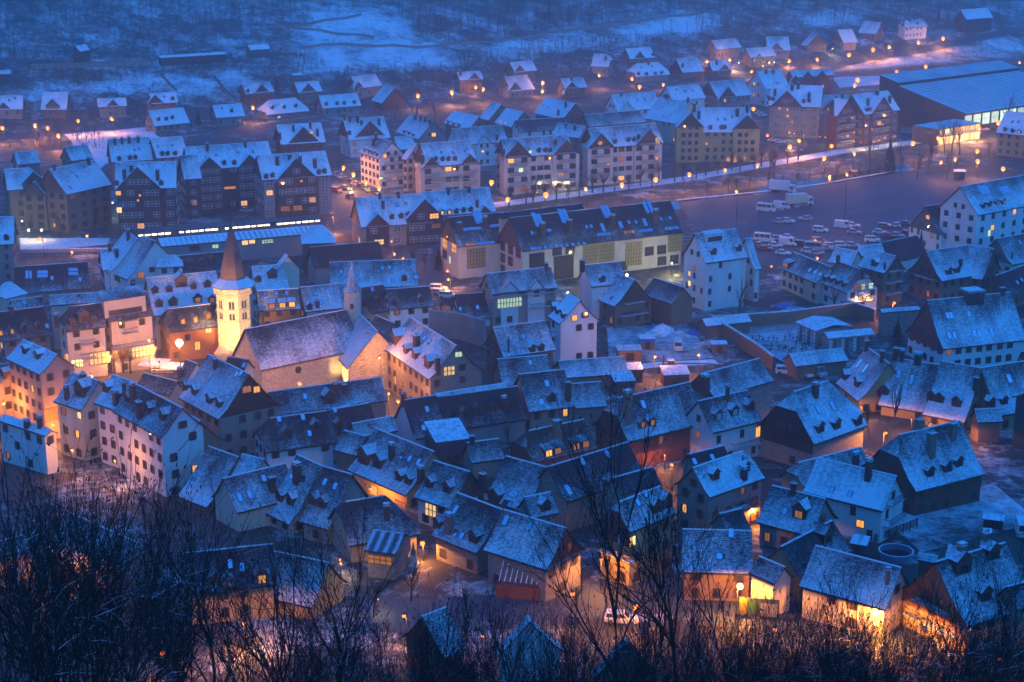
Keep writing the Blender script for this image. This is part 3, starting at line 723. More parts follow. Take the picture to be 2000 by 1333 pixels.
B('dark gabled chalet beside a conifer right of the red-brown chalet', 1, 1640,462, 1775,452, 1640,522, 8, 'tan', gm='timber', xg=[(1715,440,9)], **FAR)
B('hipped house with three dormers and one white lamp at its door', 1, 1495,560, 1648,546, 1600,632, 7, 'grey', hp=(.8,.8), d=[(1520,600),(1585,597),(1650,590)], lit=[(1555,658,1.2,1.4,'litcool')], **FAR)
B('long house with four dormers between hipped house and dark chalet', 1, 1775,535, 1990,520, 1797,607, 8, 'grey', d=[(1820,580),(1880,577),(1920,575),(1977,570)], **FAR)
B('tall red and white gabled chalet with four chimneys behind apartment row', 1, 1540,698, 1790,684, 1570,808, 12, 'redplaster', gm='redwood', xg=[(1690,690,11)], ch=[(1560,760,2.2),(1635,715,2.2),(1730,698,2.2),(1770,740,2.2)], lit=[(1735,740,1.2,1)], **FAR)
B('white and red gabled chalet with six chimneys beside the car street', 2, 55,665, 285,650, 95,785, 13, 'white', gm='redwood', xg=[(205,664,11)], ch=[(65,650,2),(95,662,2),(138,665,2.2),(160,690,2.2),(258,680,2.2)], d=[(92,742)], lit=[(130,805,2.2,1.2,'litdim'),(130,845,2.2,1.2,'litdim')], **FAR)
B('dark timber chalet with bare wooden walls above the car street', 2, 345,492, 285,475, 240,568, 9, 'darkwood', gm='darkwood', **FAR)
B('salmon walled chalet with small front gable left of dark timber chalet', 2, 100,430, 237,413, 258,480, 8, 'pink', gm='timber', xg=[(140,456,6)], lit=[(203,455,.8,.6)], **FAR)
B('half-timbered chalet with tall gable between three orange lamps', 2, 690,405, 822,396, 715,450, 9, 'tan', gm='timber', xg=[(788,402,8)], ch=[(712,410,1.8)], bal=[(790,465,5)], **FAR)
B('upper chalet with red gable and one lit window mid hill road', 2, 985,350, 1110,338, 1125,395, 7, 'tan', gm='redwood', xg=[(1040,362,7)], lit=[(1078,425,.9,.9,'litwhite')], **FAR)
B('grey chalet with low front gable just below the red gabled chalet', 2, 955,430, 1085,418, 1110,500, 9, 'grey', gm='greywood', xg=[(1015,458,7)], **FAR)
B('wide chalet with timber balcony gable right of two stacked lamps', 2, 1268,441, 1395,432, 1410,488, 8, 'tan', gm='timber', xg=[(1330,456,10)], ch=[(1330,440,1.6)], **FAR)
B('steep roofed chalet above a lamp on the bending hill road', 2, 1455,300, 1530,303, 1470,372, 8, 'pink', hp=(0,.5), gm='timber', ch=[(1440,340,1.8),(1520,325,1.8)], **FAR)
B('upper chalet with small front gable at the wood edge', 2, 1630,272, 1770,263, 1797,322, 8, 'tan', gm='timber', xg=[(1710,287,7)], d=[(1785,305)], **FAR)
B('hipped villa with four dormers and three lamps on its terrace', 2, 1690,356, 1815,347, 1857,418, 8, 'grey', hp=(.7,.7), d=[(1705,412),(1750,413),(1800,410),(1835,405)], sk=[(1720,375),(1780,370)], ch=[(1760,350,1.8)], **FAR)
B('plain gabled house with brown wall right of the hipped villa', 3, 58,330, 178,322, 220,398, 8, 'tan', gm='timber', ch=[(95,365,1.6)], **FAR)
B('small cross-gabled chalet below the pair of bright hill lamps', 3, 240,341, 345,336, 232,398, 7, 'tan', gm='timber', xg=[(330,358,8)], ch=[(285,350,2)], **FAR)
B('salmon barn-like house with plain white roof under dark wood', 3, 256,228, 395,215, 412,266, 8, 'pink', **FAR)
B('dark chalet with white-lit yard left of the pale stepped roof', 3, 448,272, 592,262, 620,312, 8, 'tan', gm='timber', xg=[(520,300,7)], lit=[(542,370,1.0,.9,'litwhite')], **FAR)
B('pale stepped roof chalet with central gable below the dark wood', 3, 557,207, 685,206, 690,282, 8, 'grey', gm='timber', xg=[(620,240,7)], **FAR)
B('narrow chalet with low side gable beside the white lamp', 3, 850,190, 815,182, 785,258, 8, 'tan', gm='timber', **FAR)
B('tower-like chalet with steep snowy roof above a street lamp', 3, 958,168, 1040,164, 1010,240, 8, 'pink', gm='timber', **FAR)
B('chalet with wide timber balconies between two hill lamps', 3, 1205,127, 1105,120, 1130,188, 8, 'tan', gm='timber', gb=1, **FAR)
B('white hipped villa at the right end of the hill road', 3, 1335,116, 1425,110, 1305,158, 9, 'white', hp=(.9,.9), d=[(1325,135),(1405,130)], ch=[(1362,112,1.6)], **FAR)
B('dark wooden barn standing highest on the right hillside', 3, 1645,56, 1795,45, 1815,100, 11, 'darkwood', name='barn', cat='barn', sn=.8, nw=0)
B('small wooden shed alone under the left wood', 1, 420,258, 478,248, 395,298, 7, 'darkwood', name='shed', cat='shed', sn=.85, nw=0)
B('long low snow covered shed at the foot of the left wood', 1, 885,312, 1255,290, 1262,303, 4, 'darkwood', name='shed', cat='shed', sn=1, nw=0, pt=25)
B('small stable with flat snowy roof below the lower meadow', 1, 1380,254, 1492,247, 1490,275, 5, 'greywood', name='shed', cat='shed', sn=1, nw=0, pt=30)
B('low dark shed at the left edge below the wood', 1, -30,395, 60,392, 65,413, 4, 'darkwood', name='shed', cat='shed', sn=.8, nw=0, pt=30)
B('tiny hut with snowy roof among the field terraces', 1, 1625,410, 1680,407, 1678,420, 4, 'greywood', name='shed', cat='shed', sn=1, nw=0, pt=30)

# ---------------------------------------------------------------- middle rows beyond the river
MID = dict(name='terraced_house', cat='house', sn=.8, wp=.5, kind='plain', flare=False, group='snowy roofed houses behind the river apartments')
B('house with row of ridge chimneys and one lit gable window', 2, 560,678, 430,638, 410,757, 12, 'grey', ch=[(460,655,1.8),(490,662,1.8),(515,665,1.8),(540,680,1.8)], d=[(395,735,.9),(420,742,.9),(445,752,.9)], lit=[(562,752,1.6,1.3)], **MID)
B('house with gable to the right behind the row of chimneys', 2, 815,652, 672,616, 680,703, 12, 'tan', d=[(640,680,.9),(670,690,.9),(700,698,.9)], sk=[(740,660),(700,645)], **MID)
B('narrow steep roof between two snowy gabled houses', 2, 940,583, 888,570, 850,668, 12, 'tan', **MID)
B('snowy roof with two lit skylights in its lower corner', 2, 1065,625, 965,602, 945,698, 12, 'tan', sk=[(938,682,.9,1.0,'litwhite'),(965,685,.9,1.0,'litwhite'),(990,640),(1015,650)], **MID)
B('large brown gabled house with two roof chimneys mid row', 2, 1352,578, 1190,542, 1200,650, 13, 'tan', gm='timber', ch=[(1257,630,2),(1298,585,2)], sk=[(1170,590),(1200,600)], **MID)
B('white gable-ended house with small front gable at the row end', 2, 1550,530, 1795,513, 1790,608, 11, 'white', xg=[(1640,568,7)], sk=[(1700,560),(1740,555)], ch=[(1608,525,1.6)], **MID)
B('broad snow roof with lines of skylights beside the yellow hotel', 2, 1815,543, 2000,572, 1902,690, 15, 'cream', sk=[(1840,580),(1870,575),(1900,582),(1880,640),(1860,650),(1840,645),(1930,600)], ch=[(1860,540,1.5),(1980,560,1.5)], **MID)
B('dark slate roof stretching behind the two large apartment blocks', 2, 1400,640, 1705,615, 1735,682, 13, 'tan', **{**MID, 'sn': .55})
B('dark roof with white end gable behind the middle apartment', 2, 1015,672, 1295,655, 1032,738, 12, 'white', **{**MID, 'sn': .4})
B('snowy tilted roof squeezed behind the right apartment block', 2, 1412,705, 1258,685, 1290,760, 14, 'tan', ch=[(1300,700,1.5),(1350,712,1.5)], sk=[(1265,715),(1300,722)], **MID)
B('house with pale front gable between left and middle apartments', 2, 660,718, 945,698, 960,792, 13, 'white', xg=[(845,755,7)], ch=[(915,765,1.8)], lit=[(835,845,.8,.7,'litwhite')], **{**MID, 'sn': .6})
B('snow streaked house right of hill chalets with pale gable', 3, 0,487, 185,470, 228,548, 12, 'white', sk=[(60,500),(110,510),(150,505)], **MID)
B('cream gabled house with balconies behind the yellow hotel', 3, 240,460, 430,441, 475,530, 12, 'pink', gm='timber', xg=[(345,482,11)], gb=1, **{**MID, 'wp': .8})
B('white gabled house with lit attic window left of brown hotel', 3, 505,402, 640,390, 592,496, 14, 'white', xg=[(622,456,8)], ch=[(560,400,1.6),(600,398,1.6)], lit=[(495,467,1.2,1.2)], **MID)
B('reddish terrace with three front gables by the snowy pitch', 3, 690,396, 925,382, 930,420, 12, 'redplaster', gm='redwood', xg=[(722,420,7),(790,396,7),(870,392,7)], **{**MID, 'wp': .9})
# left bank apartments
APT = dict(name='apartment_building', cat='apartment building', sn=.7, wp=.95, flare=False, wh=1.4, litp=.03, big=True)
B('apartment roof with chimney clusters at far left behind dark blocks', 1, 600,778, 830,765, 838,893, 15, 'pink', ch=[(640,790,1.8),(680,785,1.8),(720,780,1.8),(770,778,1.8)], d=[(665,885),(725,880),(755,878)], sk=[(750,835),(775,830)], kind='plain', gm='timber', **APT)
B('apartment roof continuing right of the chimney clusters with paired dormers', 1, 838,775, 1015,760, 1022,872, 15, 'pink', d=[(905,858),(935,856),(978,855)], sk=[(880,815),(960,810)], kind='plain', **APT)
B('small snowy apartment roof at left edge behind the cream apartment', 1, 75,850, 205,838, 262,905, 14, 'tan', kind='plain', sk=[(110,858),(165,855),(120,910),(150,908)], **APT)
B('pale roof between two left apartment roofs under the embankment', 1, 360,820, 485,805, 512,885, 13, 'tan', kind='plain', sk=[(375,825),(420,825),(460,810)], **APT)
B('cream four storey apartment with gabled front above the lit shop', 1, 270,945, 525,893, 385,1083, 18, 'tan', gm='timber', kind='grid', ww=1.6, bay=3.4, gb=0, ch=[(495,900,1.8),(300,920,1.5)], sk=[(400,960),(430,985),(390,1045),(465,930)], lit=[(218,1252,4.5,2.2,'shop'),(305,1255,.8,1)], **APT)
B('dark apartment at left edge with bay windows and steep roof', 1, 20,945, 165,935, 62,1062, 17, 'tan', gm='timber', kind='grid', ww=1.5, xg=[(183,935,7)], bay=3.2, **APT)
B('small gable-front apartment wing in front of the left blocks', 1, 182,1020, 240,985, 275,1085, 14, 'tan', gm='timber', kind='grid', ww=1.5, bay=3, **APT)
B('dark timber apartment with wide glazed gable right of green lamps', 1, 645,907, 985,900, 945,1050, 19, 'darkwood', gm='darkwood', kind='gridw', ww=1.8, bay=3.2, xg=[(765,930,13)], ch=[(693,970,2.6,1),(733,945,2.2,1),(878,975,2.6,1)], d=[(650,1022),(898,1020)], lit=[(660,1078,1.4,1.2),(665,1172,1.4,1.6,'litwhite'),(780,1090,.6,.6),(770,1118,.6,.6)], **APT)
B('steep roof wing joining the two dark timber apartments', 1, 1000,868, 1100,862, 1060,1000, 18, 'darkwood', kind='gridw', ww=1.6, bay=3.2, **APT)
B('long dark timber apartment with two front gables and orange-lit porch', 1, 1025,822, 1495,789, 1300,935, 19, 'darkwood', gm='darkwood', kind='gridw', ww=1.8, bay=3.2, xg=[(1165,875,9),(1390,862,10)], d=[(1250,908),(1307,907)], ch=[(1155,820,2),(1367,800,2)], sk=[(1205,865),(1327,852),(1410,845)], lit=[(1287,1047,5,.7),(1290,1085,4,1.5,'litdim')], **APT)
B('dark timber apartment with big gable facing the bus shelter', 1, 1428,868, 1815,842, 1850,978, 18, 'grey', gm='darkwood', kind='gridw', ww=1.8, bay=3.2, xg=[(1650,882,14)], xm='darkwood', ch=[(1545,895,2.4,1),(1615,885,2.4,1),(1672,895,2.4,1),(1755,910,2.4,1)], d=[(1485,985),(1520,978),(1780,960),(1810,955)], lit=[(1680,1010,.7,.7),(1590,1165,2.5,1.4,'litdim'),(1660,1160,2.5,1.4,'litdim')], **APT)
# right bank apartments
B('white apartment with row of eave dormers beside the lit car street', 2, 332,792, 218,757, 200,870, 15, 'white', kind='plain', ww=1.3, ch=[(225,795,2.2),(240,765,2.2)], d=[(175,835,1),(198,843,1),(220,850,1),(242,860,1)], lit=[(290,870,1.2,1.3),(340,1000,1.8,1),(267,995,1.2,.6,'yellowsign')], gb=1, **APT)
B('low apartment wing with plain roof behind the white apartment', 2, 340,765, 440,757, 432,832, 13, 'grey', kind='plain', **APT)
B('cream apartment with long balcony band and two low front gables', 2, 485,802, 765,781, 650,922, 16, 'cream', kind='plain', ww=2.0, gm='timber', xg=[(548,878,8),(762,858,8)], gb=1, d=[(575,885),(613,887),(645,887),(683,885)], sk=[(545,815),(605,850),(670,850),(735,840),(750,830)], ch=[(500,880,1.8)], bal=[(650,1000,16)], **APT)
B('narrow cream wing with steep roof left of the balcony-band apartment', 2, 472,803, 442,797, 412,893, 15, 'cream', kind='plain', ww=1.3, ch=[(465,815,2.4)], **APT)
B('cream apartment with two end gables and green-lit window by river', 2, 935,778, 1310,752, 1150,868, 17, 'cream', kind='plain', ww=2.0, gm='timber', xg=[(1030,790,10),(1302,778,10)], gb=1, d=[(1150,838),(1185,838),(1212,838)], sk=[(1085,790),(1130,785),(1180,790),(1230,780)], ch=[(952,850,2.2),(1240,790,1.5)], lit=[(1100,848,.9,.9,'litcool'),(1048,950,1.4,1.4,'litcool'),(1270,972,1.8,1),(1070,1050,2.5,1.6,'litdim')], **APT)
B('largest cream river apartment with stone pilasters and bright corner balcony', 2, 1420,716, 1800,688, 1600,818, 18, 'cream', kind='plain', ww=2.0, gm='timber', xg=[(1495,742,10),(1762,722,11)], gb=1, d=[(1650,780),(1680,778),(1575,790)], sk=[(1525,690),(1570,750),(1690,730),(1640,700)], ch=[(1440,790,2.2),(1705,770,2.2)], lit=[(1810,785,1.6,2.2,'litwhite'),(1490,800,1.4,1.2),(1535,915,.7,.8),(1805,885,.7,.8)], **APT)
B('yellow corner hotel with faceted roof and two dark gables', 3, 150,602, 470,600, 290,740, 18, 'yellow', kind='plain', ww=1.2, name='hotel', cat='hotel', sn=.85, gm='darkwood', xg=[(140,632,10,1.0),(455,640,10,1.0)], d=[(250,712),(312,712),(330,710)], sk=[(290,665),(330,665),(370,650)], ch=[(160,600,2.5,1),(185,640,2.5,1),(400,625,2.5,1.2),(455,605,2.5,1)], lit=[(228,802,.6,.8),(350,890,1.2,1.4,'lit'),(383,893,1.6,1.8,'lit'),(435,882,1.4,1.2,'lit')], flare=False, wp=.95, big=True)
B('brown hotel block with tall glazed gable above the arcade', 3, 590,470, 880,480, 800,598, 19, 'pink', kind='gridw', ww=1.8, bay=3.2, gm='redwood', xg=[(680,506,12)], ch=[(610,515,2.4,1),(705,487,2,1),(740,478,2,1),(800,535,2.4,1)], d=[(580,550),(600,552),(770,565),(800,562)], lit=[(635,605,.7,.7),(680,648,1,.9),(705,680,.9,.9)], **{**APT, 'sn': .85})
B('lower link roof with single gable between the two brown hotel blocks', 3, 850,531, 1020,531, 842,638, 15, 'pink', kind='gridw', ww=1.6, bay=3.2, gm='redwood', xg=[(930,556,8)], ch=[(950,545,1.6),(985,535,1.6)], lit=[(945,712,2,1.6,'litdim'),(905,610,.7,.7)], **{**APT, 'sn': .85})
B('brown hotel block with two corner gables and lit ground arcade', 3, 1040,531, 1240,506, 1120,640, 18, 'redplaster', kind='gridw', ww=1.8, bay=3.2, gm='redwood', xg=[(1015,548,11),(1212,538,12)], ch=[(1128,570,2.4,1),(1180,525,2.4,1),(1250,555,2.4,1)], d=[(1125,612),(1140,610)], gb=1, lit=[(1050,738,.8,.8),(1150,722,.8,.8),(1210,695,.8,.8)], **{**APT, 'sn': .85})
B('yellow apartment with window grid cut by the right edge', 3, 1897,620, 2090,640, 1860,742, 15, 'ochre', kind='plain', ww=1.0, bay=2.6, d=[(1892,722),(1933,730),(1970,737,1.25,'lit')], sk=[(1933,680),(1967,680)], **{**APT, 'sn': .95, 'wp': 1})
B('large white apartment with grey slate mansard at the right edge', 3, 1640,1042, 2060,965, 1768,1197, 19, 'white', kind='plain', ww=1.3, bay=4, wtop=2.6, gm=None, d=[(1775,1148),(1810,1138),(1850,1130,1.25,'litdim'),(1885,1125,1.25,'litdim')], xg=[], sk=[(1775,1060,4,3,'skyglass'),(1890,1060,4,2.5,'skyglass')], lit=[(1802,1300,1.2,1.8,'litcool')], **{**APT, 'sn': .45})
B('green roofed chalet with lit attic window before the white apartment', 3, 1450,1150, 1612,1128, 1555,1311, 12, 'white', gm='greywood', shed=[(1580,1250,2.4),(1660,1250,2.4)], ch=[(1540,1155,1.8)], lit=[(1463,1212,1.2,1.1,'lit'),(1567,1340,1.2,1,'litcool'),(1597,1335,1.2,1,'litwhite'),(1638,1333,1.2,1.2,'lit')], sn=.3, wp=.6, kind='plain')
B('dark wooden guesthouse with three peaked gables beside the river street', 2, 122,1103, 520,1078, 172,1268, 13, 'pink', gm='darkwood', kind='gridw', ww=1.8, name='guesthouse', cat='guesthouse', xg=[(250,1192,7),(512,1108,11)], xm='darkwood', d=[(330,1210),(382,1205),(420,1198)], ch=[(262,1090,1.5),(280,1140,2),(365,1085,1.5)], sk=[(357,1142,1.3,1.6),(408,1135)], lit=[(565,1205,2.4,1.3,'lit'),(575,1260,2.4,1.2,'litdim'),(258,1350,2.5,1.3,'litwhite')], sn=.75, wp=.5, flare=False, big=True)
B('guesthouse wing with row of five eave dormers on the right', 2, 500,1072, 870,1044, 915,1178, 13, 'darkwood', gm='darkwood', kind='gridw', ww=1.6, name='guesthouse', cat='guesthouse', xg=[(848,1150,6)], d=[(610,1185,1.25,'lit'),(650,1182,1.25,'litwhite'),(690,1178),(730,1172),(770,1168)], sk=[(550,1115),(585,1118),(680,1105)], ch=[(645,1065,1.8),(760,1055,1.5),(805,1135,1.8)], sn=.65, flare=False, big=True)
LNG = dict(name='residential_block', cat='residential block', kind='grid', ww=2.6, wh=2.3, sub=2.9, bay=3.9, wp=.55, flare=False, big=True, gm='timber')
B('left half of the long glass-walled block with rows of skylights', 2, 640,1212, 950,1182, 738,1372, 15, 'cream', sn=.2, ch=[(705,1270,2.6,1.2),(850,1240,2.6,1.2)], sk=[(x,1280-(x-730)*.09,.9,1) for x in (735,752,770,787,805,822)]+[(x,1262-(x-880)*.09,.9,1) for x in (885,902,920,938)]+[(x,1366-(x-740)*.09,.9,.9,'litdim' if x < 800 else 'skyglass') for x in (748,766,784,802,820,838,856,874,892)]+[(800,1215,1.4,4),(825,1212,1.4,4)], lit=[(800,1440,5.0,5.0,'duskglass'),(765,1420,1.0,1,'litwhite'),(655,1450,1.0,2,'litcool')], **LNG)
B('long glass-walled block with dark streaked roof facing the church side', 2, 982,1215, 1880,1118, 1085,1398, 16, 'cream', sn=.1, ch=[(1170,1280,3,1.3),(1320,1260,3,1.3),(1560,1235,3,1.3),(1800,1205,3,1.3)], sk=[(x,1388-(x-1110)*.105,1.0,1) for x in (1110,1130,1152,1185,1215,1245,1275,1305,1340,1370,1400)]+[(1130,1225,1.3,4.5),(1155,1228,1.3,4),(1275,1205,1.3,4.5),(1300,1205,1.3,4.5),(1512,1180,1.2,4),(1535,1178,1.2,4),(1745,1155,1.2,4),(1770,1152,1.2,4),(1110,1300),(1130,1302),(1205,1285,1.4,1),(1415,1265),(1440,1262),(1505,1268,1.1,2.6),(1605,1255,1.1,2.2),(1650,1240),(1690,1238),(1740,1240,1.1,2.4),(1830,1222),(1880,1215)]+[(x,1310-(x-1480)*.09,1,1,'litdim' if 1620 < x < 1680 else 'skyglass') for x in (1482,1502,1522,1542,1630,1650,1672,1715,1735,1755,1775,1860,1880,1900,1920)], lit=[(1137,1462,4.2,4.6,'glass'),(1287,1490,5.6,6.0,'glass'),(1305,1600,5.0,2.4,'shop'),(1437,1418,4.4,4.6,'duskglass'),(1527,1408,4.4,4.6,'duskglass'),(1677,1415,4.8,6.0,'duskglass'),(1757,1405,4.8,6.0,'duskglass'),(1908,1355,4.4,4.4,'duskglass'),(1520,1545,1.0,1,'litcool'),(1755,1505,1,1,'litcool'),(1765,1525,1.5,1,'litwhite')], wings=[(930,1188,1388,1135,1400,1165,16,45)], **LNG)

# ---------------------------------------------------------------- around the church square
OLD = dict(sn=.5, kind='shut', wp=.75)
B('tall grey apartment at the left edge by the snowy river bank', 1, -90,1213, 80,1207, 72,1362, 16, 'grey', name='apartment_building', cat='apartment building', d=[(35,1325)], gm=None, sn=.7, wp=.9, kind='plain', flare=False)
B('low dark slate hall with square glazed skylights left of side street', 4, 78,253, 487,223, 500,372, 8, 'stone', sk=[(150,285),(170,285),(150,307),(170,307)]+[(x,y,1.0,1.0) for x in (218,237,256) for y in (282,303)]+[(x,y,1.0,1.0) for x in (392,408,424) for y in (268,290)]+[(290,315),(445,322)], sn=.22, nw=0)
B('white gabled house right of side street with rear dormers', 4, 868,108, 790,80, 712,325, 14, 'white', gm=None, ch=[(720,85,2,1)], bal=[(770,330,4)], lit=[(785,300,1.6,1.6,'litdim')], **{**OLD, 'sn': .65})
B('white house with twin steep roofs behind the rear dormer house', 4, 770,97, 702,48, 600,285, 14, 'white', ch=[(715,75,2.2,1),(650,180,2,1)], **{**OLD, 'sn': .75})
B('small steep roofed house at the corner of the side street', 4, 553,157, 640,150, 588,272, 11, 'white', ch=[(610,130,1.6)], **{**OLD, 'sn': .7})
B('low hip roofed annex beside the white twin roofs', 4, 905,190, 980,186, 868,258, 10, 'white', hp=(.8,.8), **{**OLD, 'sn': .8})
B('long dark roof with small dormers in front of the bus station', 4, 975,192, 1262,166, 1250,286, 9, 'grey', d=[(1065,232),(1130,225),(1190,215)], **{**OLD, 'sn': .35})
B('broad slate roof with two rows of dormers above the square', 4, 812,314, 1205,276, 850,528, 15, 'cream', d=[(865,382,1.5),(945,376,1.5),(1012,348,2.6),(1080,360,1.3),(1157,350,1.6),(887,462,1.7),(967,455,1.9),(1103,438,1.9,'litdim'),(1182,440,1.6,'litdim')], ch=[(1008,300,1.5)], **{**OLD, 'sn': .62})
B('white hip roofed house with lit pharmacy-like shop on the square', 4, 390,474, 562,452, 600,582, 15, 'cream', hp=(.75,0), pt=52, d=[(405,562,1.1),(470,540,2.2),(525,545,1.1)], ch=[(315,540,1.4,1),(440,435,1,.6)], bal=[(484,680,3),(488,755,3)], lit=[(556,760,4.2,2.4,'shop'),(430,790,2.4,1.6,'shop')], **{**OLD, 'sn': .3, 'wp': .95, 'bay': 3.6} )
B('tall cream house with raised central facade and balconies on square', 4, 565,424, 812,388, 850,520, 16, 'cream', shed=[(700,500,9,None,3.4,'cream')], bal=[(718,548,3),(722,615,3),(735,695,9)], ch=[(560,470,2.6,1)], lit=[(795,720,5,2.4,'shop'),(690,745,1.6,2.4,'litdim')], **{**OLD, 'sn': .3, 'wp': .95, 'bay': 3.4})
B('orange facade house behind the bright square lamp with dormers', 4, 935,488, 1240,450, 1050,605, 11, 'orange', hp=(.4,0), gm='timber', d=[(1020,555,1.2,'lit'),(1090,545,1.2,'lit'),(1160,525,1.2,'litdim'),(1225,510,1.2,'litdim')], sk=[(1182,448,1.0,2,'litwhite')], lit=[(1162,602,1.3,1.4,'litwhite'),(1100,692,1.1,1.8,'lit'),(942,668,2.6,.7,'litwhite')], **{**OLD, 'sn': .3})
B('slate roof with two dormers right behind the church tower', 4, 1400,252, 1582,236, 1590,375, 13, 'cream', d=[(1440,322,1.5),(1520,300,2.2)], **{**OLD, 'sn': .65})
B('plain cream gable rising right of the church spire', 4, 1605,192, 1585,180, 1520,262, 15, 'cream', nw=0, **{**OLD, 'sn': .85})
B('house with three lit box dormers between tower and nave', 4, 1430,386, 1662,372, 1690,484, 11, 'orange', shed=[(1515,478,1.6,'litdim'),(1575,472,1.6,'lit'),(1628,467,1.6,'lit')], sk=[(1540,400),(1597,398),(1480,405)], lit=[(1450,553,1.2,1.0)], **{**OLD, 'sn': .4})
B('slate roof with skylights behind the church nave ridge', 4, 1670,366, 1928,341, 1935,480, 11, 'cream', sk=[(1757,402),(1848,395),(1790,450)], d=[(1728,485,1.2)], ch=[(1770,465,1.4)], **{**OLD, 'sn': .6})
B('windowless dark slate barn roof in front of the guesthouse', 5, -130,142, 258,110, 340,218, 9, 'grey', sn=.1, nw=0)
B('red-brown pavilion with two snowy hipped roofs near bus station', 4, 1740,22, 1800,20, 1665,126, 12, 'redplaster', hp=(.9,.9), **{**OLD, 'sn': .9})
B('long slate roof with five skylights behind the church turret', 5, -20,226, 462,210, 553,356, 11, 'cream', sk=[(275,260),(317,258),(47,280),(292,330),(335,328),(465,310,1.2,1.2)], d=[(400,318,1.2)], ch=[(505,262,3,1)], **{**OLD, 'sn': .6})
B('white walled house with two dormers behind the stone house', 5, 292,378, 540,359, 575,470, 9, 'white', d=[(343,455,1.2),(493,435,1.1)], **{**OLD, 'sn': .4})
B('small house with two dormers right beside the church turret', 5, 150,370, 282,350, 312,496, 9, 'cream', d=[(190,440,1.1),(257,440,1.3)], sk=[(220,378)], **{**OLD, 'sn': .3})
B('low slate house left of the grey balcony house', 5, 680,405, 862,393, 900,535, 7, 'white', sk=[(710,487),(807,477)], **{**OLD, 'sn': .25})
B('grey balcony house with small white wall dormers facing south', 5, 850,290, 1215,252, 1255,368, 12, 'grey', xg=[(985,330,5,.2),(1135,322,5,.2)], xm='white', bal=[(985,410,9),(1180,395,8),(1180,470,8)], lit=[(985,452,6,2.2,'litcool')], ch=[(1190,250,1.4)], **{**OLD, 'sn': .6, 'dim': 0})
B('white tower-like house with dark drainpipe and snow dormers mid town', 5, 1378,441, 1312,399, 1257,568, 14, 'white', d=[(1222,478,1.5),(1245,498,1.5),(1277,522,1.5)], bal=[(1225,625,4)], lit=[(1347,537,1.1,1.2,'lit')], ch=[(1380,455,1.6,.5)], **{**OLD, 'sn': 1.0, 'wp': .45})
B('white gabled house behind the red timber gable', 5, 1400,242, 1600,223, 1465,362, 13, 'white', d=[(1505,325,1.4)], ch=[(1390,235,1.6,1)], nw=0, **{**OLD, 'sn': .5})
B('brown timber gabled house with balconies beside the builders yard', 5, 1685,325, 1558,277, 1580,478, 11, 'tan', gm='timber', gb=1, sk=[(1540,330),(1570,342),(1607,355),(1505,410),(1553,430)], **{**OLD, 'sn': .75})
B('tan gabled house with lean-to porch beside the white block', 5, 1955,366, 1790,311, 1860,450, 9, 'tan', nw=0, lit=[], **{**OLD, 'sn': .5})
B('tall white block with stepped mansard and lit stair windows', 6, 160,68, 395,38, 225,232, 18, 'white', pt=50, name='apartment_building', cat='apartment building', d=[(270,170,1.5),(412,150,1.5)], shed=[(275,95,5,None,1.8,'white')], lit=[(135,290,.9,1.2,'litwhite'),(135,345,1,1.3,'litwhite'),(160,260,.9,1.2,'litdim')], kind='plain', wp=.3, sn=.55, wings=[(440,95,480,90,455,275,15,55)])
B('four storey pink hotel with brown corner posts left of the square', 4, 320,742, 128,656, 115,803, 16, 'pink', pt=38, name='hotel', cat='hotel', d=[(130,715,1.3),(200,745,1.4)], lit=[(285,1075,2.6,2.4,'litdim')], kind='shut', wp=1, sn=.85, bay=2.4, gm=None)
B('house with one large dormer below the pink hotel', 4, 400,842, 552,888, 412,1038, 14, 'cream', d=[(440,955,2.6)], ch=[(372,960,2.2,.8),(465,880,2,.9)], lit=[(445,1080,.9,1.2,'litwhite')], **{**OLD, 'sn': .6, 'wp': .9})
B('tall white house with two dormers stepping down towards thicket', 4, 625,852, 742,892, 552,1020, 15, 'white', d=[(585,930,1.6),(640,970,1.6)], ch=[(645,990,2,.9)], **{**OLD, 'sn': .75, 'wp': .8})
B('tall pale blue house with dark slate roof and three dormers', 4, 742,897, 1018,1040, 740,1118, 15, 'white', d=[(705,985,1.6),(820,1045,1.6),(897,1085,1.7)], ch=[(740,960,3,1),(775,1050,2.6,1),(692,925,1.6,.6)], **{**OLD, 'sn': .4, 'wp': .7})
B('rubble stone gabled house with stepped chimney under white houses', 4, 1115,1110, 1000,1050, 940,1250, 12, 'brickstone', ch=[(1050,1150,1.6,1.4)], nw=0, **{**OLD, 'sn': .7})
B('big house with timber attic gallery between square and church', 4, 1388,850, 1160,738, 1088,1032, 15, 'pink', gm='darkwood', pt=48, d=[(1025,925,1.5),(1075,950,1.5),(1160,1000,1.6),(1212,1020,1.6)], ch=[(1200,790,1.6,.8)], sk=[(1320,850),(1345,845)], lit=[(1430,935,1.2,1.1),(1375,935,1.6,1.1,'litdim')], **{**OLD, 'sn': .55, 'wp': .95})
B('low slate roof wedged between white houses and gallery house', 4, 800,842, 990,890, 905,960, 8, 'cream', nw=0, **{**OLD, 'sn': .45})
B('small steep roof with pale chimney beside the square terrace', 4, 1040,768, 1100,792, 975,870, 9, 'white', ch=[(1005,850,1.6,1)], nw=0, **{**OLD, 'sn': .6})
B('dark roof tucked behind the timber gallery house', 4, 1270,752, 1385,768, 1440,860, 12, 'cream', sk=[(1360,800)], nw=0, **{**OLD, 'sn': .2})
B('pink fronted row with four dormers at the left of the square', 4, -30,508, 245,471, 280,632, 10, 'pink', d=[(5,622,1.1,'lit'),(68,612,1.1,'lit'),(140,602,1.1),(215,588,1.1)], sk=[(262,582)], ch=[(65,490,1.4)], lit=[(12,690,1.1,1.3,'lit')], **{**OLD, 'sn': .2})
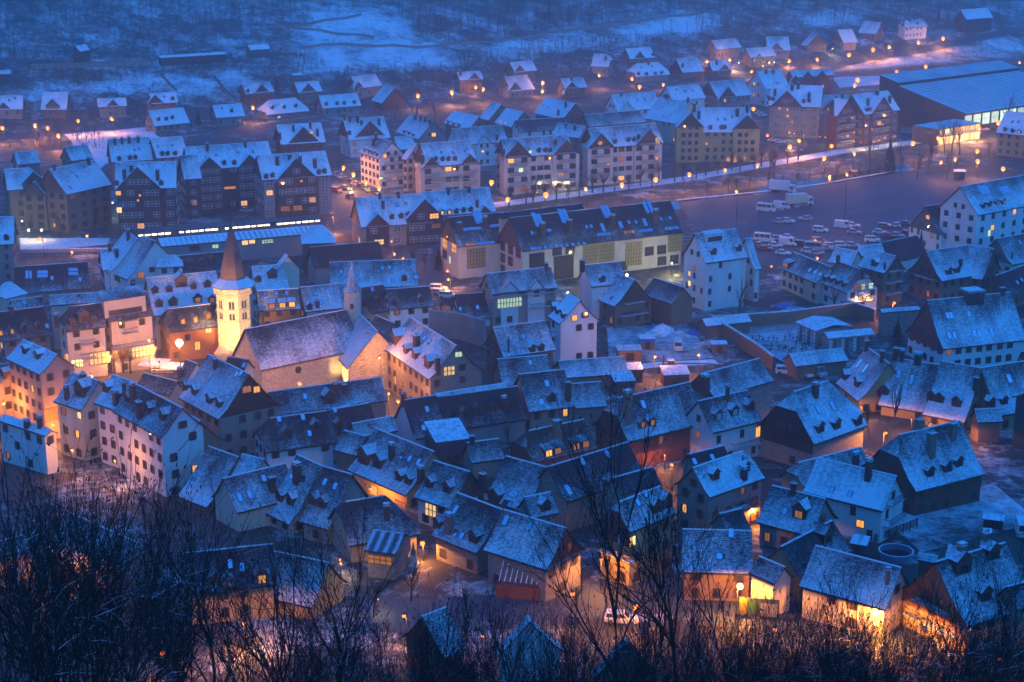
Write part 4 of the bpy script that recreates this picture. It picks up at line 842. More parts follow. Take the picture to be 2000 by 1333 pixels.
B('snowy hipped roof near the left edge behind pink row', 4, 20,345, 62,335, 0,440, 11, 'cream', hp=(.9,.9), nw=0, **{**OLD, 'sn': .8})
B('low snowy roof joining hipped house and square houses', 4, 55,440, 235,415, 300,540, 10, 'cream', sk=[(135,452)], nw=0, **{**OLD, 'sn': .6})
B('long pale slate roof behind the square house facades', 4, 272,412, 700,385, 705,440, 12, 'cream', nw=0, **{**OLD, 'sn': .65})
B('house roof with flat snowy edge and two chimneys at lower left', 4, 20,1075, 285,1162, 25,1120, 8, 'white', pt=30, ch=[(150,1130,1.2,.9),(222,1120,1.8,.8),(40,1165,1.6,1)], **{**OLD, 'sn': .9, 'wp': .3})
B('pink house at the left edge under the hotel', 4, -60,800, 40,835, -10,930, 11, 'pink', d=[(15,840,1.4)], **{**OLD, 'sn': .7})
# ---------------------------------------------------------------- old town, centre
B('long rubble stone house with slate dormers and lit gable window', 5, 690,692, 430,531, 400,788, 14, 'stone', d=[(335,665,2.6),(400,720,1.6),(448,748,1.8),(520,800,2.2)], ch=[(467,668,2.4,1.3),(583,790,2.2,1)], sk=[(490,630),(512,650),(540,670),(450,600)], lit=[(648,832,2.2,1.7,'litwhite'),(700,740,1.4,1,'litcool'),(352,885,.9,1.6,'lit'),(385,905,1,1,'litdim')], **{**OLD, 'sn': .62, 'wp': .85})
B('slate house with single flue pipe and twin dormers mid town', 5, 892,590, 1185,551, 940,758, 11, 'tan', gm='timber', sk=[(1063,640),(1060,735)], d=[(1115,722,1.3),(1165,716,1.3)], ch=[(980,700,3,.3)], **{**OLD, 'sn': .45})
B('lower slate roof attached below the flue pipe house', 5, 915,766, 1200,742, 967,915, 8, 'stone', sk=[(1100,785)], nw=0, **{**OLD, 'sn': .5})
B('low long roof along the builders yard', 5, 1255,776, 1622,751, 1640,848, 5, 'stone', nw=0, **{**OLD, 'sn': .6, 'pt': 32})
B('slate house with tall chimney stack and one dormer centre right', 5, 1035,851, 1292,823, 1092,1062, 11, 'stone', sk=[(1193,902,.9,1.4),(1163,1005,.9,1.2)], d=[(1222,990,1.6)], ch=[(1312,950,3.4,.9)], **{**OLD, 'sn': .5})
B('low slate roof right of the tall chimney house', 5, 1315,905, 1500,891, 1357,1042, 7, 'stone', nw=0, **{**OLD, 'sn': .6})
B('white gable-ended slate house with three skylights above long roof', 5, 386,996, 576,966, 440,1216, 9, 'white', sk=[(525,1045),(505,1150),(555,1140)], ch=[(390,980,1.2,.5)], nw=0, **{**OLD, 'sn': .3})
B('long dark roof with five small dormers in the centre', 5, 582,978, 1032,916, 632,1166, 9, 'concrete', d=[(668,1080,1.4),(742,1070,1.4),(815,1052,1.4),(903,1038,1.4),(993,1025,1.4)], ch=[(955,1015,2.2,.8)], wp=.2, sn=.15)
B('frosted tile roof strip behind the long dark roof', 5, 572,960, 965,898, 590,1005, 9, 'stone', nw=0, roofm='tile_snow', **{**OLD, 'sn': .75})
B('brown wooden gabled house with tall brick chimney and twin dormers', 5, 1588,984, 1992,893, 1702,1215, 12, 'redplaster', gm='darkwood', hp=(.35,0), pt=50, wtop=1.0, d=[(1730,1130,1.5,'litdim'),(1783,1120,1.5,'litdim')], sk=[(1730,1018,.9,1.6)], ch=[(1645,1030,5,1.3)], cm='brickstone', wp=.5, sn=.5)
B('reddish tile roof with four long slanted roof windows', 5, 1090,1166, 1402,1101, 1150,1335, 8, 'redplaster', hp=(.5,0), roofm='tile_snow', shed=[(1205,1300,1.5,'lit'),(1255,1285,1.5,'litdim'),(1358,1262,1.5,'litdim'),(1410,1248,1.5,'litdim')], ch=[(1252,1150,2.6,1.3)], cm='brickstone', sn=.3, nw=0)
B('small dark slate roof below the long dark roof', 5, 745,1232, 928,1209, 778,1345, 6, 'stone', ch=[(775,1215,1.2,.8)], nw=0, **{**OLD, 'sn': .4})
B('low slate roof at the alley corner with snow patches', 5, 105,1126, 335,1083, 150,1205, 8, 'pink', nw=0, **{**OLD, 'sn': .55})
B('dark slate roof with small dormer above the alley', 5, 5,1042, 165,1004, 200,1122, 9, 'pink', d=[(42,1120,1.2)], sk=[(10,1045)], nw=0, **{**OLD, 'sn': .2})
B('slate house with twin red dormers behind the church lane lamp', 4, 1497,949, 2125,866, 1532,1084, 9, 'stone', sk=[(1700,975),(1797,962),(1858,950)], d=[(2060,1035,1.5),(2103,1030,1.5),(1840,1000,2.2)], ch=[(1870,930,1.6,.8),(1920,930,1.4,.8)], sn=.35, wp=.2)
B('white house with hipped slate roof and two dormers by the lane', 4, 1507,1096, 1825,1053, 1582,1272, 9, 'white', hp=(.6,0), d=[(1605,1185,1.7),(1765,1145,1.6)], sk=[(1688,1090),(1555,1100),(1725,1180)], lit=[], **{**OLD, 'sn': .3})
B('slate roof with gable dormer right of the white lane house', 4, 1830,1050, 2060,1010, 1870,1192, 9, 'white', d=[(1895,1135,1.4)], sk=[(1865,1048)], nw=0, **{**OLD, 'sn': .25})
# ---------------------------------------------------------------- right side
B('cream house with lit box dormer above the car park', 6, 920,252, 714,169, 735,300, 9, 'cream', shed=[(668,245,3,'litdim',1.3)], sk=[(805,270),(835,283),(865,295)], **{**OLD, 'sn': .5})
B('white chalet with lamps on two wooden balconies by cemetery', 6, 1090,266, 957,219, 990,390, 10, 'white', hp=(.35,0), d=[(882,322,1.1),(915,330,1.1),(950,342,1.1),(985,355,1.1)], gb=1, ch=[(962,200,1.6),(1100,275,1.6)], lit=[(1063,365,1.2,1.4,'litdim'),(1100,365,1,1.6,'litwhite'),(1143,358,1.2,1.4,'litcool'),(1085,430,1,1.4,'lit'),(1130,432,1.2,1.4,'lit')], rail='darkwood', **{**OLD, 'sn': .4})
B('small snowy roof at the car park edge', 6, 947,142, 1075,166, 888,222, 9, 'cream', nw=0, **{**OLD, 'sn': .75})
B('brown gabled house with lamp below behind the balcony chalet', 6, 1285,192, 1135,153, 1150,270, 12, 'tan', gm='timber', gb=1, d=[(1160,235,1.6)], ch=[(1222,250,1.5,.5)], **{**OLD, 'sn': .75})
B('turquoise-tinged low roof beside the parked cars', 6, 1070,136, 1205,125, 1110,192, 8, 'cream', nw=0, **{**OLD, 'sn': .8})
B('stone chalet with two boarded gables and twin dormers', 6, 1450,166, 1682,130, 1540,333, 12, 'tan', gm='timber', wings=[(1832,150,1682,129,1722,318,12)], d=[(1583,285,1.6),(1630,275,1.6)], ch=[(1645,225,1.6)], bal=[(1450,310,6)], **{**OLD, 'sn': .65, 'wp': .9})
B('dark roofed chalet at right edge with boarded front', 6, 1842,300, 2020,235, 1930,412, 8, 'tan', gm='timber', sk=[(1960,340),(1985,325)], **{**OLD, 'sn': .2})
B('half-timbered house with skylights at the upper right edge', 6, 1842,96, 2020,62, 1912,246, 9, 'cream', gm='greywood', sk=[(1918,130),(1975,115),(1955,200)], ch=[(1932,190,1.8,.4)], **{**OLD, 'sn': .5})
B('dark roof behind the conifer at the car park edge', 6, 1180,122, 1402,76, 1440,190, 8, 'white', nw=0, sn=.1)
B('large red and white gable-ended house with sixteen skylights', 6, 1456,440, 1925,393, 1562,710, 14, 'white', gm='redwood', pt=50, wtop=1.5, flare=True, sk=[(1572,525,.9,1.6),(1592,523,.9,1.6),(1690,515,.9,1.4),(1580,635,.9,1.6),(1610,632,.9,1.6),(1720,622,.9,1.6),(1748,620,.9,1.6),(1815,610,.9,1.5)], ch=[(1710,405,1.4,4),(1878,385,1.2,1)], wp=.9, kind='plain', ww=1.3, sn=.42)
B('low shed roof inside the cemetery corner left', 6, 205,545, 460,519, 470,560, 4, 'tan', pt=28, nw=0, name='shed', cat='shed', sn=.8)
B('low roofed garage row between cemetery and parked van', 6, 690,738, 985,706, 1018,775, 5, 'tan', pt=32, nw=0, name='garage', cat='garage', sn=.75)
B('open fronted stone shelter beside the dark conifer', 6, 1195,490, 1410,473, 1418,492, 6, 'stone', pt=25, nw=0, name='shed', cat='shed', sn=.85)
ROW = dict(sn=.62, kind='shut', wp=.7, pt=50, group='joined slate houses sweeping along the right lane')
B('first sweeping slate house with paired pink dormers by the lane', 6, 1122,697, 1250,792, 995,938, 10, 'ochre', sk=[(1080,790,.8,2),(1115,820,.8,2)], d=[(990,870,1.8),(1060,905,1.8)], ch=[(1122,690,1.8,.8),(1208,750,2,.8),(1015,950,3.2,1.4)], **ROW)
B('second sweeping slate house with tall black chimneys on its ridge', 6, 1262,757, 1540,800, 1190,1022, 10, 'ochre', sk=[(1300,850,.8,1.8),(1372,880,.8,2)], d=[(1180,932,1.7),(1217,948,1.7)], ch=[(1232,720,3.6,1.2),(1283,735,2,.9),(1318,745,1.8,.8),(1408,760,1.4,1.3)], **ROW)
B('third sweeping slate house with dark melted ridge', 6, 1535,777, 1765,818, 1480,1085, 11, 'ochre', d=[(1480,978,1.7),(1525,988,1.7),(1620,1012,1.8)], ch=[(1472,805,2,.8),(1730,900,2,.9)], **ROW)
B('last sweeping slate house with reddish roof at right edge', 6, 1755,815, 2010,775, 1720,1108, 11, 'ochre', d=[(1720,1028,1.6),(1820,1015,1.6),(1892,1003,1.5)], sk=[(1915,875,1,1.8)], roofm='tile_snow', **{**ROW, 'sn': .45})
B('dark brown barn house with half-hipped roof and three dormers', 6, 715,948, 905,886, 812,1250, 13, 'stone', gm='darkwood', hp=(.35,.7), pt=50, wtop=2.5, d=[(868,1155,1.8),(960,1135,1.8),(1080,1115,1.8)], sk=[(848,1045,.9,1.8),(930,1028,.9,1.8)], ch=[(835,940,2,1)], sn=.55, wp=.5)
B('white house with three white-shuttered dormers and lit balcony doors', 6, 178,1001, 457,938, 297,1170, 11, 'white', d=[(297,1085,1.7,'blindwhite'),(388,1062,1.7,'blindwhite'),(478,1035,1.7)], ch=[(345,960,2.6,.6),(565,1070,1,.3)], lit=[(515,1170,1.2,1.9,'lit'),(518,1265,1.4,1.4,'lit')], bal=[(465,1240,9)], sn=.5, wp=.7, kind='plain')
B('broad frosted slate roof at the yard corner', 6, 190,850, 525,761, 255,985, 11, 'stone', gm='redwood', ch=[(225,900,2.4,1.2)], nw=0, **{**OLD, 'sn': .5, 'pt': 42})
B('boarded barn with tall chimneys and three dormers right of lamp', 6, 1302,1188, 1642,1109, 1477,1486, 12, 'redplaster', gm='redwood', hp=(.35,0), pt=48, wtop=2.5, d=[(1480,1405,1.6),(1578,1378,1.6),(1640,1345,1.6)], ch=[(1482,1240,3.6,1.2),(1600,1165,2.4,1.1),(1415,1110,2,1)], cm='brickstone', sn=.45, wp=.7)
B('tall dark green shed wall at the right edge', 6, 2075,925, 2230,890, 1705,1190, 12, 'darkgreen', pt=30, nw=0, name='shed', cat='shed', sn=.6)
B('small low roof between sweeping houses and green shed', 6, 1722,1046, 1862,1040, 1700,1122, 6, 'tan', nw=0, **{**OLD, 'sn': .7})
B('dark gabled roof peeping in at the right edge', 6, 1985,722, 2080,745, 1862,790, 10, 'darkwood', nw=0, sn=.3)
# ---------------------------------------------------------------- near rows
B('near slate house with two big gabled dormers and lamp-lit wall', 8, 565,46, 235,-86, 290,240, 9, 'ochre', d=[(165,95,2.6),(243,115,2.2),(362,190,1.5),(412,210,1.5)], sk=[(385,70),(430,85),(480,103)], ch=[(328,45,2.2,.9),(490,165,1.6,1)], lit=[(232,262,1.6,1.6,'lit'),(380,350,2.4,1.4,'litdim')], sn=.55, wp=.6)
B('slate roof left of the big gabled dormers with twin dormers', 5, 60,1162, 188,1195, 5,1272, 8, 'tan', d=[(15,1290,1.5),(55,1310,1.5)], nw=0, **{**OLD, 'sn': .5})
B('slate house with boarded end and floodlit white wall', 8, 765,158, 562,95, 580,342, 9, 'white', gm='timber', d=[(530,222,1.5),(632,252,1.6)], lit=[(548,372,2.2,2,'litwhite')], ch=[(835,195,1.4,.9)], sn=.55, wp=.7)
B('rubble stone house with two slate dormers and red shutters', 8, 945,369, 692,274, 660,558, 9, 'stone', d=[(575,452,1.4),(778,535,1.7)], ch=[(650,455,2.6,1)], sk=[(685,370,.8,1.5),(683,505),(720,520),(960,430,.9,1.6)], cm='brickstone', sn=.42, wp=.8)
B('slate house over the glazed pergola terrace', 8, 1303,473, 951,369, 1030,655, 10, 'stone', gm='redwood', sk=[(965,430,.9,1.6),(1095,465,.8,1.2)], sn=.5, wp=.6)
B('plain slate roof with paired skylights behind pergola house', 8, 963,70, 1195,133, 838,312, 9, 'stone', sk=[(998,280,.9,1.2),(1018,283,.9,1.2),(960,352,.9,1.1),(985,355,.9,1.1)], d=[(895,330,2)], nw=0, **{**OLD, 'sn': .48})
B('wide dark slate roof behind the bare centre tree', 8, 1195,132, 1645,-8, 1300,330, 10, 'stone', sk=[(1390,100,.9,1.4),(1530,60,.9,1.4),(1315,265,1,2.2)], nw=0, **{**OLD, 'sn': .28})
B('slate roof with hatch between centre tree and pergola house', 8, 1068,300, 1215,270, 1130,415, 9, 'stone', d=[(1190,355,1.6)], nw=0, **{**OLD, 'sn': .5})
B('dark hipped slate house left of the floodlit wall', 8, 70,325, 290,290, 118,568, 8, 'stone', hp=(.3,.8), pt=42, ch=[(300,385,2,.8)], nw=0, **{**OLD, 'sn': .28})
B('near twin slate house left part with two dormers', 7, 1800,127, 1655,62, 1590,443, 10, 'cream', pt=50, d=[(1552,300,1.7),(1612,318,1.7)], ch=[(1655,165,2.6,1.2),(1515,225,2,.9)], sk=[(1630,180),(1690,200)], **{**OLD, 'sn': .5})
B('near twin slate house right part with pink gable', 7, 1965,173, 1805,129, 1785,470, 10, 'pink', pt=50, d=[(1737,318,1.6),(1792,338,1.6)], sk=[(1812,215),(1870,238)], **{**OLD, 'sn': .5})
B('low slate roof with twin skylights between bare trunks', 7, 1242,196, 1590,112, 1297,396, 8, 'cream', sk=[(1335,300,.8,1.6),(1390,285,.8,1.5),(1470,195,.8,1.2)], ch=[(1515,225,2,1)], nw=0, **{**OLD, 'sn': .5})
B('small slate roof lowest under the rubble stone gable', 7, 1330,76, 1162,16, 1030,318, 8, 'brickstone', nw=0, **{**OLD, 'sn': .6})
B('pale snowy roof corner behind the twin slate house', 7, 1348,58, 1472,90, 1228,192, 8, 'cream', nw=0, **{**OLD, 'sn': .7})
B('slate house with orange lit wall deep in the thicket', 7, 1025,612, 1520,560, 1122,832, 9, 'ochre', gm='timber', d=[(1200,775,1.5),(1272,790,1.4),(1462,770,1.8,'lit')], sk=[(1283,672,.7,1.4),(1350,690,.7,1.2)], sn=.3, wp=.6)
B('tiled roof right of the thicket house with low dormer', 7, 1510,597, 1835,665, 1640,895, 7, 'ochre', nw=0, **{**OLD, 'sn': .5})
B('pink long house behind the left thicket', 7, 385,385, 770,555, 250,600, 7, 'pink', **{**OLD, 'sn': .5, 'wp': .2})
B('low house with bright eave light at the left edge', 7, -60,560, 170,500, -20,640, 6, 'ochre', **{**OLD, 'sn': .5})
B('timber-roofed terrace house with glass canopy and garden lights', 8, 225,482, 400,505, 138,590, 6, 'stone', pt=25, roofm='metal_snow', lit=[(265,650,3.5,1.2,'litdim'),(195,768,1.6,1.6,'litwhite')], nw=0, **{**OLD, 'sn': .3})
B('gable peak with snowy edge rising from the bottom trees', 8, 632,912, 500,965, 800,1120, 8, 'redplaster', nw=0, roofm='tile_snow', **{**OLD, 'sn': .6})
B('blue-grey gable front with snow verge at bottom centre', 8, 1100,995, 1085,960, 900,1170, 8, 'white', nw=0, **{**OLD, 'sn': .7})
B('dark gable among bottom branches right of the centre trunk', 8, 1640,1110, 1620,1080, 1440,1290, 8, 'timber', nw=0, **{**OLD, 'sn': .3})
B('gabled house with glowing yellow facade and two roof dormers', 8, 1592,328, 1832,236, 1735,466, 12, 'ochre', gm='darkwood', hp=(.3,0), wtop=2.6, pt=48, d=[(1812,360,1.8),(1868,335,2)], sk=[(1742,280),(1700,330)], lit=[(1668,545,1.2,1.4,'litwhite')], bal=[(1590,620,6)], sn=.6, wp=.7)
B('dark slate roof behind the glowing facade house', 8, 1560,192, 1785,130, 1660,270, 11, 'stone', d=[(1535,215,1.6)], nw=0, **{**OLD, 'sn': .25})
B('timber fronted house with lamp-lit left gable near bottom right', 9, 92,478, 482,488, 380,726, 9, 'tan', gm='timber', sk=[(365,500,.8,1.4),(300,628,.9,1)], sn=.5, wp=.9)
B('small grey roof above the lamp-lit timber house', 9, 300,392, 425,362, 482,472, 9, 'stone', nw=0, **{**OLD, 'sn': .3})
B('pale pink house with snowy roof and iron balcony', 9, 150,136, 430,43, 277,292, 11, 'pink', hp=(0,.4), d=[(282,180,1.6),(455,135,1.4)], ch=[(437,175,1.6,.9),(432,100,1.2,.3)], bal=[(408,352,3)], sn=.72, wp=.85)
B('dark slate roof peeping behind the pale pink house', 9, 122,62, 325,12, 152,132, 11, 'stone', sk=[(160,100),(260,78)], nw=0, **{**OLD, 'sn': .2})
B('grey gabled house with one lit dormer in front of chalet', 9, 895,309, 592,234, 640,475, 8, 'grey', d=[(742,395,2.2,'litdim')], sk=[(665,378)], ch=[(715,235,1.4,.7)], sn=.45, wp=.5)
B('white chalet with brown balconies and two lit windows', 9, 1290,183, 846,79, 970,320, 10, 'white', ch=[(1132,150,2.8,.9)], sk=[(925,262),(1028,285)], gb=1, lit=[(1087,448,1.2,1.1,'lit'),(1197,458,.9,2,'lit')], sn=.7, wp=.25, kind='plain')
B('frost-covered tile roof glowing pink before the boarded barn', 9, 738,108, 1092,20, 740,250, 7, 'ochre', roofm='tile_snow', ch=[(1060,95,2,.9)], hp=(.5,0), nw=0, **{**OLD, 'sn': .6})
B('slate roof with one big snowy dormer beside pool', 9, 642,576, 930,428, 722,772, 8, 'ochre', d=[(908,530,2.2)], nw=0, **{**OLD, 'sn': .35})
B('long lilac slate roof over a lamp-lit wall bottom right', 9, 1315,693, 833,569, 960,855, 9, 'cream', ch=[(1238,745,1.8,.5)], cm='brickstone', sn=.68, wp=.5)
B('curved-top floodlit wall house with painted billboard', 9, 520,628, 665,690, 430,705, 7, 'cream', nw=0, **{**OLD, 'sn': .5})
B('orange timber gabled chalet with brick chimneys at bottom right', 9, 1500,661, 1895,552, 1805,985, 11, 'ochre', gm='warmwood', wtop=1.5, ch=[(1385,618,3,.9),(1458,548,2,.9),(1648,625,2.6,1),(1790,515,2.2,.9)], d=[(1665,700,2.6),(1790,850,1.8),(1835,620,2)], cm='brickstone', gb=1, lit=[(1690,1022,.6,1.2,'lit')], sn=.45, wp=.8)
B('small outbuilding roof by the chalet chimneys', 9, 1408,610, 1520,632, 1400,648, 6, 'redplaster', nw=0, **{**OLD, 'sn': .7, 'pt': 30})
B('slate roof corner at the bottom right edge among branches', 9, 1900,800, 2050,760, 1960,930, 8, 'stone', nw=0, **{**OLD, 'sn': .4})
# ---------------------------------------------------------------- church
nave = frame(4, 1362,600, 1930,490, 1445,832, 14, 50)
church = thing('church', 'floodlit stone church with octagonal bell tower, slate spire and long nave', 'church', nave.M)
ci = nave.M.inverted()
body(church, ci, nave, 'paleston', .42, (0, 0), None, False, 'slate_snow')
tra = frame(4, 2105,612, 1985,493, 1925,806, 13, 48); body(church, ci, tra, 'paleston', .75, (0, 0), None, False)
cha = frame(5, 240,522, 330,560, 330,650, 10, 45); body(church, ci, cha, 'stone', .4, (0, .5), None, False)
# tower: eight sided, built around the west corner
T0 = unp(463, 706); TY = T0.y
def tz(py): return aty(463, py, TY).z
def octa(mb, r0, z0, r1, z1, m=0, n=8, rot=R(22.5), cap=False):
    a = [(r0*math.cos(rot+6.28319*i/n), r0*math.sin(rot+6.28319*i/n), z0) for i in range(n)]; b = [(r1*math.cos(rot+6.28319*i/n), r1*math.sin(rot+6.28319*i/n), z1) for i in range(n)]
    for i in range(n):
        j = (i+1) % n; mb.face([a[i], a[j], b[j], b[i]], m, [(i*2.0, z0*1.2), (i*2.0+2, z0*1.2), (i*2.0+1.5, z1*1.2), (i*2.0+.5, z1*1.2)])
    if cap: mb.face(b, m)
TM = Matrix.Translation((T0.x, T0.y, 0)); RT = 3.75
def tpart(name, mb, mats, **kw): 
    o = link(name, mb.mesh(name, mats), church, ci @ TM, **kw); occlude(mb.v, mb.f, TM); return o
zc, zs, zb = tz(572), tz(556), tz(541)
b = MB(); octa(b, RT, -2, RT, zc, 0); octa(b, RT, zc, RT+.55, zc+.9, 0); octa(b, RT+.55, zc+.9, RT+.55, zs-.1, 0, cap=True); shaft = tpart('tower_shaft', b, ['paleston'])
for zz in (tz(600), tz(622), tz(648)):
    b = MB(); octa(b, RT, zz-.15, RT+.13, zz-.1); octa(b, RT+.13, zz-.1, RT+.13, zz+.12); octa(b, RT+.13, zz+.12, RT, zz+.2); o = link('string_course', b.mesh('string_course', ['paleston']), shaft)
b = MB(); octa(b, RT+1.0, zs-.12, RT+1.0, zs+.05, 1); octa(b, RT+1.0, zs+.05, RT-1.2, zb, 0); octa(b, RT+1.0, zs-.12, RT, zs-.12, 1); tpart('tower_skirt_roof', b, ['slate_snow', 'darkwood'], snow=.95)
ztop = tz(434)
b = MB(); octa(b, RT-.9, zb-.6, RT-1.35, zb+2.2, 0); octa(b, RT-1.35, zb+2.2, .14, ztop, 0, cap=True); sp_ = tpart('spire', b, ['shingle'])
b = MB(); b.tube([(0, 0, ztop), (0, 0, ztop+1.6)], .05, .03); b.box(-.35, .35, -.03, .03, ztop+1.0, ztop+1.08); link('cross', b.mesh('cross', ['iron']), sp_)
b = MB(); b.box(-RT-.3, RT-1.0, -RT-.3, RT-.5, -2, tz(680)); tpart('tower_base', b, ['paleston'])
b = MB()
for q in ((-RT-1.2, -RT-1.2), (RT-1.0, -RT-1.2), (RT-1.0, RT), (-RT-1.2, RT)): pass
zz = tz(680); c4 = [(-RT-.35, -RT-.35), (RT-.9, -RT-.35), (RT-.9, RT-.5), (-RT-.35, RT-.5)]
for i in range(4):
    p, q = c4[i], c4[(i+1) % 4]; b.face([(p[0], p[1], zz), (q[0], q[1], zz), (q[0]*.6, q[1]*.6, zz+1.2), (p[0]*.6, p[1]*.6, zz+1.2)])
tpart('tower_base_roof', b, ['paleston'])
# corbels and paired belfry windows
ap = RT*math.cos(R(22.5))
for i in range(8):
    a = R(45*i); n = Vector((math.cos(a), math.sin(a), 0))
    if n.y > .5: continue
    Mf = Matrix.Translation(n*ap) @ Matrix.Rotation(a+R(90), 4, 'Z')
    for k in range(6):
        bb = MB(); bb.box(-.14, .14, -.5, .1, 0, .55); link('corbel', cached('corb', lambda: bb.mesh('corbel', ['paleston'])), shaft, Mf @ Matrix.Translation((-1.25+.5*k, 0, zc+.15)))
    for (z0, hh, s) in ((tz(597), 1.75, .55), (tz(618), 1.5, .35)):
        o = link('belfry_window', cached(('bw', hh), lambda: (lambda m_: (m_.box(-.62, .62, -.07, .05, -.12, 0), m_.box(-.06, .06, -.06, .05, 0, hh*.85), m_.mesh('belfry_window', ['paleston']))[-1])(MB())), shaft, Mf @ Matrix.Translation((0, 0, z0)))
        def arch(w, h):
            m_ = MB(); pts = [(-w, -.025, 0), (w, -.025, 0), (w, -.025, h*.72)]+[(w*math.cos(t*.3927), -.025, h*.72+h*.28*math.sin(t*.3927)) for t in range(1, 8)]+[(-w, -.025, h*.72)]
            m_.face(pts); return m_.mesh('opening', ['glass'])
        for q in (-1, 1): link('opening', cached(('arch', hh), lambda: arch(.24, hh)), o, Matrix.Translation((q*.33, 0, .02)))
# little bell turret over the crossing
U0 = unpz(689, 601, nave.g0+nave.H); 
def uz(py): return aty(689, py, U0.y).z
b = MB(); zz = uz(570); octa(b, 1.75, uz(608)-2, 1.75, zz); octa(b, 1.75, zz, 1.95, zz+.2)
UM = Matrix.Translation((U0.x, U0.y, 0)); tu = link('bell_turret', b.mesh('bell_turret', ['cream']), church, ci @ UM)
b = MB(); octa(b, 2.15, zz+.2, 1.2, zz+1.3); octa(b, 1.2, zz+1.3, .1, uz(512), cap=True); link('turret_roof', b.mesh('turret_roof', ['slate_snow']), tu, snow=.35)
b = MB(); b.box(-.35, .35, -1.72, -1.6, uz(600), uz(590)); link('turret_window', b.mesh('turret_window', ['glass']), tu)
# round window and slits on the nave
M0, L0 = side_frame(nave, 0)
b = MB(); ring = [(.75*math.cos(i*.5236), -.03, .75*math.sin(i*.5236)) for i in range(12)]; b.face(ring)
o_, d_ = local_ray(nave, 4, 1662, 828); t_ = (-nave.wy-o_.y)/d_.y; q_ = o_+d_*t_
ow = link('round_window', b.mesh('round_window', ['glass']), church, ci @ nave.M @ TR(q_.x, -nave.wy-.02, q_.z))
b = MB()
for i in range(12):
    a0, a1 = i*.5236, (i+1)*.5236
    b.face([(r_*math.cos(a), -.06, r_*math.sin(a)) for r_, a in ((.75, a0), (.95, a0), (.95, a1), (.75, a1))][::-1])
link('stone_ring', b.mesh('stone_ring', ['paleston']), ow)
for (c_, x_, y_) in ((5, 165, 750), (5, 165, 830)):
    M1, L1 = side_frame(tra, 1)
    for k in range(4):
        Mk, Lk = side_frame(tra, k)
        if facing(Mk) < .05: continue
        I = Mk.inverted(); o_ = I @ CAM; dd = I.to_3x3() @ ray(*P(c_, x_, y_)); t_ = -o_.y/dd.y; q_ = o_+dd*t_
        if abs(q_.x) < Lk/2 and 0 < q_.z < 12: link('window', window_mesh(.9, 1.6, 'plain'), church, ci @ Mk @ Matrix.Translation((q_.x, 0, q_.z-.8))); break

# ---------------------------------------------------------------- bus station with its strip of lights
bs_, fr_ = B('long low bus station hall with lit office windows', 4, 880,96, 1755,22, 1760,66, 7, 'concrete', pt=16, name='bus_station', cat='bus station', sn=.8, nw=0, flare=False, roofm='metal_snow', big=True,
  lit=[(1200,138,1.6,1,'litcool'),(1275,130,1.2,.8,'litwhite'),(1365,118,1.6,1.2,'litwhite'),(1405,112,1.6,1.0,'litwhite'),(1432,112,1.2,1.0,'litcool'),(1490,110,3.0,1.0,'litcool'),(1085,150,2.4,1.4,'glass'),(1160,140,2,1.4,'glass')])
cA, cB = unp(268, 462, 5.2), unp(626, 432, 5.2); cd = (cB-cA); cl_ = cd.length; can = thing('lit_canopy', 'long platform canopy with a bright strip of lights', 'canopy', Matrix.Translation(cA) @ Matrix.Rotation(math.atan2(cd.y, cd.x), 4, 'Z'))
b = MB(); b.box(0, cl_, -.6, 5, .55, .85, 0, 1); link('canopy_roof', b.mesh('canopy_roof', ['darkmetal', 'darkmetal']), can)
b = MB(); b.box(0, cl_, -.75, -.6, .5, 1.0); link('fascia', b.mesh('fascia', ['darkmetal']), can)
for i in range(10): bb = MB(); bb.box(-.12, .12, -.12, .12, -5.2, .55); link('post', cached('cpost', lambda: bb.mesh('post', ['iron'])), can, Matrix.Translation((cl_*(i+.5)/10, 3.2, 0)))
n = 28; lr = random.Random(3)
for i in range(n):
    if i in (5, 12, 20): continue
    w_ = cl_/n*lr.uniform(.55, .92); bb = MB(); bb.box(-w_/2, w_/2, -.35, 0, .0, .42)
    o = link('light_panel', bb.mesh('light_panel', ['tube']), can, Matrix.Translation((cl_*(i+.5)/n, -.15, 0)))

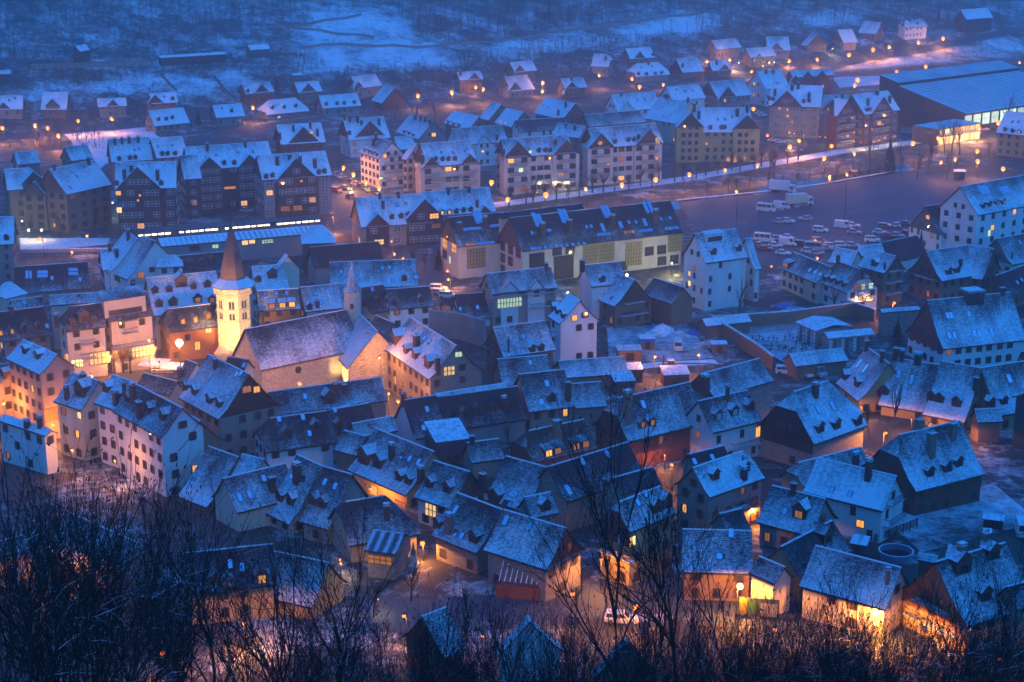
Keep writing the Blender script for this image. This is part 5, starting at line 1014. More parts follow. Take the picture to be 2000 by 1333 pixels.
# ---------------------------------------------------------------- sports hall
def hall():
    f1, f2 = unp(*P(3, 1662, 634), 8.5), unp(*P(3, 2330, 535), 8.5)
    zf = f1.z; f2 = unpz(*P(3, 2330, 535), zf)
    xa = (f2-f1); L = xa.length; xa.normalize(); ya = Vector((-xa.y, xa.x, 0)); M = Matrix(((xa.x, ya.x, 0, f1.x), (xa.y, ya.y, 0, f1.y), (0, 0, 1, 0), (0, 0, 0, 1)))
    I = M.inverted(); r = thing('sports_hall', 'large sports hall with sloping snowy roof and glowing green-white glass front', 'sports hall', M)
    # depth from the two roof folds seen on the left end
    def on_left(px, py):
        o = I @ CAM; d = I.to_3x3() @ ray(px, py); t = (0-o.x)/d.x; return o+d*t
    p2, p3 = on_left(*P(3, 1300, 480)), on_left(*P(3, 1240, 430))
    D2, z2, D3, z3 = p2.y, p2.z, p3.y, p3.z
    LOG.append(('hall', L, D2, z2, D3, z3))
    D2 = min(D2, 75); D3 = max(D3, D2+10)
    rf = MB(); thick(rf, [[(0, -1, zf), (L, -1, zf), (L, D2, z2), (0, D2, z2)]], .5, [[(0, 0), (0, L), (D2, L), (D2, 0)]])
    o = link('roof', rf.mesh('roof', ['metal_snow', 'darkmetal']), r, snow=1.15)
    rf = MB(); thick(rf, [[(0, D2, z2+1.2), (L, D2, z2+1.2), (L, D3, z3+.4), (0, D3, z3+.4)]], .5, [[(0, 0), (L*.7, 0), (L*.7, 12), (0, 12)]])
    link('upper_roof', rf.mesh('upper_roof', ['metal_snow', 'darkmetal']), r, snow=.7)
    for i in range(1, 22):
        t = i/22; q = MB(); q.box(0.2, L-.2, -.10, .10, 0, .16); link('roof_rib', cached('hrib', lambda: q.mesh('roof_rib', ['darkmetal'])), o, Matrix.Translation((0, -1+(D2+1)*t, zf+(z2-zf)*t-.04)))
    for i in range(1, 34):
        a_, b_ = Vector((L*i/34, D2, z2+1.2)), Vector((L*i/34, D3, z3+.4)); q = MB(); q.tube([a_, b_], .11, .11, 4); link('roof_seam', q.mesh('roof_seam', ['darkmetal']), r)
    w = MB(); pts = [(-.0, -.5, -2), (0, -.5, zf-.5), (0, D2, z2-.5), (0, D2, z2+.7), (0, D3, z3), (0, D3, -2)]
    w.face([(0.3, *p[1:]) for p in pts]); w.face([(L-.3, *p[1:]) for p in pts][::-1]); w.face([(0.3, D3, -2), (L-.3, D3, -2), (L-.3, D3, z3), (.3, D3, z3)][::-1])
    w.face([(.3, 0, -2), (L-.3, 0, -2), (L-.3, 0, 3.2), (.3, 0, 3.2)]); w.face([(.3, 0, zf-1.0), (L-.3, 0, zf-1.0), (L-.3, 0, zf-.4), (.3, 0, zf-.4)])
    link('wall', w.mesh('wall', ['redplaster']), r); occlude(w.v, w.f, M)
    n = 14; pw = L/n
    for i in range(n):
        q = MB(); q.box(-pw/2+.35, pw/2-.35, 0, .1, 3.2, zf-1.0); po = link('glass_bay', cached('hallpane', lambda: q.mesh('glass_bay', ['hallglass'])), r, Matrix.Translation((pw*(i+.5), .05, 0)))
        m_ = MB()
        for k in range(1, 6): xx = -pw/2+.35+(pw-.7)*k/6; m_.box(xx-.05, xx+.05, -.05, .0, 3.2, zf-1.0)
        m_.box(-pw/2+.35, pw/2-.35, -.05, 0, 3.2+(zf-4.2)/2-.05, 3.2+(zf-4.2)/2+.05); link('mullion', cached('hallmull', lambda: m_.mesh('mullion', ['galv'])), po)
        m2 = MB(); m2.box(-.3, .3, -.3, .3, -1, zf-.5); link('pillar', cached('hallpil', lambda: m2.mesh('pillar', ['darkmetal'])), r, Matrix.Translation((pw*i+.02*(i == 0), -.05, 0)))
    # lit entrance wing on the left
    e = MB(); e.box(-26, -1, -9, 3, -1, 6.2, 0, 1); link('entrance_wing', e.mesh('entrance_wing', ['tan', 'snow']), r)
    e = MB(); e.box(-27, 2, -11, -9.2, 3.4, 3.9, 0, 1); link('entrance_canopy', e.mesh('entrance_canopy', ['orangepaint', 'snow']), r)
    for i in range(8):
        q = MB(); q.box(-1.2, 1.2, -.1, 0, 4.1, 5.8); link('upper_window', cached('entw', lambda: q.mesh('upper_window', ['litwhite'])), r, Matrix.Translation((-24+3.0*i, -9.02, 0)))
        q2 = MB(); q2.box(-1.2, 1.2, -.1, 0, .3, 2.9); link('door_glass', cached('entd', lambda: q2.mesh('door_glass', ['shop'])), r, Matrix.Translation((-24+3.0*i, -9.02, 0)))
    return M, L, zf
HM, HL, HZ = hall()

# ---------------------------------------------------------------- cemetery and yard
def boxthing(name, label, cat, px, H, L, W, Ht, rz, parts, group=None):
    p = unp(*px, H); M = TR(p.x, p.y, g(p.x, p.y), R(rz)); r = thing(name, label, cat, M, group); return r
wall_line('pinkish plaster cemetery wall along the yard with snow on top', [P(6,255,602),P(6,410,700),P(6,520,770),P(6,600,835)], 3.2, .5, 'tan', 'cemetery_wall', 'snow')
wall_line('back cemetery wall with thick snow coping', [P(6,270,600),P(6,690,570),P(6,1060,520)], 3, .5, 'tan', 'cemetery_wall', 'snow')
wall_line('cemetery wall stepping down towards the balcony chalet', [P(6,1000,505),P(6,1165,560)], 3, .5, 'tan', 'cemetery_wall', 'snow')
wall_line('long bare plaster wall behind the rubble stone house', [P(5,540,640),P(5,700,655),P(5,850,700)], 6.0, .5, 'grey', 'garden_wall', 'concretecap')
wall_line('low snowy river wall below left apartments', [(40,495),(230,492)], 1, .5, 'concrete', 'river_wall', 'snow')
def niches(label, a, b, H, D, rows, c=6):
    A, Bp = unp(*P(c, *a), H), unp(*P(c, *b), H); d = Bp-A; L = d.length; M = Matrix.Translation((A.x, A.y, g(A.x, A.y))) @ Matrix.Rotation(math.atan2(d.y, d.x), 4, 'Z')
    r = thing('niche_block', label, 'burial niches', M, 'cemetery niche blocks')
    w = MB(); w.box(0, L, 0, D, -1, H); link('wall', w.mesh('wall', ['concrete']), r); occlude(w.v, w.f, M)
    w = MB(); thick(w, [[(-.4, -.4, H+.25), (L+.4, -.4, H+.25), (L+.4, D/2, H+1.1), (-.4, D/2, H+1.1)], [(-.4, D/2, H+1.1), (L+.4, D/2, H+1.1), (L+.4, D+.4, H+.25), (-.4, D+.4, H+.25)]], .2, [[(0, 0), (L, 0), (L, D/2), (0, D/2)]]*2)
    link('roof', w.mesh('roof', ['snow', 'concretecap']), r)
    n = int(L/.95)
    for j in range(rows):
        for i in range(n):
            q = MB(); q.box(-.36, .36, -.06, 0, 0, .62); link('niche', cached(('niche', (i*7+j*3) % 3), lambda: q.mesh('niche', [['whiteframe', 'signdark', 'skyglass'][(i*7+j*3) % 3]])), r, Matrix.Translation((L*(i+.5)/n, 0, .3+j*(H-.5)/rows)))
niches('hip roofed burial niche block standing free in the cemetery', (735,566), (838,612), 4.0, 9, 4)
niches('snow roofed burial niche wall facing the camera in cemetery', (912,655), (1155,632), 3.6, 3.5, 4)
cr = random.Random(5)
for i in range(34):
    p = unp(*P(6, cr.uniform(480, 780), cr.uniform(655, 740))); h = cr.uniform(.9, 1.6)
    def f():
        b = MB(); b.box(-.5, .5, -.25, .25, -.2, .18, 0, 1); b.box(-.07, .07, -.05, .05, .18, 1.3); b.box(-.32, .32, -.05, .05, .85, .98); return b.mesh('grave_cross', ['iron', 'snow'])
    thing('grave_cross', 'dark grave cross on a stone base in the snowy cemetery', 'grave', TR(p.x, p.y, g(p.x, p.y), cr.uniform(-.3, .3)), 'grave crosses in the cemetery', cached('grave', f))
def shedbox(label, c, x, y, L, W, H, rz, wall, roof='snow', name='shed', cat='shed', band=None, slope=.35):
    p = unp(*P(c, x, y)); r = thing(name, label, cat, TR(p.x, p.y, g(p.x, p.y), R(rz)))
    w = MB(); w.box(-L/2, L/2, -W/2, W/2, -.6, H); link('wall', w.mesh('wall', [wall]), r)
    w = MB(); pl = [(-L/2-.2, -W/2-.2, H+.02), (L/2+.2, -W/2-.2, H+.02), (L/2+.2, W/2+.2, H+slope), (-L/2-.2, W/2+.2, H+slope)]
    thick(w, [[(q[0], q[1], q[2]+.12) for q in pl]], .12, [[(q[0], q[1]) for q in pl]]); link('roof', w.mesh('roof', [roof, 'darkwood']), r, snow=.9)
    w = MB(); w.box(-L*.18, L*.18, -W/2-.05, -W/2+.01, 0, min(2, H*.8)); link('door', w.mesh('door', ['darkwood']), r)
    if band: w = MB(); w.box(-L/2-.02, L/2+.02, -W/2-.03, W/2+.03, H-.9, H-.05); link('stripe', w.mesh('stripe', [band]), r)
    return r
shedbox('orange brick shed at the left end of the builders yard', 5, 1650, 765, 5.0, 3, 2.2, 6, 'orangepaint', 'tile_snow')
shedbox('site hut with blue top band in the builders yard', 5, 1750, 708, 3.2, 2.4, 2.4, 4, 'tan', 'snow', band='tarp')
shedbox('low brown shed beside the cemetery wall', 6, 295, 725, 3.2, 2, 1.8, 4, 'tan', 'snow')
shedbox('snow topped lean-to in front of the yard tractors', 5, 1905, 905, 5.2, 3.6, 2.4, 8, 'redplaster', 'snow', slope=.9)
shedbox('dark container with flat snowy roof beside low long roof', 5, 1615, 945, 4, 4, 2.6, 10, 'darkgreen', 'snow', slope=.8)
shedbox('red-brown container right of low long roof', 5, 1675, 885, 3.2, 4, 2.8, 5, 'redplaster', 'snow')
shedbox('dark flat roofed extension with bright snow cover mid town', 5, 640, 1330, 6, 6.5, 4.6, 20, 'signdark', 'snow', slope=1.6)
shedbox('small garden hut with flat snowy roof in the right garden', 9, 1825, 468, 2.8, 2.2, 1.5, -20, 'darkwood', 'snow', slope=.2)
shedbox('narrow wooden hutch in the right garden', 9, 1790, 550, .9, .9, 1.5, -10, 'redwood', 'snow')
shedbox('striped snowy lean-to beside the pool', 9, 1080, 612, 2.2, 1.8, 1.6, -25, 'signdark', 'metal_snow', slope=.7)
shedbox('kiosk hut among the trees at the car park edge', 3, 1635, 1000, 3.4, 2.6, 2.6, -10, 'darkgreen', 'snow')
def heap(label, c, x, y, r, h, mat, seed):
    hr = random.Random(seed); p = unp(*P(c, x, y)); v = []; f = []; n, m_ = 12, 5
    for j in range(m_+1):
        for i in range(n): a = 6.2832*i/n; q = r*(1-j/m_)*hr.uniform(.75, 1.15); v.append((q*math.cos(a)*1.5, q*math.sin(a), h*(j/m_)**.8*hr.uniform(.8, 1.1)-.1))
    for j in range(m_):
        for i in range(n): f.append((j*n+i, j*n+(i+1) % n, (j+1)*n+(i+1) % n, (j+1)*n+i))
    me = bpy.data.meshes.new('heap'); me.from_pydata(v, [], f); me.materials.append(MT[mat]); thing('tarp_heap', label, 'heap', TR(p.x, p.y, g(p.x, p.y)), None, me)
heap('tall snowy tarp heap in the builders yard', 5, 1835, 625, 2.6, 2.6, 'snow', 1); heap('lower rubble heap right of the tall tarp heap', 5, 1930, 640, 2.2, 1.4, 'yard', 2)
heap('blue tarp heap at the edge of the builders yard', 6, 155, 630, 1.6, 1.6, 'tarp', 3); heap('blue barrel-shaped tarp by the balcony house', 5, 1785, 590, 1.0, 1.2, 'tarp', 4)
heap('rubble and blue tarp pile behind the cemetery wall', 6, 660, 475, 2.4, 1.2, 'tarp', 5); heap('snow dusted timber pile behind the cemetery wall', 6, 740, 500, 3.4, 1.2, 'yard', 6); heap('branch pile at the yard wall', 6, 240, 690, 2.4, 1.6, 'yard', 8)
# loader in the yard
p = unp(*P(5, 1905, 835)); lo_ = thing('wheel_loader', 'old tractor with front forks parked in builders yard', 'tractor', TR(p.x, p.y, g(p.x, p.y), R(5)))
b = MB(); b.box(-1.6, 1.2, -.6, .6, .7, 1.4, 0, 1); b.box(.2, 1.2, -.5, .5, 1.4, 1.6); link('body', b.mesh('body', ['redpaint', 'snow']), lo_)
b = MB(); b.box(-1.5, -.2, -.65, .65, 1.4, 2.5); link('cab', b.mesh('cab', ['glass']), lo_); b = MB(); b.box(-1.6, -.1, -.75, .75, 2.5, 2.62); link('cab_roof', b.mesh('cab_roof', ['snow']), lo_)
for (x_, y_, r_) in ((-1.1, -.8, .75), (-1.1, .8, .75), (1.1, -.75, .5), (1.1, .75, .5)):
    b = MB(); b.tube([(0, -.18, 0), (0, .18, 0)], r_, r_, 14); b.f.append(tuple(range(14))); b.m.append(0); b.uv += [(0, 0)]*14; link('wheel', b.mesh('wheel', ['tyre']), lo_, Matrix.Translation((x_, y_, r_)))
b = MB(); b.box(-2.5, -2.3, -.5, -.4, .2, 3.6); b.box(-2.5, -2.3, .4, .5, .2, 3.6); b.box(-2.45, -2.35, -.5, .5, 3.3, 3.45); b.box(-3.4, -2.4, -.45, -.3, .2, .3); b.box(-3.4, -2.4, .3, .45, .2, .3); b.box(-2.4, -1.4, -.3, .3, .8, 1.0); link('mast', b.mesh('mast', ['iron']), lo_)
# pool
p = unp(*P(9, 1282, 640)); po = thing('swimming_pool', 'round above-ground pool half full beside the brick chimney', 'pool', TR(p.x, p.y, g(p.x, p.y)))
b = MB()
for i in range(20):
    a0, a1 = 6.28319*i/20, 6.28319*(i+1)/20; c0, s0, c1, s1 = math.cos(a0), math.sin(a0), math.cos(a1), math.sin(a1); r_ = 2.45
    b.face([(r_*c0, r_*s0, 0), (r_*c1, r_*s1, 0), (r_*c1, r_*s1, 1.2), (r_*c0, r_*s0, 1.2)]); b.face([(2.4*c0, 2.4*s0, 0), (2.4*c0, 2.4*s0, 1.2), (2.4*c1, 2.4*s1, 1.2), (2.4*c1, 2.4*s1, 0)])
link('pool_wall', b.mesh('pool_wall', ['poolblue']), po)
b = MB()
for i in range(20):
    a0, a1 = 6.28319*i/20, 6.28319*(i+1)/20
    b.face([(2.33*math.cos(a0), 2.33*math.sin(a0), 1.23), (2.33*math.cos(a1), 2.33*math.sin(a1), 1.23), (2.55*math.cos(a1), 2.55*math.sin(a1), 1.23), (2.55*math.cos(a0), 2.55*math.sin(a0), 1.23)][::-1])
link('rim', b.mesh('rim', ['snow']), po)
b = MB(); b.face([(2.38*math.cos(6.28319*i/20), 2.38*math.sin(6.28319*i/20), .35) for i in range(20)]); link('pool_water', b.mesh('pool_water', ['water']), po)
# pergola on the near terrace
p = unp(*P(8, 1030, 870)); pg = thing('pergola', 'slanting snow-dusted pergola beams over a red terrace', 'pergola', TR(p.x, p.y, g(p.x, p.y), R(-14)))
for i in range(8):
    b = MB(); b.hexa([(-.06, 0, 2.3), (.06, 0, 2.3), (.06, 3.4, 4.6), (-.06, 3.4, 4.6), (-.06, 0, 2.45), (.06, 0, 2.45), (.06, 3.4, 4.75), (-.06, 3.4, 4.75)], 0, 1)
    link('beam', cached('beam', lambda: b.mesh('beam', ['redwood', 'snow'])), pg, Matrix.Translation((-2.6+.75*i, 0, 0)))
b = MB(); b.box(-3, 3, -.2, 0, -.5, 2.0); link('terrace_wall', b.mesh('terrace_wall', ['redplaster']), pg); b = MB(); b.box(-3, 3, -.1, .1, 2.15, 2.3); link('front_rail', b.mesh('front_rail', ['redwood']), pg)
# square: terrace canopies
for k, (x_, y_, s_, la) in enumerate(((860, 775, 5.2, 'larger white cafe canopy glowing under the square lamp'), (965, 795, 4.2, 'smaller white cafe canopy right of the larger one'))):
    p = unp(*P(4, x_, y_), 3.2); r = thing('cafe_canopy', la, 'canopy', TR(p.x, p.y, g(p.x, p.y), R(-12)), 'cafe canopies on the square')
    b = MB(); e = s_/2
    for q in range(4):
        a0, a1 = ((-e, -e), (e, -e), (e, e), (-e, e))[q], ((e, -e), (e, e), (-e, e), (-e, -e))[q]; b.face([(a0[0], a0[1], 2.9), (a1[0], a1[1], 2.9), (0, 0, 3.7)]); b.face([(a0[0], a0[1], 2.65), (a1[0], a1[1], 2.65), (a1[0], a1[1], 2.9), (a0[0], a0[1], 2.9)])
    link('canopy_cloth', b.mesh('canopy_cloth', ['snow']), r); b = MB(); b.tube([(0, 0, 0), (0, 0, 3.6)], .06, .06, 6); link('pole', b.mesh('pole', ['iron']), r)
for i in range(12):
    p = unp(*P(4, 855+(i % 4)*32, 832+(i//4)*14)); 
    def f():
        b = MB(); b.box(-.6, .6, -.35, .35, .7, .75, 1); b.box(-.05, .05, -.05, .05, 0, .7); b.box(-.3, .3, -.3, .3, 0, .05); return b.mesh('cafe_table', ['iron', 'snow'])
    thing('cafe_table', 'snow covered cafe table on the square', 'table', TR(p.x, p.y, g(p.x, p.y), .2), 'cafe tables on the square', cached('ctable', f))
# billboard by the floodlit wall
p = unp(*P(9, 510, 905), 1.5); bb_ = thing('billboard', 'painted yellow, green and grey billboard under wall lamp', 'billboard', TR(p.x, p.y-1.5, g(p.x, p.y), R(-10)))
b = MB(); b.box(-2.6, 2.6, -.05, .05, .6, 3.2); link('board', b.mesh('board', ['signdark']), bb_)
for (nm, x0, x1, z0, z1, m_) in (('yellow_field', -2.5, -1.6, .8, 3.1, 'signyellow'), ('green_field', -1.6, -.2, 1.0, 3.1, 'signgreen'), ('grey_field', .2, 2.4, .7, 2.6, 'grey')):
    b = MB(); b.box(x0, x1, -.07, -.05, z0, z1); link(nm, b.mesh(nm, [m_]), bb_)
for x_ in (-2.2, 2.2): b = MB(); b.box(x_-.06, x_+.06, -.04, .04, -.5, .6); link('leg', b.mesh('leg', ['iron']), bb_)
# chalet terrace fence
p = unp(*P(9, 1165, 560)); q = unp(*P(9, 1400, 480)); d = q-p; fe = thing('terrace_fence', 'dark wooden terrace fence below the white chalet balconies', 'fence', TR(p.x, p.y, g(p.x, p.y), math.atan2(d.y, d.x)))
for i in range(4): b = MB(); b.box(0, d.length, -.03, .03, 0, .17); link('board', cached('fboard', lambda: b.mesh('board', ['darkwood'])), fe, Matrix.Translation((0, 0, .25+.32*i)))
for i in range(7): b = MB(); b.box(-.05, .05, -.05, .08, -.4, 1.5); link('post', cached('fpost', lambda: b.mesh('post', ['darkwood'])), fe, Matrix.Translation((d.length*i/6, 0, 0)))
# ---------------------------------------------------------------- windows that the photograph can show
BV = BVHTree.FromPolygons(OCC_V, OCC_F)
def seen(p, tol=.6):
    d = p-CAM; L = d.length; h = BV.ray_cast(CAM, d.normalized(), L-tol); return h[0] is None
KEEP = {}
PEND.sort(key=lambda q: -len(q))
nwin = 0
for q in PEND:
    root, M, w, h, kind, lit = q[:6]
    c = M @ Vector((0, -.3, h/2))
    if not (-60 < c.y < 1500): continue
    pix_x = 1000+F*c.x/((c-CAM).dot(FWD))
    if pix_x < -20 or pix_x > 2020: continue
    if not (seen(M @ Vector((0, -.35, h*.8)), .1) or seen(M @ Vector((0, -.35, h*.2)), .1)): continue
    lst = KEEP.setdefault(root.name, [])
    if any((c-o[0]).length < (w+o[1])/2+.35 for o in lst): continue
    lst.append((c, w)); nwin += 1
    add_window(root, root.matrix_basis.inverted(), M, w, h, kind, lit)
LOG.append(('windows', nwin, len(PEND)))

# ---------------------------------------------------------------- lamps
LP = 1.12
SOD, WHT, GRN = (1, .33, .05), (1, .82, .5), (.75, 1, .55)
def lamp_mesh(style, h):
    b = MB(); a = MB()
    b.tube([(0, 0, -.3), (0, 0, h+.25)], .09 if h < 9 else .14, .05, 6)
    if style == 'road': b.tube([(0, 0, h+.25), (0, -.5, h+.35), (0, -1.0, h+.3)], .045, .04, 5); a.box(-.16, .16, -1.35, -.75, h+.18, h+.30); return b.mesh('post', ['iron']), a.mesh('hood', ['galv']), (0, -1.05, h)
    if style == 'globe': return b.mesh('post', ['iron']), None, (0, 0, h+.3)
    b.box(-.03, .03, -.5, 0, h+.2, h+.26); a.tube([(0, -.5, h+.1), (0, -.5, h+.3)], .26, .05, 6); return b.mesh('post', ['iron']), a.mesh('hood', ['iron']), (0, -.5, h-.1)
def bulb(r, mat):  # bulbs made oversized, most of all far off, to read as lamp glow
    def f():
        b = MB(); n = 8
        for j in range(4):
            t0, t1 = math.pi*j/4, math.pi*(j+1)/4
            for i in range(n):
                a0, a1 = 6.28319*i/n, 6.28319*(i+1)/n
                b.face([(r*math.sin(t)*math.cos(a), r*math.sin(t)*math.sin(a), r*math.cos(t)) for t, a in ((t0, a0), (t1, a0), (t1, a1), (t0, a1))])
        return b.mesh('bulb', [mat])
    return cached(('bulb', r, mat), f)
def lamp(px, py, h, pw, label, group, col=SOD, style='road', r=.2, name='street_lamp', mat=None, down=None):
    if down is None: down = style == 'lantern'
    r = round(r*rnd.choice((.7, .8, .9, 1.0, 1.15)), 2)
    p = unp(px, py, h); rz = rnd.uniform(-.6, .6) if style != 'globe' else 0
    z0 = g(p.x, p.y); key = ('lamp', style, round(h, 1)); post, hood, bp = cached(key, lambda: lamp_mesh(style, h))
    off = Matrix.Rotation(rz, 4, 'Z') @ Vector((bp[0], bp[1], 0))
    o = thing(name, label, 'street lamp', TR(p.x-off.x, p.y-off.y, z0, rz), group)
    link('post', post, o)
    if hood: link('hood', hood, o)
    link('bulb', bulb(r, mat or ('sodium' if col is SOD else 'whitelamp')), o, Matrix.Translation(bp))
    l = bpy.data.lights.new('lamp_light', 'SPOT' if down else 'POINT'); l.energy = pw*LP*(1 if down else .5)*rnd.uniform(.7, 1.35); l.color = col; l.shadow_soft_size = .15
    if down: l.spot_size = R(180); l.spot_blend = .12
    lo = bpy.data.objects.new('lamp_light', l); COL.objects.link(lo); lo.parent = o; lo.location = (bp[0], bp[1], bp[2]-r-.1)
    if not seen(o.matrix_basis @ Vector(bp) + Vector((0, -.4, 0)), .5): LOG.append(('   lamp hidden', label, round(px), round(py)))
    return o
def lamps(c, pts, h, pw, label, group, **kw):
    for q in pts:
        lamp(*P(c, q[0], q[1]), q[3] if len(q) > 3 else h, pw*(q[2] if len(q) > 2 else 1), label, group, **kw)
HR = ('orange street lamp along the left stretch of hill road', 'left hill road lamps')
lamps(1, [(13,715,1.2),(195,700,1.3),(435,675,1),(620,662,1.2),(325,757,1),(1410,600,1.2),(265,716,.25,3)], 6, 2600, *HR, r=.85)
HR = ('orange street lamp along the central stretch of hill road', 'central hill road lamps')
lamps(2, [(475,535,1.3),(663,515,1.6),(840,497,1.4),(797,487,.3,4),(1170,460,1),(1170,508,1),(1485,420,1.4),(1668,440,.3,3),(1710,485,.4,3),(1843,472,.3,3)], 6, 2600, *HR, r=.85)
HR = ('orange street lamp along the right stretch of hill road', 'right hill road lamps')
lamps(3, [(232,343,1.5),(358,333,1.7),(1023,307,1.2),(1157,278,1.6),(1247,262,1),(1410,237,1.2),(1547,215,1.6),(480,400,.4,4),(1288,402,1.2),(1450,372,.4),(1835,350,.7),(1973,350,.7),(1070,447,.4),(1055,478,.4),(690,340,1.3,4),(845,332,1.3,4)], 6, 2200, *HR, r=.88)
lamps(3, [(932,273),(578,350),(605,348),(408,352)], 4, 500, 'small white lamp outside the hill chalets', 'white chalet lamps', col=WHT, r=.25)
PR = ('orange lamp post on the riverside walkway', 'riverside walkway lamps')
lamps(2, [(885,1018,.6),(975,1112),(1188,1087),(1410,1053),(1612,1032),(1800,1003,1.2),(1988,973)], 6, 1500, *PR, r=.7, down=False)
lamps(3, [(333,948),(513,922),(885,882),(1052,855,1.2),(1380,800,1.1),(1518,770,.6),(1635,742,.6),(1745,713,1.1),(1855,685,1.2),(568,757),(745,785,1.2),(693,818,1.5),(925,815,.7),(1740,900,2.0),(1537,905,1),(1882,943,1),(1615,888,.4),(1738,843,.5),(490,608,.6)], 6, 1600, *PR, r=.7, down=False)
lamps(1, [(483,1315),(400,1404,.7),(222,1336,.8)], 5.5, 1300, *PR, r=.45)
CS = ('orange lamp over the wet car street', 'car street lamps')
lamps(2, [(60,935,1.4),(115,973,1.4),(185,1015,1),(258,1050,1.6)], 6, 2200, *CS, r=.72, down=False)
lamps(1, [(1855,1212,1.3)], 5, 1800, *CS, r=.3)
lamps(3, [(393,1066,1),(1010,972,1)], 16, 3000, 'tall floodlight mast lamp in the car park', 'car park mast lamps', r=.35)
lamps(6, [(848,203,.9),(590,250,.0001),(835,105,.6,2.2)], 5, 1500, 'low orange lamp at the near edge of the car park', 'car park edge lamps', r=.25)
lamps(3, [(1600,1165,.8)], 5, 900, 'low orange lamp at the near edge of the car park', 'car park edge lamps', r=.25)
GR = ('greenish white lamp in front of the left apartments', 'green white apartment lamps')
lamps(1, [(573,1158,1),(628,1137,.5),(1118,1100,.4),(1050,1128,.4),(123,1240,1)], 4, 900, *GR, col=GRN, style='globe', r=.25)
lamps(1, [(160,1290,1),(232,1290,1)], 3, 600, 'bright lamp at the lit shop front', 'shop front lamps', col=(1, .62, .25), style='globe', r=.35)
# square
lamp(*P(4, 1000, 685), 9, 15000, 'very bright lamp on the church square', 'church square lamps', r=.9, style='globe', mat='glare')
lamps(4, [(505,855,1.8,5.5),(375,740,1.2,5.2),(615,747,1.2,4.4),(865,700,1.3,5),(830,655,.9,8.5)], 4, 1700, 'warm lantern on the church square', 'church square lamps', r=.34, style='lantern', down=False)
OT = ('orange wall lantern in an old town lane', 'old town lanterns')
lamps(4, [(1668,902,1.1,5)], 5, 1300, 'orange lamp in front of the church nave wall', 'church lane lamps', r=.3)
lamps(5, [(258,757,1.6,8.5),(312,960,1.4,5),(365,1003,1.0,4)], 5, 1500, 'orange lamp in the lane between church and stone house', 'church lane lamps', r=.3)
lamps(5, [(640,273,1,5),(643,325,1,3.5),(328,112,1,5),(345,180,.8,3),(390,205,1,3)], 5, 1200, 'orange lamp along the station street', 'station street lamps', r=.28)
lamps(5, [(1797,752,1)], 5, 2200, 'orange lamp over the left of the builders yard', 'builders yard lamps', r=.3)
lamps(6, [(185,742,1)], 5, 2000, 'orange lamp over the right of the builders yard', 'builders yard lamps', r=.3)
lamps(6, [(1275,452,1,4.5),(1228,1175,1.2,5)], 5, 1600, *OT, r=.34, style='lantern')
lamps(6, [(1075,428,.2,3.4),(1133,420,.2,3.4)], 3, 500, 'globe lamp on the white chalet balcony', 'balcony lamps', r=.25, col=(1, .62, .25), mat='sodium')
lamps(8, [(1890,115,.9,5),(1497,645,.9,5),(1337,835,.6,5),(397,958,.3,4.5),(838,1070,.2,4.5),(1690,910,.7,4),(210,250,1.0,3),(500,555,.5,3)], 4.5, 1300, *OT, r=.32, style='lantern')
lamps(9, [(415,795,2.6,5),(1165,938,2.8,4.5)], 4.5, 1200, 'brilliant wall lantern on the near right street', 'brilliant near lanterns', r=.5, style='lantern', mat='glare')
lamps(9, [(1440,985,1.1,4),(1072,1105,.5,4),(610,1033,.5,4),(1863,1197,.4,3.5)], 4.5, 1200, *OT, r=.32, style='lantern')  # the first lantern is added to brighten the orange chalet's front gable
lamps(7, [(357,660,1.4,4),(1360,998,.9,4),(905,1165,1,3.5)], 4, 1200, *OT, r=.32, style='lantern')
lamps(8, [(40,660,.5,2.2),(250,880,.7,2)], 2, 700, 'low garden light in the near courtyards', 'garden lights', r=.16, style='globe', col=(1, .6, .25), mat='sodium')
lamps(7, [(1900,680,.6,2.2)], 2, 500, 'low garden light in the near courtyards', 'garden lights', r=.16, style='globe', col=(1, .6, .25), mat='sodium')
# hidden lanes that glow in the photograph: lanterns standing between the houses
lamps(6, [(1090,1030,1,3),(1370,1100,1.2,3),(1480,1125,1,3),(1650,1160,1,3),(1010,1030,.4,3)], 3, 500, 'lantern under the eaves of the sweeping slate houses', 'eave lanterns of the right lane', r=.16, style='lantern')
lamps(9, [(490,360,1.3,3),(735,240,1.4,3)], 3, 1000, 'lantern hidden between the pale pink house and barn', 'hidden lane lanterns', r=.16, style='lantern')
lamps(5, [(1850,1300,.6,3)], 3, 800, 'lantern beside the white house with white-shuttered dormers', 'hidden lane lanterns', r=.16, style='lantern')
lamps(4, [(20,1010,1.8,6),(300,1130,1.3,4),(440,905,1.2,4)], 4, 2400, 'warm lantern added to light the pink hotel walls', 'pink hotel lanterns', r=.2, style='lantern', down=False)  # lanterns added to throw warm light on the hotel walls
lamps(4, [(400,1270,1,5),(640,1330,1,5),(860,1330,.8,5)], 4, 900, 'lantern added in the lane to light the tall white houses', 'white house lane lanterns', r=.16, style='lantern', down=False)  # unseen lanterns added to light the white house walls softly
lamps(2, [(1440,1545,1),(1640,1540,1.2),(1890,1475,1.6),(1310,1640,1)], 3, 1500, 'yellow-green lamp in front of the glass-walled block', 'glass block lamps', col=(1, .85, .32), style='globe', r=.28, mat='whitelamp')
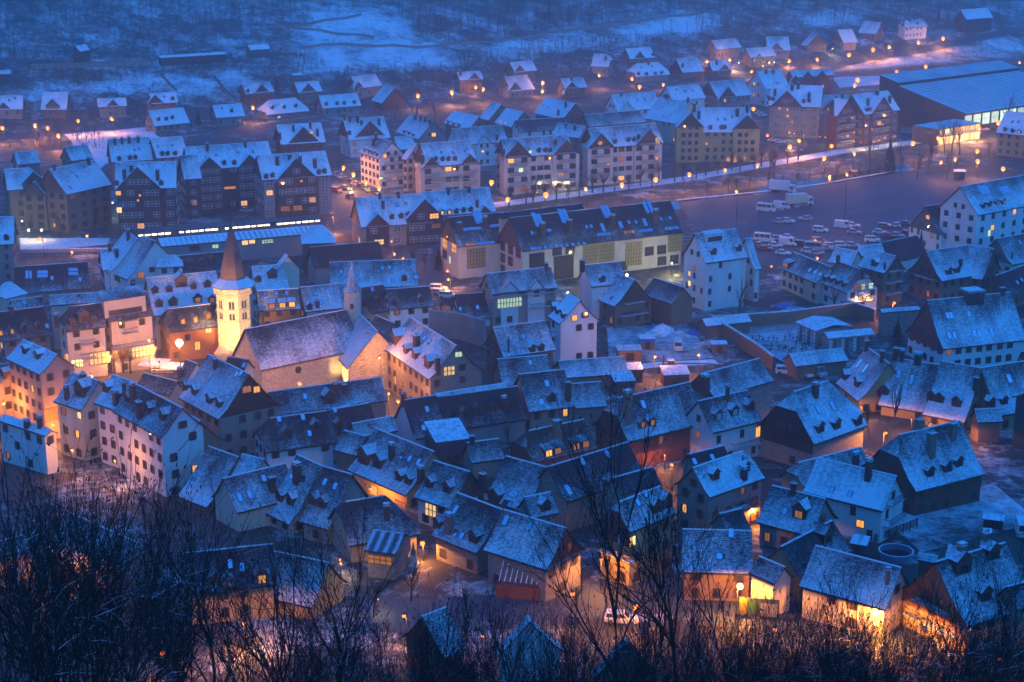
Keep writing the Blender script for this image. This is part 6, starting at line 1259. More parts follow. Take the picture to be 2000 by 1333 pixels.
# floodlights on the church
def flood(label, pos, tgt, pw, ang, col=(1, .56, .17)):
    d = (tgt-pos).normalized(); q = d.to_track_quat('-Z', 'Y').to_matrix().to_4x4(); o = thing('floodlight', label, 'floodlight', Matrix.Translation(pos), 'church floodlights')
    b = MB(); b.box(-.2, .2, -.15, .15, -.1, .25); link('housing', b.mesh('housing', ['iron']), o); b = MB(); b.box(-.03, .03, -.03, .03, -1.5, -.1); link('stand', b.mesh('stand', ['iron']), o)
    l = bpy.data.lights.new('flood_light', 'SPOT'); l.energy = pw*LP; l.color = col; l.spot_size = R(ang); l.spot_blend = .6; l.shadow_soft_size = .1
    lo = bpy.data.objects.new('flood_light', l); COL.objects.link(lo); lo.parent = o; lo.matrix_basis = Matrix.Translation((0, 0, .35)) @ q
tc = Vector((T0.x, T0.y, 0))
flood('floodlight aimed at the church tower from the left', tc+Vector((-13, -17, 5)), tc+Vector((0, 0, 12)), 15000, 62)
flood('floodlight aimed at the church tower from the front', tc+Vector((3, -19, 5)), tc+Vector((0, 0, 11)), 15000, 58)
nr = nave.M @ Vector((-nave.L/2-9, -3, 1.2)); flood('floodlight aimed at the church west gable', Vector((nr.x, nr.y, 1.2)), nave.M @ Vector((-nave.L/2, 0, 7)), 5000, 80)
nf = nave.M @ Vector((-nave.L/2+2, -nave.W/2-3.5, .8)); flood('floodlight aimed at the nave wall', nf, nave.M @ Vector((-nave.L/2+6, -nave.wy, 4)), 11000, 120)
th_ = tra.M @ Vector((tra.L*.3, -tra.W*.5-3, .8)); flood('floodlight grazing the transept roof', th_, tra.M @ Vector((tra.L*.2, -tra.W*.3, 7)), 3000, 80)
# hall entrance lamp glow
for i in range(4):
    p = HM @ Vector((-24+7*i, -10.2, 3.0)); o = thing('ceiling_lamp', 'warm lamp under the sports hall entrance canopy', 'lamp', Matrix.Translation(p), 'sports hall canopy lamps')
    link('bulb', bulb(.16, 'sodium'), o); l = bpy.data.lights.new('canopy_light', 'POINT'); l.energy = 800*LP; l.color = (1, .5, .2); l.shadow_soft_size = .2; lo = bpy.data.objects.new('canopy_light', l); COL.objects.link(lo); lo.parent = o; lo.location = (0, -.6, -.3)
# arcade lamps of the brown hotel
for i, (x, y) in enumerate(((690,745),(715,748),(770,758),(860,768),(890,772),(975,770),(1010,785),(1050,795),(1090,800),(1120,800),(1160,795),(1190,790),(1225,775),(1280,765))):
    lamp(*P(3, x, y), 2.6, 260, 'small warm arcade lamp under the brown hotel', 'hotel arcade lamps', col=(1, .68, .3), style='globe', r=.22, name='arcade_lamp', mat='sodium')
for i, (x, y) in enumerate(((1155,1027),(1245,1022),(1310,1018))):
    lamp(*P(2, x, y), 2.6, 420, 'bright entrance lamp under the cream river apartments', 'apartment entrance lamps', col=(1, .85, .5), style='globe', r=.3, name='entrance_lamp')

# ---------------------------------------------------------------- vehicles
def car_parts(kind):
    L, W, H, hood, cab0, cab1, low = {'car': (4.2, 1.75, 1.46, .95, .30, .93, .82), 'estate': (4.5, 1.8, 1.5, .98, .27, .98, .86), 'suv': (4.4, 1.85, 1.75, 1.12, .24, .99, 1.0), 'van': (5.2, 2.0, 2.3, 1.2, .12, .995, 1.1), 'minibus': (5.8, 2.05, 2.5, 1.25, .10, .995, 1.2)}[kind]
    def ring(x, z0, z1, w0, w1): return [(x, -w0, z0), (x, w0, z0), (x, w0, (z0+z1)*.55), (x, w1, z1), (x, -w1, z1), (x, -w0, (z0+z1)*.55)]
    b = MB(); h = W/2
    st = [(-L/2, .45, low*.88, h*.86, h*.78), (-L/2+.15, .3, low*.96, h*.96, h*.86), (-L/2+L*.28, .25, low, h, h*.9), (L/2-L*.3, .25, low, h, h*.9), (L/2-.35, .28, hood*.92, h*.98, h*.84), (L/2-.06, .35, hood*.74, h*.88, h*.76), (L/2, .42, hood*.62, h*.8, h*.7)]
    if kind in ('van', 'minibus'): st = [(-L/2, .4, low, h*.95, h*.93), (-L/2+.1, .3, low, h, h*.95), (L/2-1.0, .3, low, h, h*.95), (L/2-.15, .3, low*.92, h*.97, h*.9), (L/2, .4, low*.6, h*.88, h*.8)]
    for s0, s1 in zip(st, st[1:]):
        A, C = ring(*s0), ring(*s1)
        for i in range(6): b.face([A[i], A[(i+1) % 6], C[(i+1) % 6], C[i]][::-1])
    b.face(ring(*st[0])); b.face(ring(*st[-1])[::-1])
    # cabin: front at +x
    xf, xb = L/2-L*cab0, L/2-L*cab1; rf, rb = xf-(.75 if kind in ('car', 'estate') else .55), xb+(.55 if kind == 'car' else .12); t = h*.76 if kind != 'van' and kind != 'minibus' else h*.88; zb = low-.02
    c = [(xb, -h*.9, zb), (xf, -h*.9, zb), (xf, h*.9, zb), (xb, h*.9, zb), (rb, -t, H), (rf, -t, H), (rf, t, H), (rb, t, H)]
    b.hexa(c)
    gl = MB(); e = .012
    def sub(q, a0, a1, b0, b1, n):
        A, B_, C, D_ = map(Vector, q); f_ = lambda u, v: tuple(A.lerp(B_, u).lerp(D_.lerp(C, u), v)+n*e)
        gl.face([f_(a0, b0), f_(a1, b0), f_(a1, b1), f_(a0, b1)])
    sub((c[1], c[2], c[6], c[5]), .06, .94, .12, .9, Vector((1, 0, .5)).normalized()); sub((c[3], c[0], c[4], c[7]), .08, .92, .2, .88, Vector((-1, 0, .4)).normalized())
    for q, n in (((c[0], c[1], c[5], c[4]), Vector((0, -1, .2))), ((c[2], c[3], c[7], c[6]), Vector((0, 1, .2)))):
        if kind == 'van': sub(q, *((.74, .95) if n.y < 0 else (.05, .26)), .2, .85, n); continue
        for a0, a1 in ((.06, .34), (.37, .63), (.66, .93)): sub(q, a0, a1, .18, .86, n)
    wh = MB(); r = .33 if kind in ('car', 'estate') else .37
    wh.tube([(0, -.1, 0), (0, .1, 0)], r, r, 12); wh.f.append(tuple(range(12))); wh.m.append(0); wh.uv += [(0, 0)]*12
    hub = MB(); hub.tube([(0, -.115, 0), (0, .115, 0)], r*.55, r*.55, 8); hub.f.append(tuple(range(8))); hub.m.append(0); hub.uv += [(0, 0)]*8
    li = MB(); li.box(-.03, .03, -.16, .16, -.08, .08)
    return dict(body=b.mesh('body', ['carpaint']), glass=gl.mesh('windows', ['glass']), wheel=wh.mesh('wheel', ['tyre']), hub=hub.mesh('hubcap', ['galv']), light=li.mesh('headlight', ['whiteframe']), hl=li.mesh('headlight', ['headlight']), tl=li.mesh('taillight', ['redpaint']), tlo=li.mesh('taillight', ['taillight']), L=L, W=W, r=r, z=low*.72)
COLS = {'white': (.62, .62, .6), 'silver': (.34, .35, .37), 'grey': (.12, .125, .13), 'black': (.02, .02, .022), 'red': (.28, .02, .02), 'blue': (.03, .07, .2), 'green': (.04, .1, .06)}
def car(px, py, hd, kind='car', col='white', label=None, group=None, on=False):
    p = unp(px, py); D = cached(('car', kind), lambda: car_parts(kind)); M = TR(p.x, p.y, g(p.x, p.y)+.07, R(hd))
    nm = {'car': 'parked_car', 'estate': 'parked_car', 'suv': 'parked_suv', 'van': 'parked_van', 'minibus': 'parked_minibus'}[kind]
    o = thing(nm, label, {'suv': 'car', 'car': 'car', 'estate': 'car', 'van': 'van', 'minibus': 'minibus'}[kind], M, group)
    bd = link('body', D['body'], o); bd.color = (*COLS[col], 1); link('window_glass', D['glass'], bd)
    for sx in (-1, 1):
        for sy in (-1, 1):
            w = link('wheel', D['wheel'], o, Matrix.Translation((sx*D['L']*.31, sy*(D['W']/2-.1), D['r']))); link('hubcap', D['hub'], w)
    for sy in (-1, 1):
        link('headlight', D['hl' if on else 'light'], o, Matrix.Translation((D['L']/2-.02, sy*D['W']*.33, D['z']*.85))); link('taillight', D['tlo' if on else 'tl'], o, Matrix.Translation((-D['L']/2+.01, sy*D['W']*.38, D['z'])))
    if on:
        l = bpy.data.lights.new('beam', 'SPOT'); l.energy = 900*LP; l.color = (1, .75, .45); l.spot_size = R(70); l.shadow_soft_size = .1; lo = bpy.data.objects.new('beam', l); COL.objects.link(lo); lo.parent = o; lo.location = (D['L']/2+.1, 0, .7); lo.rotation_euler = (0, R(-80), 0)
    return o
Z = lambda x, y: (1480+.15*x, 380+.15*y)
GP = 'cars parked in the wet car park'
car(*Z(110, 225), -28, 'minibus', 'white', 'white minibus with side windows behind the concrete blocks'); car(*Z(305, 190), -28, 'van', 'white', 'white van with red emblem between minibus and box truck')
for (x, y, hd, kd, cl, la) in ((295,378,-15,'car','silver','silver car left of a pair alone on the tarmac'), (390,370,-25,'car','white','white car right of a pair alone on the tarmac'), (615,340,165,'car','silver','pale car alone under the first light mast'), (815,495,-22,'suv','white','white offroader alone in the middle of the car park'),
        (1110,445,-20,'van','white','tall white van in the marked bays'), (1240,428,-25,'car','white','white car half hidden behind the tall white van'), (1255,518,-14,'car','silver','silver saloon in front of the tall white van'), (1590,518,-12,'car','white','white car near the green roofed chalet'), (1490,622,-10,'suv','white','white car by the turquoise low roof'),
        (80,620,-20,'minibus','white','white people carrier nearest the white block'), (395,668,-25,'van','white','white panel van among the crowded cars'), (790,638,-10,'suv','black','dark taxi facing right with lit headlight'), (740,735,-15,'minibus','silver','pale people carrier beside the lamp at car park edge'), (560,680,-15,'suv','black','black car beside the white panel van'), (100,735,-15,'car','red','dark red car at the left of the crowded cars')):
    car(*Z(x, y), hd, kd, cl, la, GP, on='taxi' in la)
for i, (x, y, cl) in enumerate(((245,600,'silver'),(350,580,'white'),(490,660,'silver'),(225,690,'white'),(960,700,'silver'),(1095,685,'white'),(1235,690,'silver'),(880,728,'silver'),(660,765,'white'),(770,790,'silver'),(1660,440,'grey'),(1765,430,'white'),(1890,405,'grey'),(1945,535,'red'),(1820,560,'silver'),(1705,565,'red'),(30,690,'grey'),(330,790,'white'),(-70,650,'grey'))):
    car(*Z(x, y), rnd.choice((-18, -12, -25, 160)), rnd.choice(('car', 'car', 'estate')), cl, 'snow dusted %s car in the crowded end of the car park' % {'grey': 'dark grey', 'silver': 'silver'}.get(cl, cl), GP)
for i in range(9): car(*P(2, 25+i*27+rnd.uniform(-3, 3), 985+i*13), -52, 'car', rnd.choice(('white', 'grey', 'silver', 'black')), 'snow dusted car parked along the car street', 'cars along the car street')
car(*P(2, 75, 1060), -50, 'car', 'grey', 'car with headlights on driving down the wet car street', on=True); car(*P(2, 95, 1105), 120, 'car', 'black', 'dark car with lit tail lights on car street', on=True); car(*P(2, 20, 1075), -45, 'suv', 'red', 'red car left of the driving cars on car street')
for (x, y) in ((1110,1162),(1140,1170),(1165,1158),(1200,1140),(1370,1140),(1395,1132),(1400,1155),(1375,1185)): car(*P(1, x, y), rnd.uniform(-40, 20), 'car', rnd.choice(('white', 'grey', 'silver')), 'snowy car parked between the dark timber apartments', 'cars between timber apartments')
car(*P(5, 590, 388), -8, 'suv', 'white', 'white offroader parked first behind the low slate house', 'cars behind the low slate house'); car(*P(5, 605, 408), -8, 'estate', 'silver', 'silver estate between two offroaders behind low slate house', 'cars behind the low slate house'); car(*P(5, 640, 428), -8, 'suv', 'white', 'white offroader nearest the bare tree behind low slate house', 'cars behind the low slate house')
car(*P(6, 772, 865), -55, 'car', 'white', 'white car parked left of the van by the garage row'); car(*P(6, 840, 860), -60, 'van', 'silver', 'silver van parked under the bare tree by garages'); car(*P(9, 1985, 505), 80, 'van', 'white', 'white van cut by the right edge in the garden')
car(*P(5, 1925, 712), 85, 'van', 'white', 'small white van facing the camera in builders yard'); car(*P(6, 670, 850), -5, 'suv', 'white', 'car under snow cover beside the white parked car')
car(*P(8, 1610, 1000), -8, 'estate', 'white', 'snow covered car lit orange on the lower street')
for (x, y) in ((520,640),(540,650),(640,800),(700,850),(730,845),(600,790)): car(*P(3, x, y), rnd.uniform(-30, 30), 'car', 'white', 'snow covered car beside the brown hotel', 'cars beside the brown hotel')
for (x, y) in ((1330,745),(1355,742),(1380,738)): car(*P(3, x, y), -20, 'car', 'silver', 'car parked at the sports hall entrance', 'cars at the sports hall')
def truck(px, py, hd, label, box):
    p = unp(px, py); o = thing('box_truck', label, 'truck', TR(p.x, p.y, g(p.x, p.y)+.07, R(hd)))
    b = MB(); b.box(-4.2, 2.2, -1.25, 1.25, 1.1, 3.9, 0, 1); link('cargo_box', b.mesh('cargo_box', [box, 'snow']), o)
    b = MB(); b.hexa([(2.35, -1.15, .5), (4.3, -1.15, .5), (4.3, 1.15, .5), (2.35, 1.15, .5), (2.35, -1.1, 2.9), (3.9, -1.1, 2.9), (3.9, 1.1, 2.9), (2.35, 1.1, 2.9)], 0, 1); cb = link('cab', b.mesh('cab', ['whiteframe', 'snow']), o)
    b = MB(); b.face([(4.26, -1.0, 1.6), (4.26, 1.0, 1.6), (4.0, .95, 2.6), (4.0, -.95, 2.6)]); b.face([(2.7, -1.15, 1.6), (3.8, -1.17, 1.6), (3.65, -1.15, 2.5), (2.7, -1.14, 2.5)]); link('cab_glass', b.mesh('cab_glass', ['glass']), cb)
    b = MB(); b.box(-4.2, 4, -.5, .5, .6, 1.1); link('chassis', b.mesh('chassis', ['iron']), o)
    for x_ in (-2.8, -1.6, 3.2):
        for s in (-1, 1): b = MB(); b.tube([(0, -.16, 0), (0, .16, 0)], .5, .5, 12); b.f.append(tuple(range(12))); b.m.append(0); b.uv += [(0, 0)]*12; link('wheel', cached('twheel', lambda: b.mesh('wheel', ['tyre'])), o, Matrix.Translation((x_, s*1.05, .5)))
truck(*Z(540, 155), 14, 'box truck with cream cargo box facing right in the car park', 'cream'); truck(*P(3, 650, 1078), -22, 'white box truck standing at the river side of car park', 'white')
for i, (x, y) in enumerate(((195,228),(297,208),(505,172),(640,145),(570,150))):
    p = unp(*Z(x, y)); b = MB(); b.box(-.9, .9, -.35, .35, 0, .75, 0, 1); thing('concrete_block', 'low concrete barrier block in front of the parked vans', 'block', TR(p.x, p.y, .06, R(8)), 'barrier blocks in the car park', cached('cblock', lambda: b.mesh('concrete_block', ['concretecap', 'snow'])))

# ---------------------------------------------------------------- trees
def rv(r, a=1.0): return Vector((r.uniform(-a, a), r.uniform(-a, a), r.uniform(-a, a)))
def grow(r, T, C, p, d, L, rad, lvl, maxl, kids, up=.25, wig=.16, buds=True):
    n = 6 if lvl == 0 else 4 if lvl < 2 else 3
    pts = [p]; q = p.copy(); dd = d.copy()
    for i in range(n):
        dd = (dd+rv(r, wig)+Vector((0, 0, up*.35))).normalized(); q = q+dd*(L/n); pts.append(q)
    m = T if lvl < 1 else C
    m.tube(pts, rad, rad*(.45 if lvl < maxl else .35), 5 if lvl == 0 else 4 if lvl == 1 else 3, 0, lvl < maxl)
    if lvl == maxl:
        if buds and r.random() < .3: C.tube([q-dd*.03, q+dd*.07], .022, .012, 4, 0)
        return
    k = kids[lvl]
    for i in range(k):
        t = r.uniform(.30 if lvl == 0 else .2, 1.0) if i < k-1 else 1.0
        s = t*n; j = min(n-1, int(s)); b = pts[j].lerp(pts[j+1], s-j); ax = (pts[j+1]-pts[j]).normalized()
        side = ax.cross(rv(r)).normalized(); an = r.uniform(.35, .8) if i < k-1 else r.uniform(.05, .25)
        nd_ = (ax*math.cos(an)+side*math.sin(an)+Vector((0, 0, up))).normalized()
        grow(r, T, C, b, nd_, L*r.uniform(.42, .68)*(1.15-.35*t), rad*(.5-.12*t)+.003, lvl+1, maxl, kids, up, wig, buds)
def make_tree(seed, H, rad, kids, maxl, trunk='bark', twig='twig', up=.25, wig=.16, stems=1, lean=.12, buds=True, hf=.62):
    r = random.Random(seed); T, C = MB(), MB()
    for s in range(stems): grow(r, T, C, Vector((r.uniform(-.4, .4)*(stems > 1), r.uniform(-.4, .4)*(stems > 1), -.5)), Vector((r.uniform(-lean, lean), r.uniform(-lean, lean), 1)).normalized(), H*hf*r.uniform(.85, 1.1), rad, 0, maxl, kids, up, wig, buds)
    return T, C
def tree(mb, M, label, name='bare_tree', group=None, key=None, mats=('bark', 'twig')):
    o = thing(name, label, 'tree', M, group)
    tm = cached((key, 't') if key else object(), lambda: mb[0].mesh('trunk', [mats[0]], True)); cm = cached((key, 'c') if key else object(), lambda: mb[1].mesh('crown', [mats[1]]))
    link('trunk', tm, o); link('crown', cm, o); return o
FT = [make_tree(40+i, 10, .075, (9, 6, 4, 3), 3, up=.2, lean=.16, wig=.26) for i in range(5)]
NEAR = [(290,866,60,'bare tree with dense forked crown before the tall pale blue house',0),(396,885,66,'bare tree with long thin leader left of the twin slate house',1),(518,995,70,'bare tree crossing the stone wall of twin slate house',2),(662,992,66,'bare tree with clubbed twigs left of the dark hipped house',3),
  (1197,832,64,'tallest bare tree with fan-shaped crown at bottom centre',0),(1268,955,72,'thin bare tree just right of the tallest centre tree',2),(1372,868,66,'bare tree with upright stems before the pale pink house',1),(1448,1010,74,'bare sapling right of the upright-stemmed tree',4),(1715,1085,60,'snow laden bare tree before the lamp-lit lilac roof house',4),
  (1878,1055,66,'bushy bare tree before the orange timber chalet',3),(1962,1110,72,'bare tree at the right bottom corner',0),(1620,1135,66,'bare tree under the floodlit billboard wall',2),(848,1125,74,'small bare tree below the rubble stone house',1),(765,1165,70,'bare sapling right of the near courtyard lamp',4),(945,1185,72,'bare sapling below the snowy conifer',3),(1055,1215,70,'thin bare sapling before the blue-grey gable',2),
  (150,895,56,'bare tree with crowded twigs in the left thicket',3),(52,885,62,'bare tree at the left edge of the thicket',1),(228,940,70,'bare tree with slim stem behind the left thicket',4),(585,1085,62,'bare tree in front of the glowing wall lantern',0)]
for (px, pyt, Y, la, k) in NEAR:
    top = aty(px, pyt, Y); z = g(top.x, Y); s = (top.z-z)/9.6
    sn_ = 'snow laden' in la
    tree(FT[k], Matrix.Translation((top.x, Y, z)) @ Matrix.Rotation(rnd.uniform(0, 6.28), 4, 'Z') @ Matrix.Diagonal((s*.85, s*.85, s, 1)), la, group='bare trees on the slope below the camera', key=('ft', k, sn_), mats=('bark_snowy', 'bark_snowy') if sn_ else ('bark', 'twig'))
tr_ = random.Random(31)
for i in range(28):
    left = i < 16
    px = tr_.triangular(-60, 700, 120) if left else tr_.uniform(980, 2040); pyt = tr_.uniform(885, 1090)+max(0, px-250)*.25 if left else tr_.uniform(1095, 1230); Y = tr_.uniform(46, 84)
    top = aty(px, pyt, Y); z = g(top.x, Y); s = (top.z-z)/9.6; k = tr_.randrange(5)
    tree(FT[k], Matrix.Translation((top.x, Y, z)) @ Matrix.Rotation(tr_.uniform(0, 6.28), 4, 'Z') @ Matrix.Diagonal((s*.9, s*.9, s, 1)), 'bare tree among the dense dark trees at the lower left' if left else 'low bare tree crowding the bottom right slope', group='crowded bare trees on the near slope', key=('ft', k, False))
# thicket: one mass of shrubs on the near slope
def thicket():
    r = random.Random(11); V = []; Fc = []
    sh = [make_tree(90+i, 6.5, .024, (7, 5, 4), 2, stems=4, lean=.4, up=.22, wig=.34, buds=True, hf=.7) for i in range(4)]
    base = []
    for T, C in sh:
        n = len(T.v); base.append(([Vector(v) for v in T.v+C.v], T.f+[tuple(i+n for i in f) for f in C.f]))
    spots = []
    for i in range(13):
        px = r.triangular(-80, 820, 60); Y = r.uniform(50, 98); spots.append((px, Y, max(870+r.uniform(0, 160)+.30*max(0, px-120), 0)))
    for i in range(150):
        px = r.uniform(560, 2080); Y = r.uniform(52, 100); spots.append((px, Y, r.triangular(1105, 1300, 1215)))
    for (px, Y, pt) in spots:
        t = aty(px, min(pt, 1300), Y); z = g(t.x, Y); s = max(.5, (t.z-z)/6.6); M = Matrix.Translation((t.x, Y, z)) @ Matrix.Rotation(r.uniform(0, 6.28), 4, 'Z') @ Matrix.Diagonal((s*.8, s*.8, s, 1))
        v, f = r.choice(base); n = len(V); V.extend([M @ q for q in v]); Fc.extend([tuple(i+n for i in q) for q in f])
    me = bpy.data.meshes.new('thicket'); me.from_pydata(V, [], Fc); me.materials.append(MT['twig_snow'])
    o = link('thicket', me, kind='stuff'); o['label'] = 'tangled snow-flecked thicket on the slope at bottom left'; o['category'] = 'thicket'; LOG.append(('thicket faces', len(Fc)))
bark('twig_snow', (.008, .008, .009), 1.02)
thicket()
# riverside and street trees
RT_ = [make_tree(140+i, 8, .16, (9, 6, 4), 2, up=.35, hf=.66, buds=False) for i in range(4)]
def pollard(seed):
    r = random.Random(seed); T, C = MB(), MB(); T.tube([Vector((0, 0, -.3)), Vector((.1, 0, 1.4)), Vector((0, .1, 2.9))], .24, .20, 6)
    for i in range(46):
        a = r.uniform(0, 6.28); e = r.uniform(.45, 1.45); d = Vector((math.cos(a)*math.cos(e), math.sin(a)*math.cos(e), math.sin(e))); L = r.uniform(2, 3.8); p = Vector((0, .1, 2.8)); C.tube([p, p+d*L*.5, p+d*L+Vector((0, 0, .3))], .05, .015, 3, 0, False)
    return T, C
PO = [pollard(s) for s in (1, 2, 3)]
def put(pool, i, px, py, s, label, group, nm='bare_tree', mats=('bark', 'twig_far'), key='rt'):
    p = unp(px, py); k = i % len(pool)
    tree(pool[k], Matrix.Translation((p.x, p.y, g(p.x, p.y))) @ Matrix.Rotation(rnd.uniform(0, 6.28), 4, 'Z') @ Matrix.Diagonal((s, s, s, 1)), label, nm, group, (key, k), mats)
for i in range(26):
    t = i/25; px = 1000+t*560; put(PO, i, px+rnd.uniform(-6, 6), 409-t*92+rnd.uniform(-3, 3)-(3 if i % 2 else 0), rnd.uniform(.9, 1.25), 'bare pollarded tree along the riverside walkway', 'riverside pollards', 'pollard_tree', key='po')
for i in range(22):
    t = i/21; px = 1335+t*560; put(RT_, i, px+rnd.uniform(-8, 8), 380-t*50+rnd.uniform(-6, 4), rnd.uniform(.55, .95), 'bare tree on the car park river bank', 'river bank trees')
for i, (px, py, s) in enumerate(((1500,352,1.7),(1512,355,1.6),(1845,300,1.9),(1858,303,2.1),(1873,302,1.8),(1965,262,1.9),(1040,405,1.5),(1110,395,1.1),(1700,322,1.5),(1790,350,1.3),(1850,352,1.4),(1905,345,1.3),(1930,318,1.2),(1820,322,1.3),(1760,318,1.2))):
    put(RT_, i, px, py, s, 'tall bare tree rising beside river and road lamps', 'tall river trees')
put(RT_, 1, *P(6, 400, 545), 1.35, 'slender bare tree in front of the tall white block', None); put(RT_, 2, *P(5, 470, 300), 1.3, 'dense bare tree beside the dark wooden guesthouse', None); put(RT_, 3, *P(5, 520, 290), 1.1, 'second bare tree beside the glass-walled block', None)
put(RT_, 0, *P(5, 600, 545), .8, 'small bare tree by the three parked offroaders', None); put(PO, 1, *P(6, 940, 520), 1.2, 'lopped tree with two bare forks by cemetery', None, 'pollard_tree', key='po')
put(RT_, 2, *P(6, 1270, 1140), 1.35, 'snowy spreading bare tree in the right lane', None, mats=('bark_snowy', 'bark_snowy'), key='rts'); put(RT_, 0, *P(6, 1130, 1190), .9, 'snowy low bare tree beside the lane lamp', None, mats=('bark_snowy', 'bark_snowy'), key='rts')
put(RT_, 1, *P(6, 830, 830), .75, 'thin bare tree before the garage row', None); put(RT_, 3, *P(5, 980, 1240), .6, 'small bare tree below the long dark roof', None)
for i, (x, y) in enumerate(((540,830),(640,850),(690,845),(730,850),(510,835))): put(PO, i, *P(4, x, y), 1.0, 'pruned plane tree on the church square', 'plane trees on the square', 'pollard_tree', key='po')
for i, (x, y) in enumerate(((530,1270),(345,1330),(170,1300),(1060,1230),(1200,1190),(830,1190))): put(RT_, i, *P(1, x, y), 1.0, 'bare tree before the left apartment blocks', 'trees before the left apartments')
lg = random.Random(8); nl = 0
for i in range(400):
    if nl >= 34: break
    px, py = lg.uniform(620, 1900), lg.uniform(1165, 1335)
    p = unp(px, py, 0, 140)
    if p.y < 148 or BV.ray_cast(Vector((p.x, p.y, p.z+40)), Vector((0, 0, -1)), 38.5)[0] is not None: continue
    nl += 1; s_ = lg.uniform(.35, .75); k = i % len(RT_)
    tree(RT_[k], Matrix.Translation((p.x, p.y, g(p.x, p.y))) @ Matrix.Rotation(lg.uniform(0, 6.28), 4, 'Z') @ Matrix.Diagonal((s_*1.3, s_*1.3, s_, 1)), 'dark bare bush in the gardens below the lower street', 'bare_bush', 'garden bushes below the lower street', ('rtn', k), ('bark', 'twig'))
# gardens: bare bushes and small trees between the chalets
gr_ = random.Random(77); k_ = 0
for i in range(900):
    if k_ >= 130: break
    px, py = gr_.uniform(0, 2000), gr_.uniform(95, 300)
    lim = 275-px*.09
    if not lim-85 < py < lim+25: continue
    p = unp(px, py)
    if BV.ray_cast(Vector((p.x, p.y, p.z+40)), Vector((0, 0, -1)), 38.5)[0] is not None or not seen(p+Vector((0, 0, 2))): continue
    k_ += 1; put(RT_, i, px, py, gr_.uniform(.28, .62), 'bare garden tree among the %s hill chalets' % ('left', 'central', 'right')[min(2, int(px/667))], 'garden trees among the chalets')
def conifer(seed, H=8):
    r = random.Random(seed); T, C = MB(), MB(); T.tube([Vector((0, 0, -.3)), Vector((0, 0, H*.9))], .18, .04, 6)
    n = 30
    for j in range(n):
        z = H*(.08+.91*j/n)+r.uniform(-.08, .08); R0 = (H*.24*(1-j/n)+.10)*r.uniform(.85, 1.1); k = 13 if j < 20 else 8
        for i in range(k):
            a = 6.283*(i+r.random()*.6)/k+j*.7; L = R0*r.uniform(.7, 1.15); d = Vector((math.cos(a), math.sin(a), 0)); s = Vector((-d.y, d.x, 0)); p0 = Vector((0, 0, z+.25)); p1 = d*L*.55+Vector((0, 0, z+.12)); p2 = d*L+Vector((0, 0, z-.28)); w = L*.17
            C.face([p0, p1-s*w, p2, p1+s*w]); C.face([p0, p1+Vector((0, 0, -.25))-s*w*.6, p2-Vector((0, 0, .15)), p1+Vector((0, 0, -.25))+s*w*.6])
    return T, C
CO = [conifer(s) for s in (1, 2)]
for (c, x, y, s, la, sn_) in ((3,1245,960,1.5,'dark spruce on the riverside before the arcade',0),(6,1415,235,1.15,'dark spruce between the green roofed chalet and stone chalet',0),(3,1520,130,1.0,'lone spruce on the right hillside',0),(1,1105,700,.9,'spruce in the garden of two storey chalet',0),(8,690,850,.55,'snow coated young spruce below the rubble stone house',1),(8,450,690,.5,'snow dusted spruce beside the dark hipped house',1),(5,590,270,.8,'dark cypress at the corner of the glass-walled block',0),(5,850,1190,.75,'dark ivy-like conifer against the long dark roof',0),(6,1290,680,.8,'dark conifer in the open shelter yard',0),(1,1545,520,.9,'conifer between red-brown chalet and dark gabled chalet',0),(8,745,115,.35,'tiny snowy conifer in the slate courtyards',1)):
    p = unp(*P(c, x, y)); tree(CO[sn_], Matrix.Translation((p.x, p.y, g(p.x, p.y))) @ Matrix.Diagonal((s, s, s, 1)), la, 'spruce_tree', None, ('co', sn_), ('bark', 'needles_snowy' if sn_ else 'needles'))
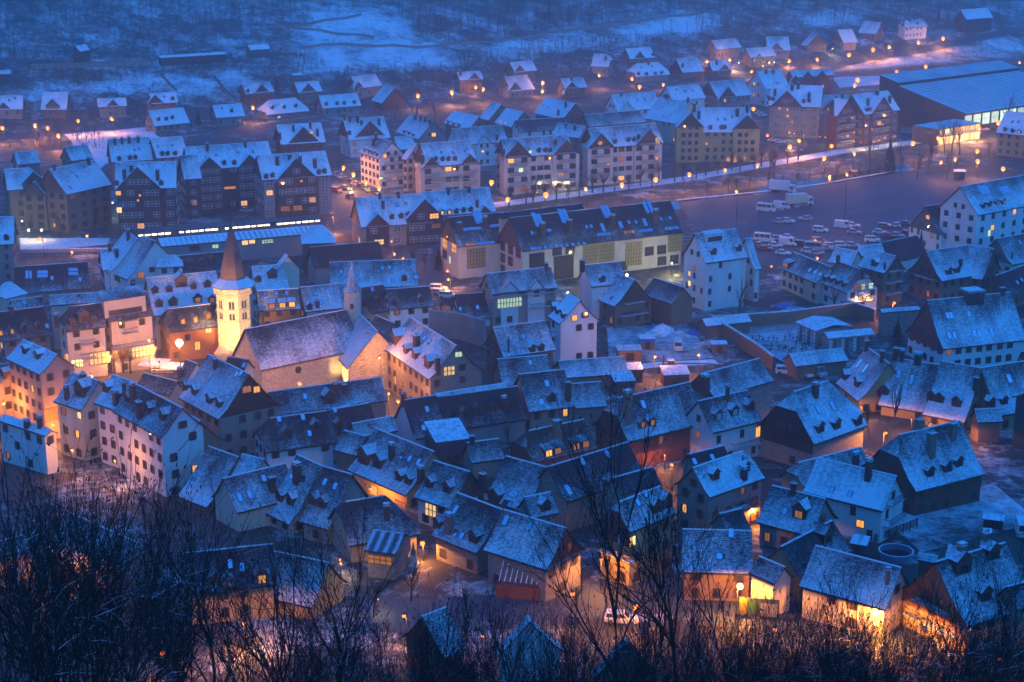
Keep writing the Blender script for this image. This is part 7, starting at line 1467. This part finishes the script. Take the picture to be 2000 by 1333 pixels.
# far bare woods: one mass
def wood():
    r = random.Random(21); m = MB(); areas = [([(-20,-5),(500,-5),(560,40),(330,120),(100,130),(-20,175)], 620), ([(500,-5),(760,-5),(770,30),(560,60)], 40), ([(760,-5),(1300,-5),(1390,20),(1060,70),(860,92),(790,60)], 560), ([(1380,-5),(2010,-5),(2010,15),(1690,45),(1560,55),(1440,70),(1350,62)], 420), ([(880,110),(1120,82),(1390,62),(1380,80),(1130,110),(1000,130),(900,135)], 240), ([(600,150),(900,130),(960,160),(820,190),(700,160)], 120), ([(0,130),(330,128),(330,150),(0,190)], 120), ([(330,110),(620,100),(640,140),(480,150),(340,140)], 160), ([(1640,50),(1900,30),(2010,40),(2010,60),(1800,70)], 90), ([(720,205),(860,200),(860,230),(740,240)], 40), ([(60,265),(200,262),(200,300),(60,300)], 50)]
    def inside(x, y, P_):
        c = False
        for i in range(len(P_)):
            (x0, y0), (x1, y1) = P_[i], P_[i-1]
            if (y0 > y) != (y1 > y) and x < (x1-x0)*(y-y0)/(y1-y0)+x0: c = not c
        return c
    for poly, n in areas:
        xs, ys = [p[0] for p in poly], [p[1] for p in poly]; k = 0; guard = 0
        while k < n and guard < 20000:
            guard += 1; x, y = r.uniform(min(xs), max(xs)), r.uniform(min(ys), max(ys))
            if not inside(x, y, poly): continue
            k += 1; p = unp(x, y, 0, 500); H = r.uniform(5, 10) if y < 70 else r.uniform(2, 5); z = g(p.x, p.y)
            o = Vector((p.x, p.y, z-.3)); lean = Vector((r.uniform(-.6, .6), r.uniform(-.6, .6), 0)); m.tube([o, o+Vector((0, 0, H*.5))+lean*.5, o+Vector((0, 0, H))+lean], .11, .03, 3, 0, False)
            for q in range(9):
                t = r.uniform(.25, .95); b = o+Vector((0, 0, H*t))+lean*t; a = r.uniform(0, 6.28); L = H*r.uniform(.16, .36)*(1.2-t*.6); e = b+Vector((math.cos(a)*L*.7, math.sin(a)*L*.7, L*.75)); m.tube([b, e], .05, .02, 3, 0, False)
                for w in range(2): s_ = b.lerp(e, r.uniform(.3, .9)); m.tube([s_, s_+rv(r, .6)*L*.6+Vector((0, 0, L*.35))], .035, .015, 3, 0, False)
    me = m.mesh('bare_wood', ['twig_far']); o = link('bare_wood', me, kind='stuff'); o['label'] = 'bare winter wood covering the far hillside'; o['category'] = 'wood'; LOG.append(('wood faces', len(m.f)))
wood()
# ---------------------------------------------------------------- haze
hm = bpy.data.materials.new('haze'); hm.use_nodes = True; hn = hm.node_tree; hn.nodes.remove(hn.nodes['Principled BSDF'])
pv = hn.nodes.new('ShaderNodeVolumePrincipled'); pv.inputs['Color'].default_value = (.78, .87, .97, 1); pv.inputs['Density'].default_value = 0.0006; pv.inputs['Anisotropy'].default_value = .75
hn.links.new(pv.outputs[0], hn.nodes['Material Output'].inputs['Volume'])
b = MB(); b.box(-700, 1000, -90, 1500, -6, 152); ho = link('haze', b.mesh('haze', []), kind='stuff'); ho.data.materials.append(hm); ho['label'] = 'thin evening haze filling the whole valley'; ho['category'] = 'haze'
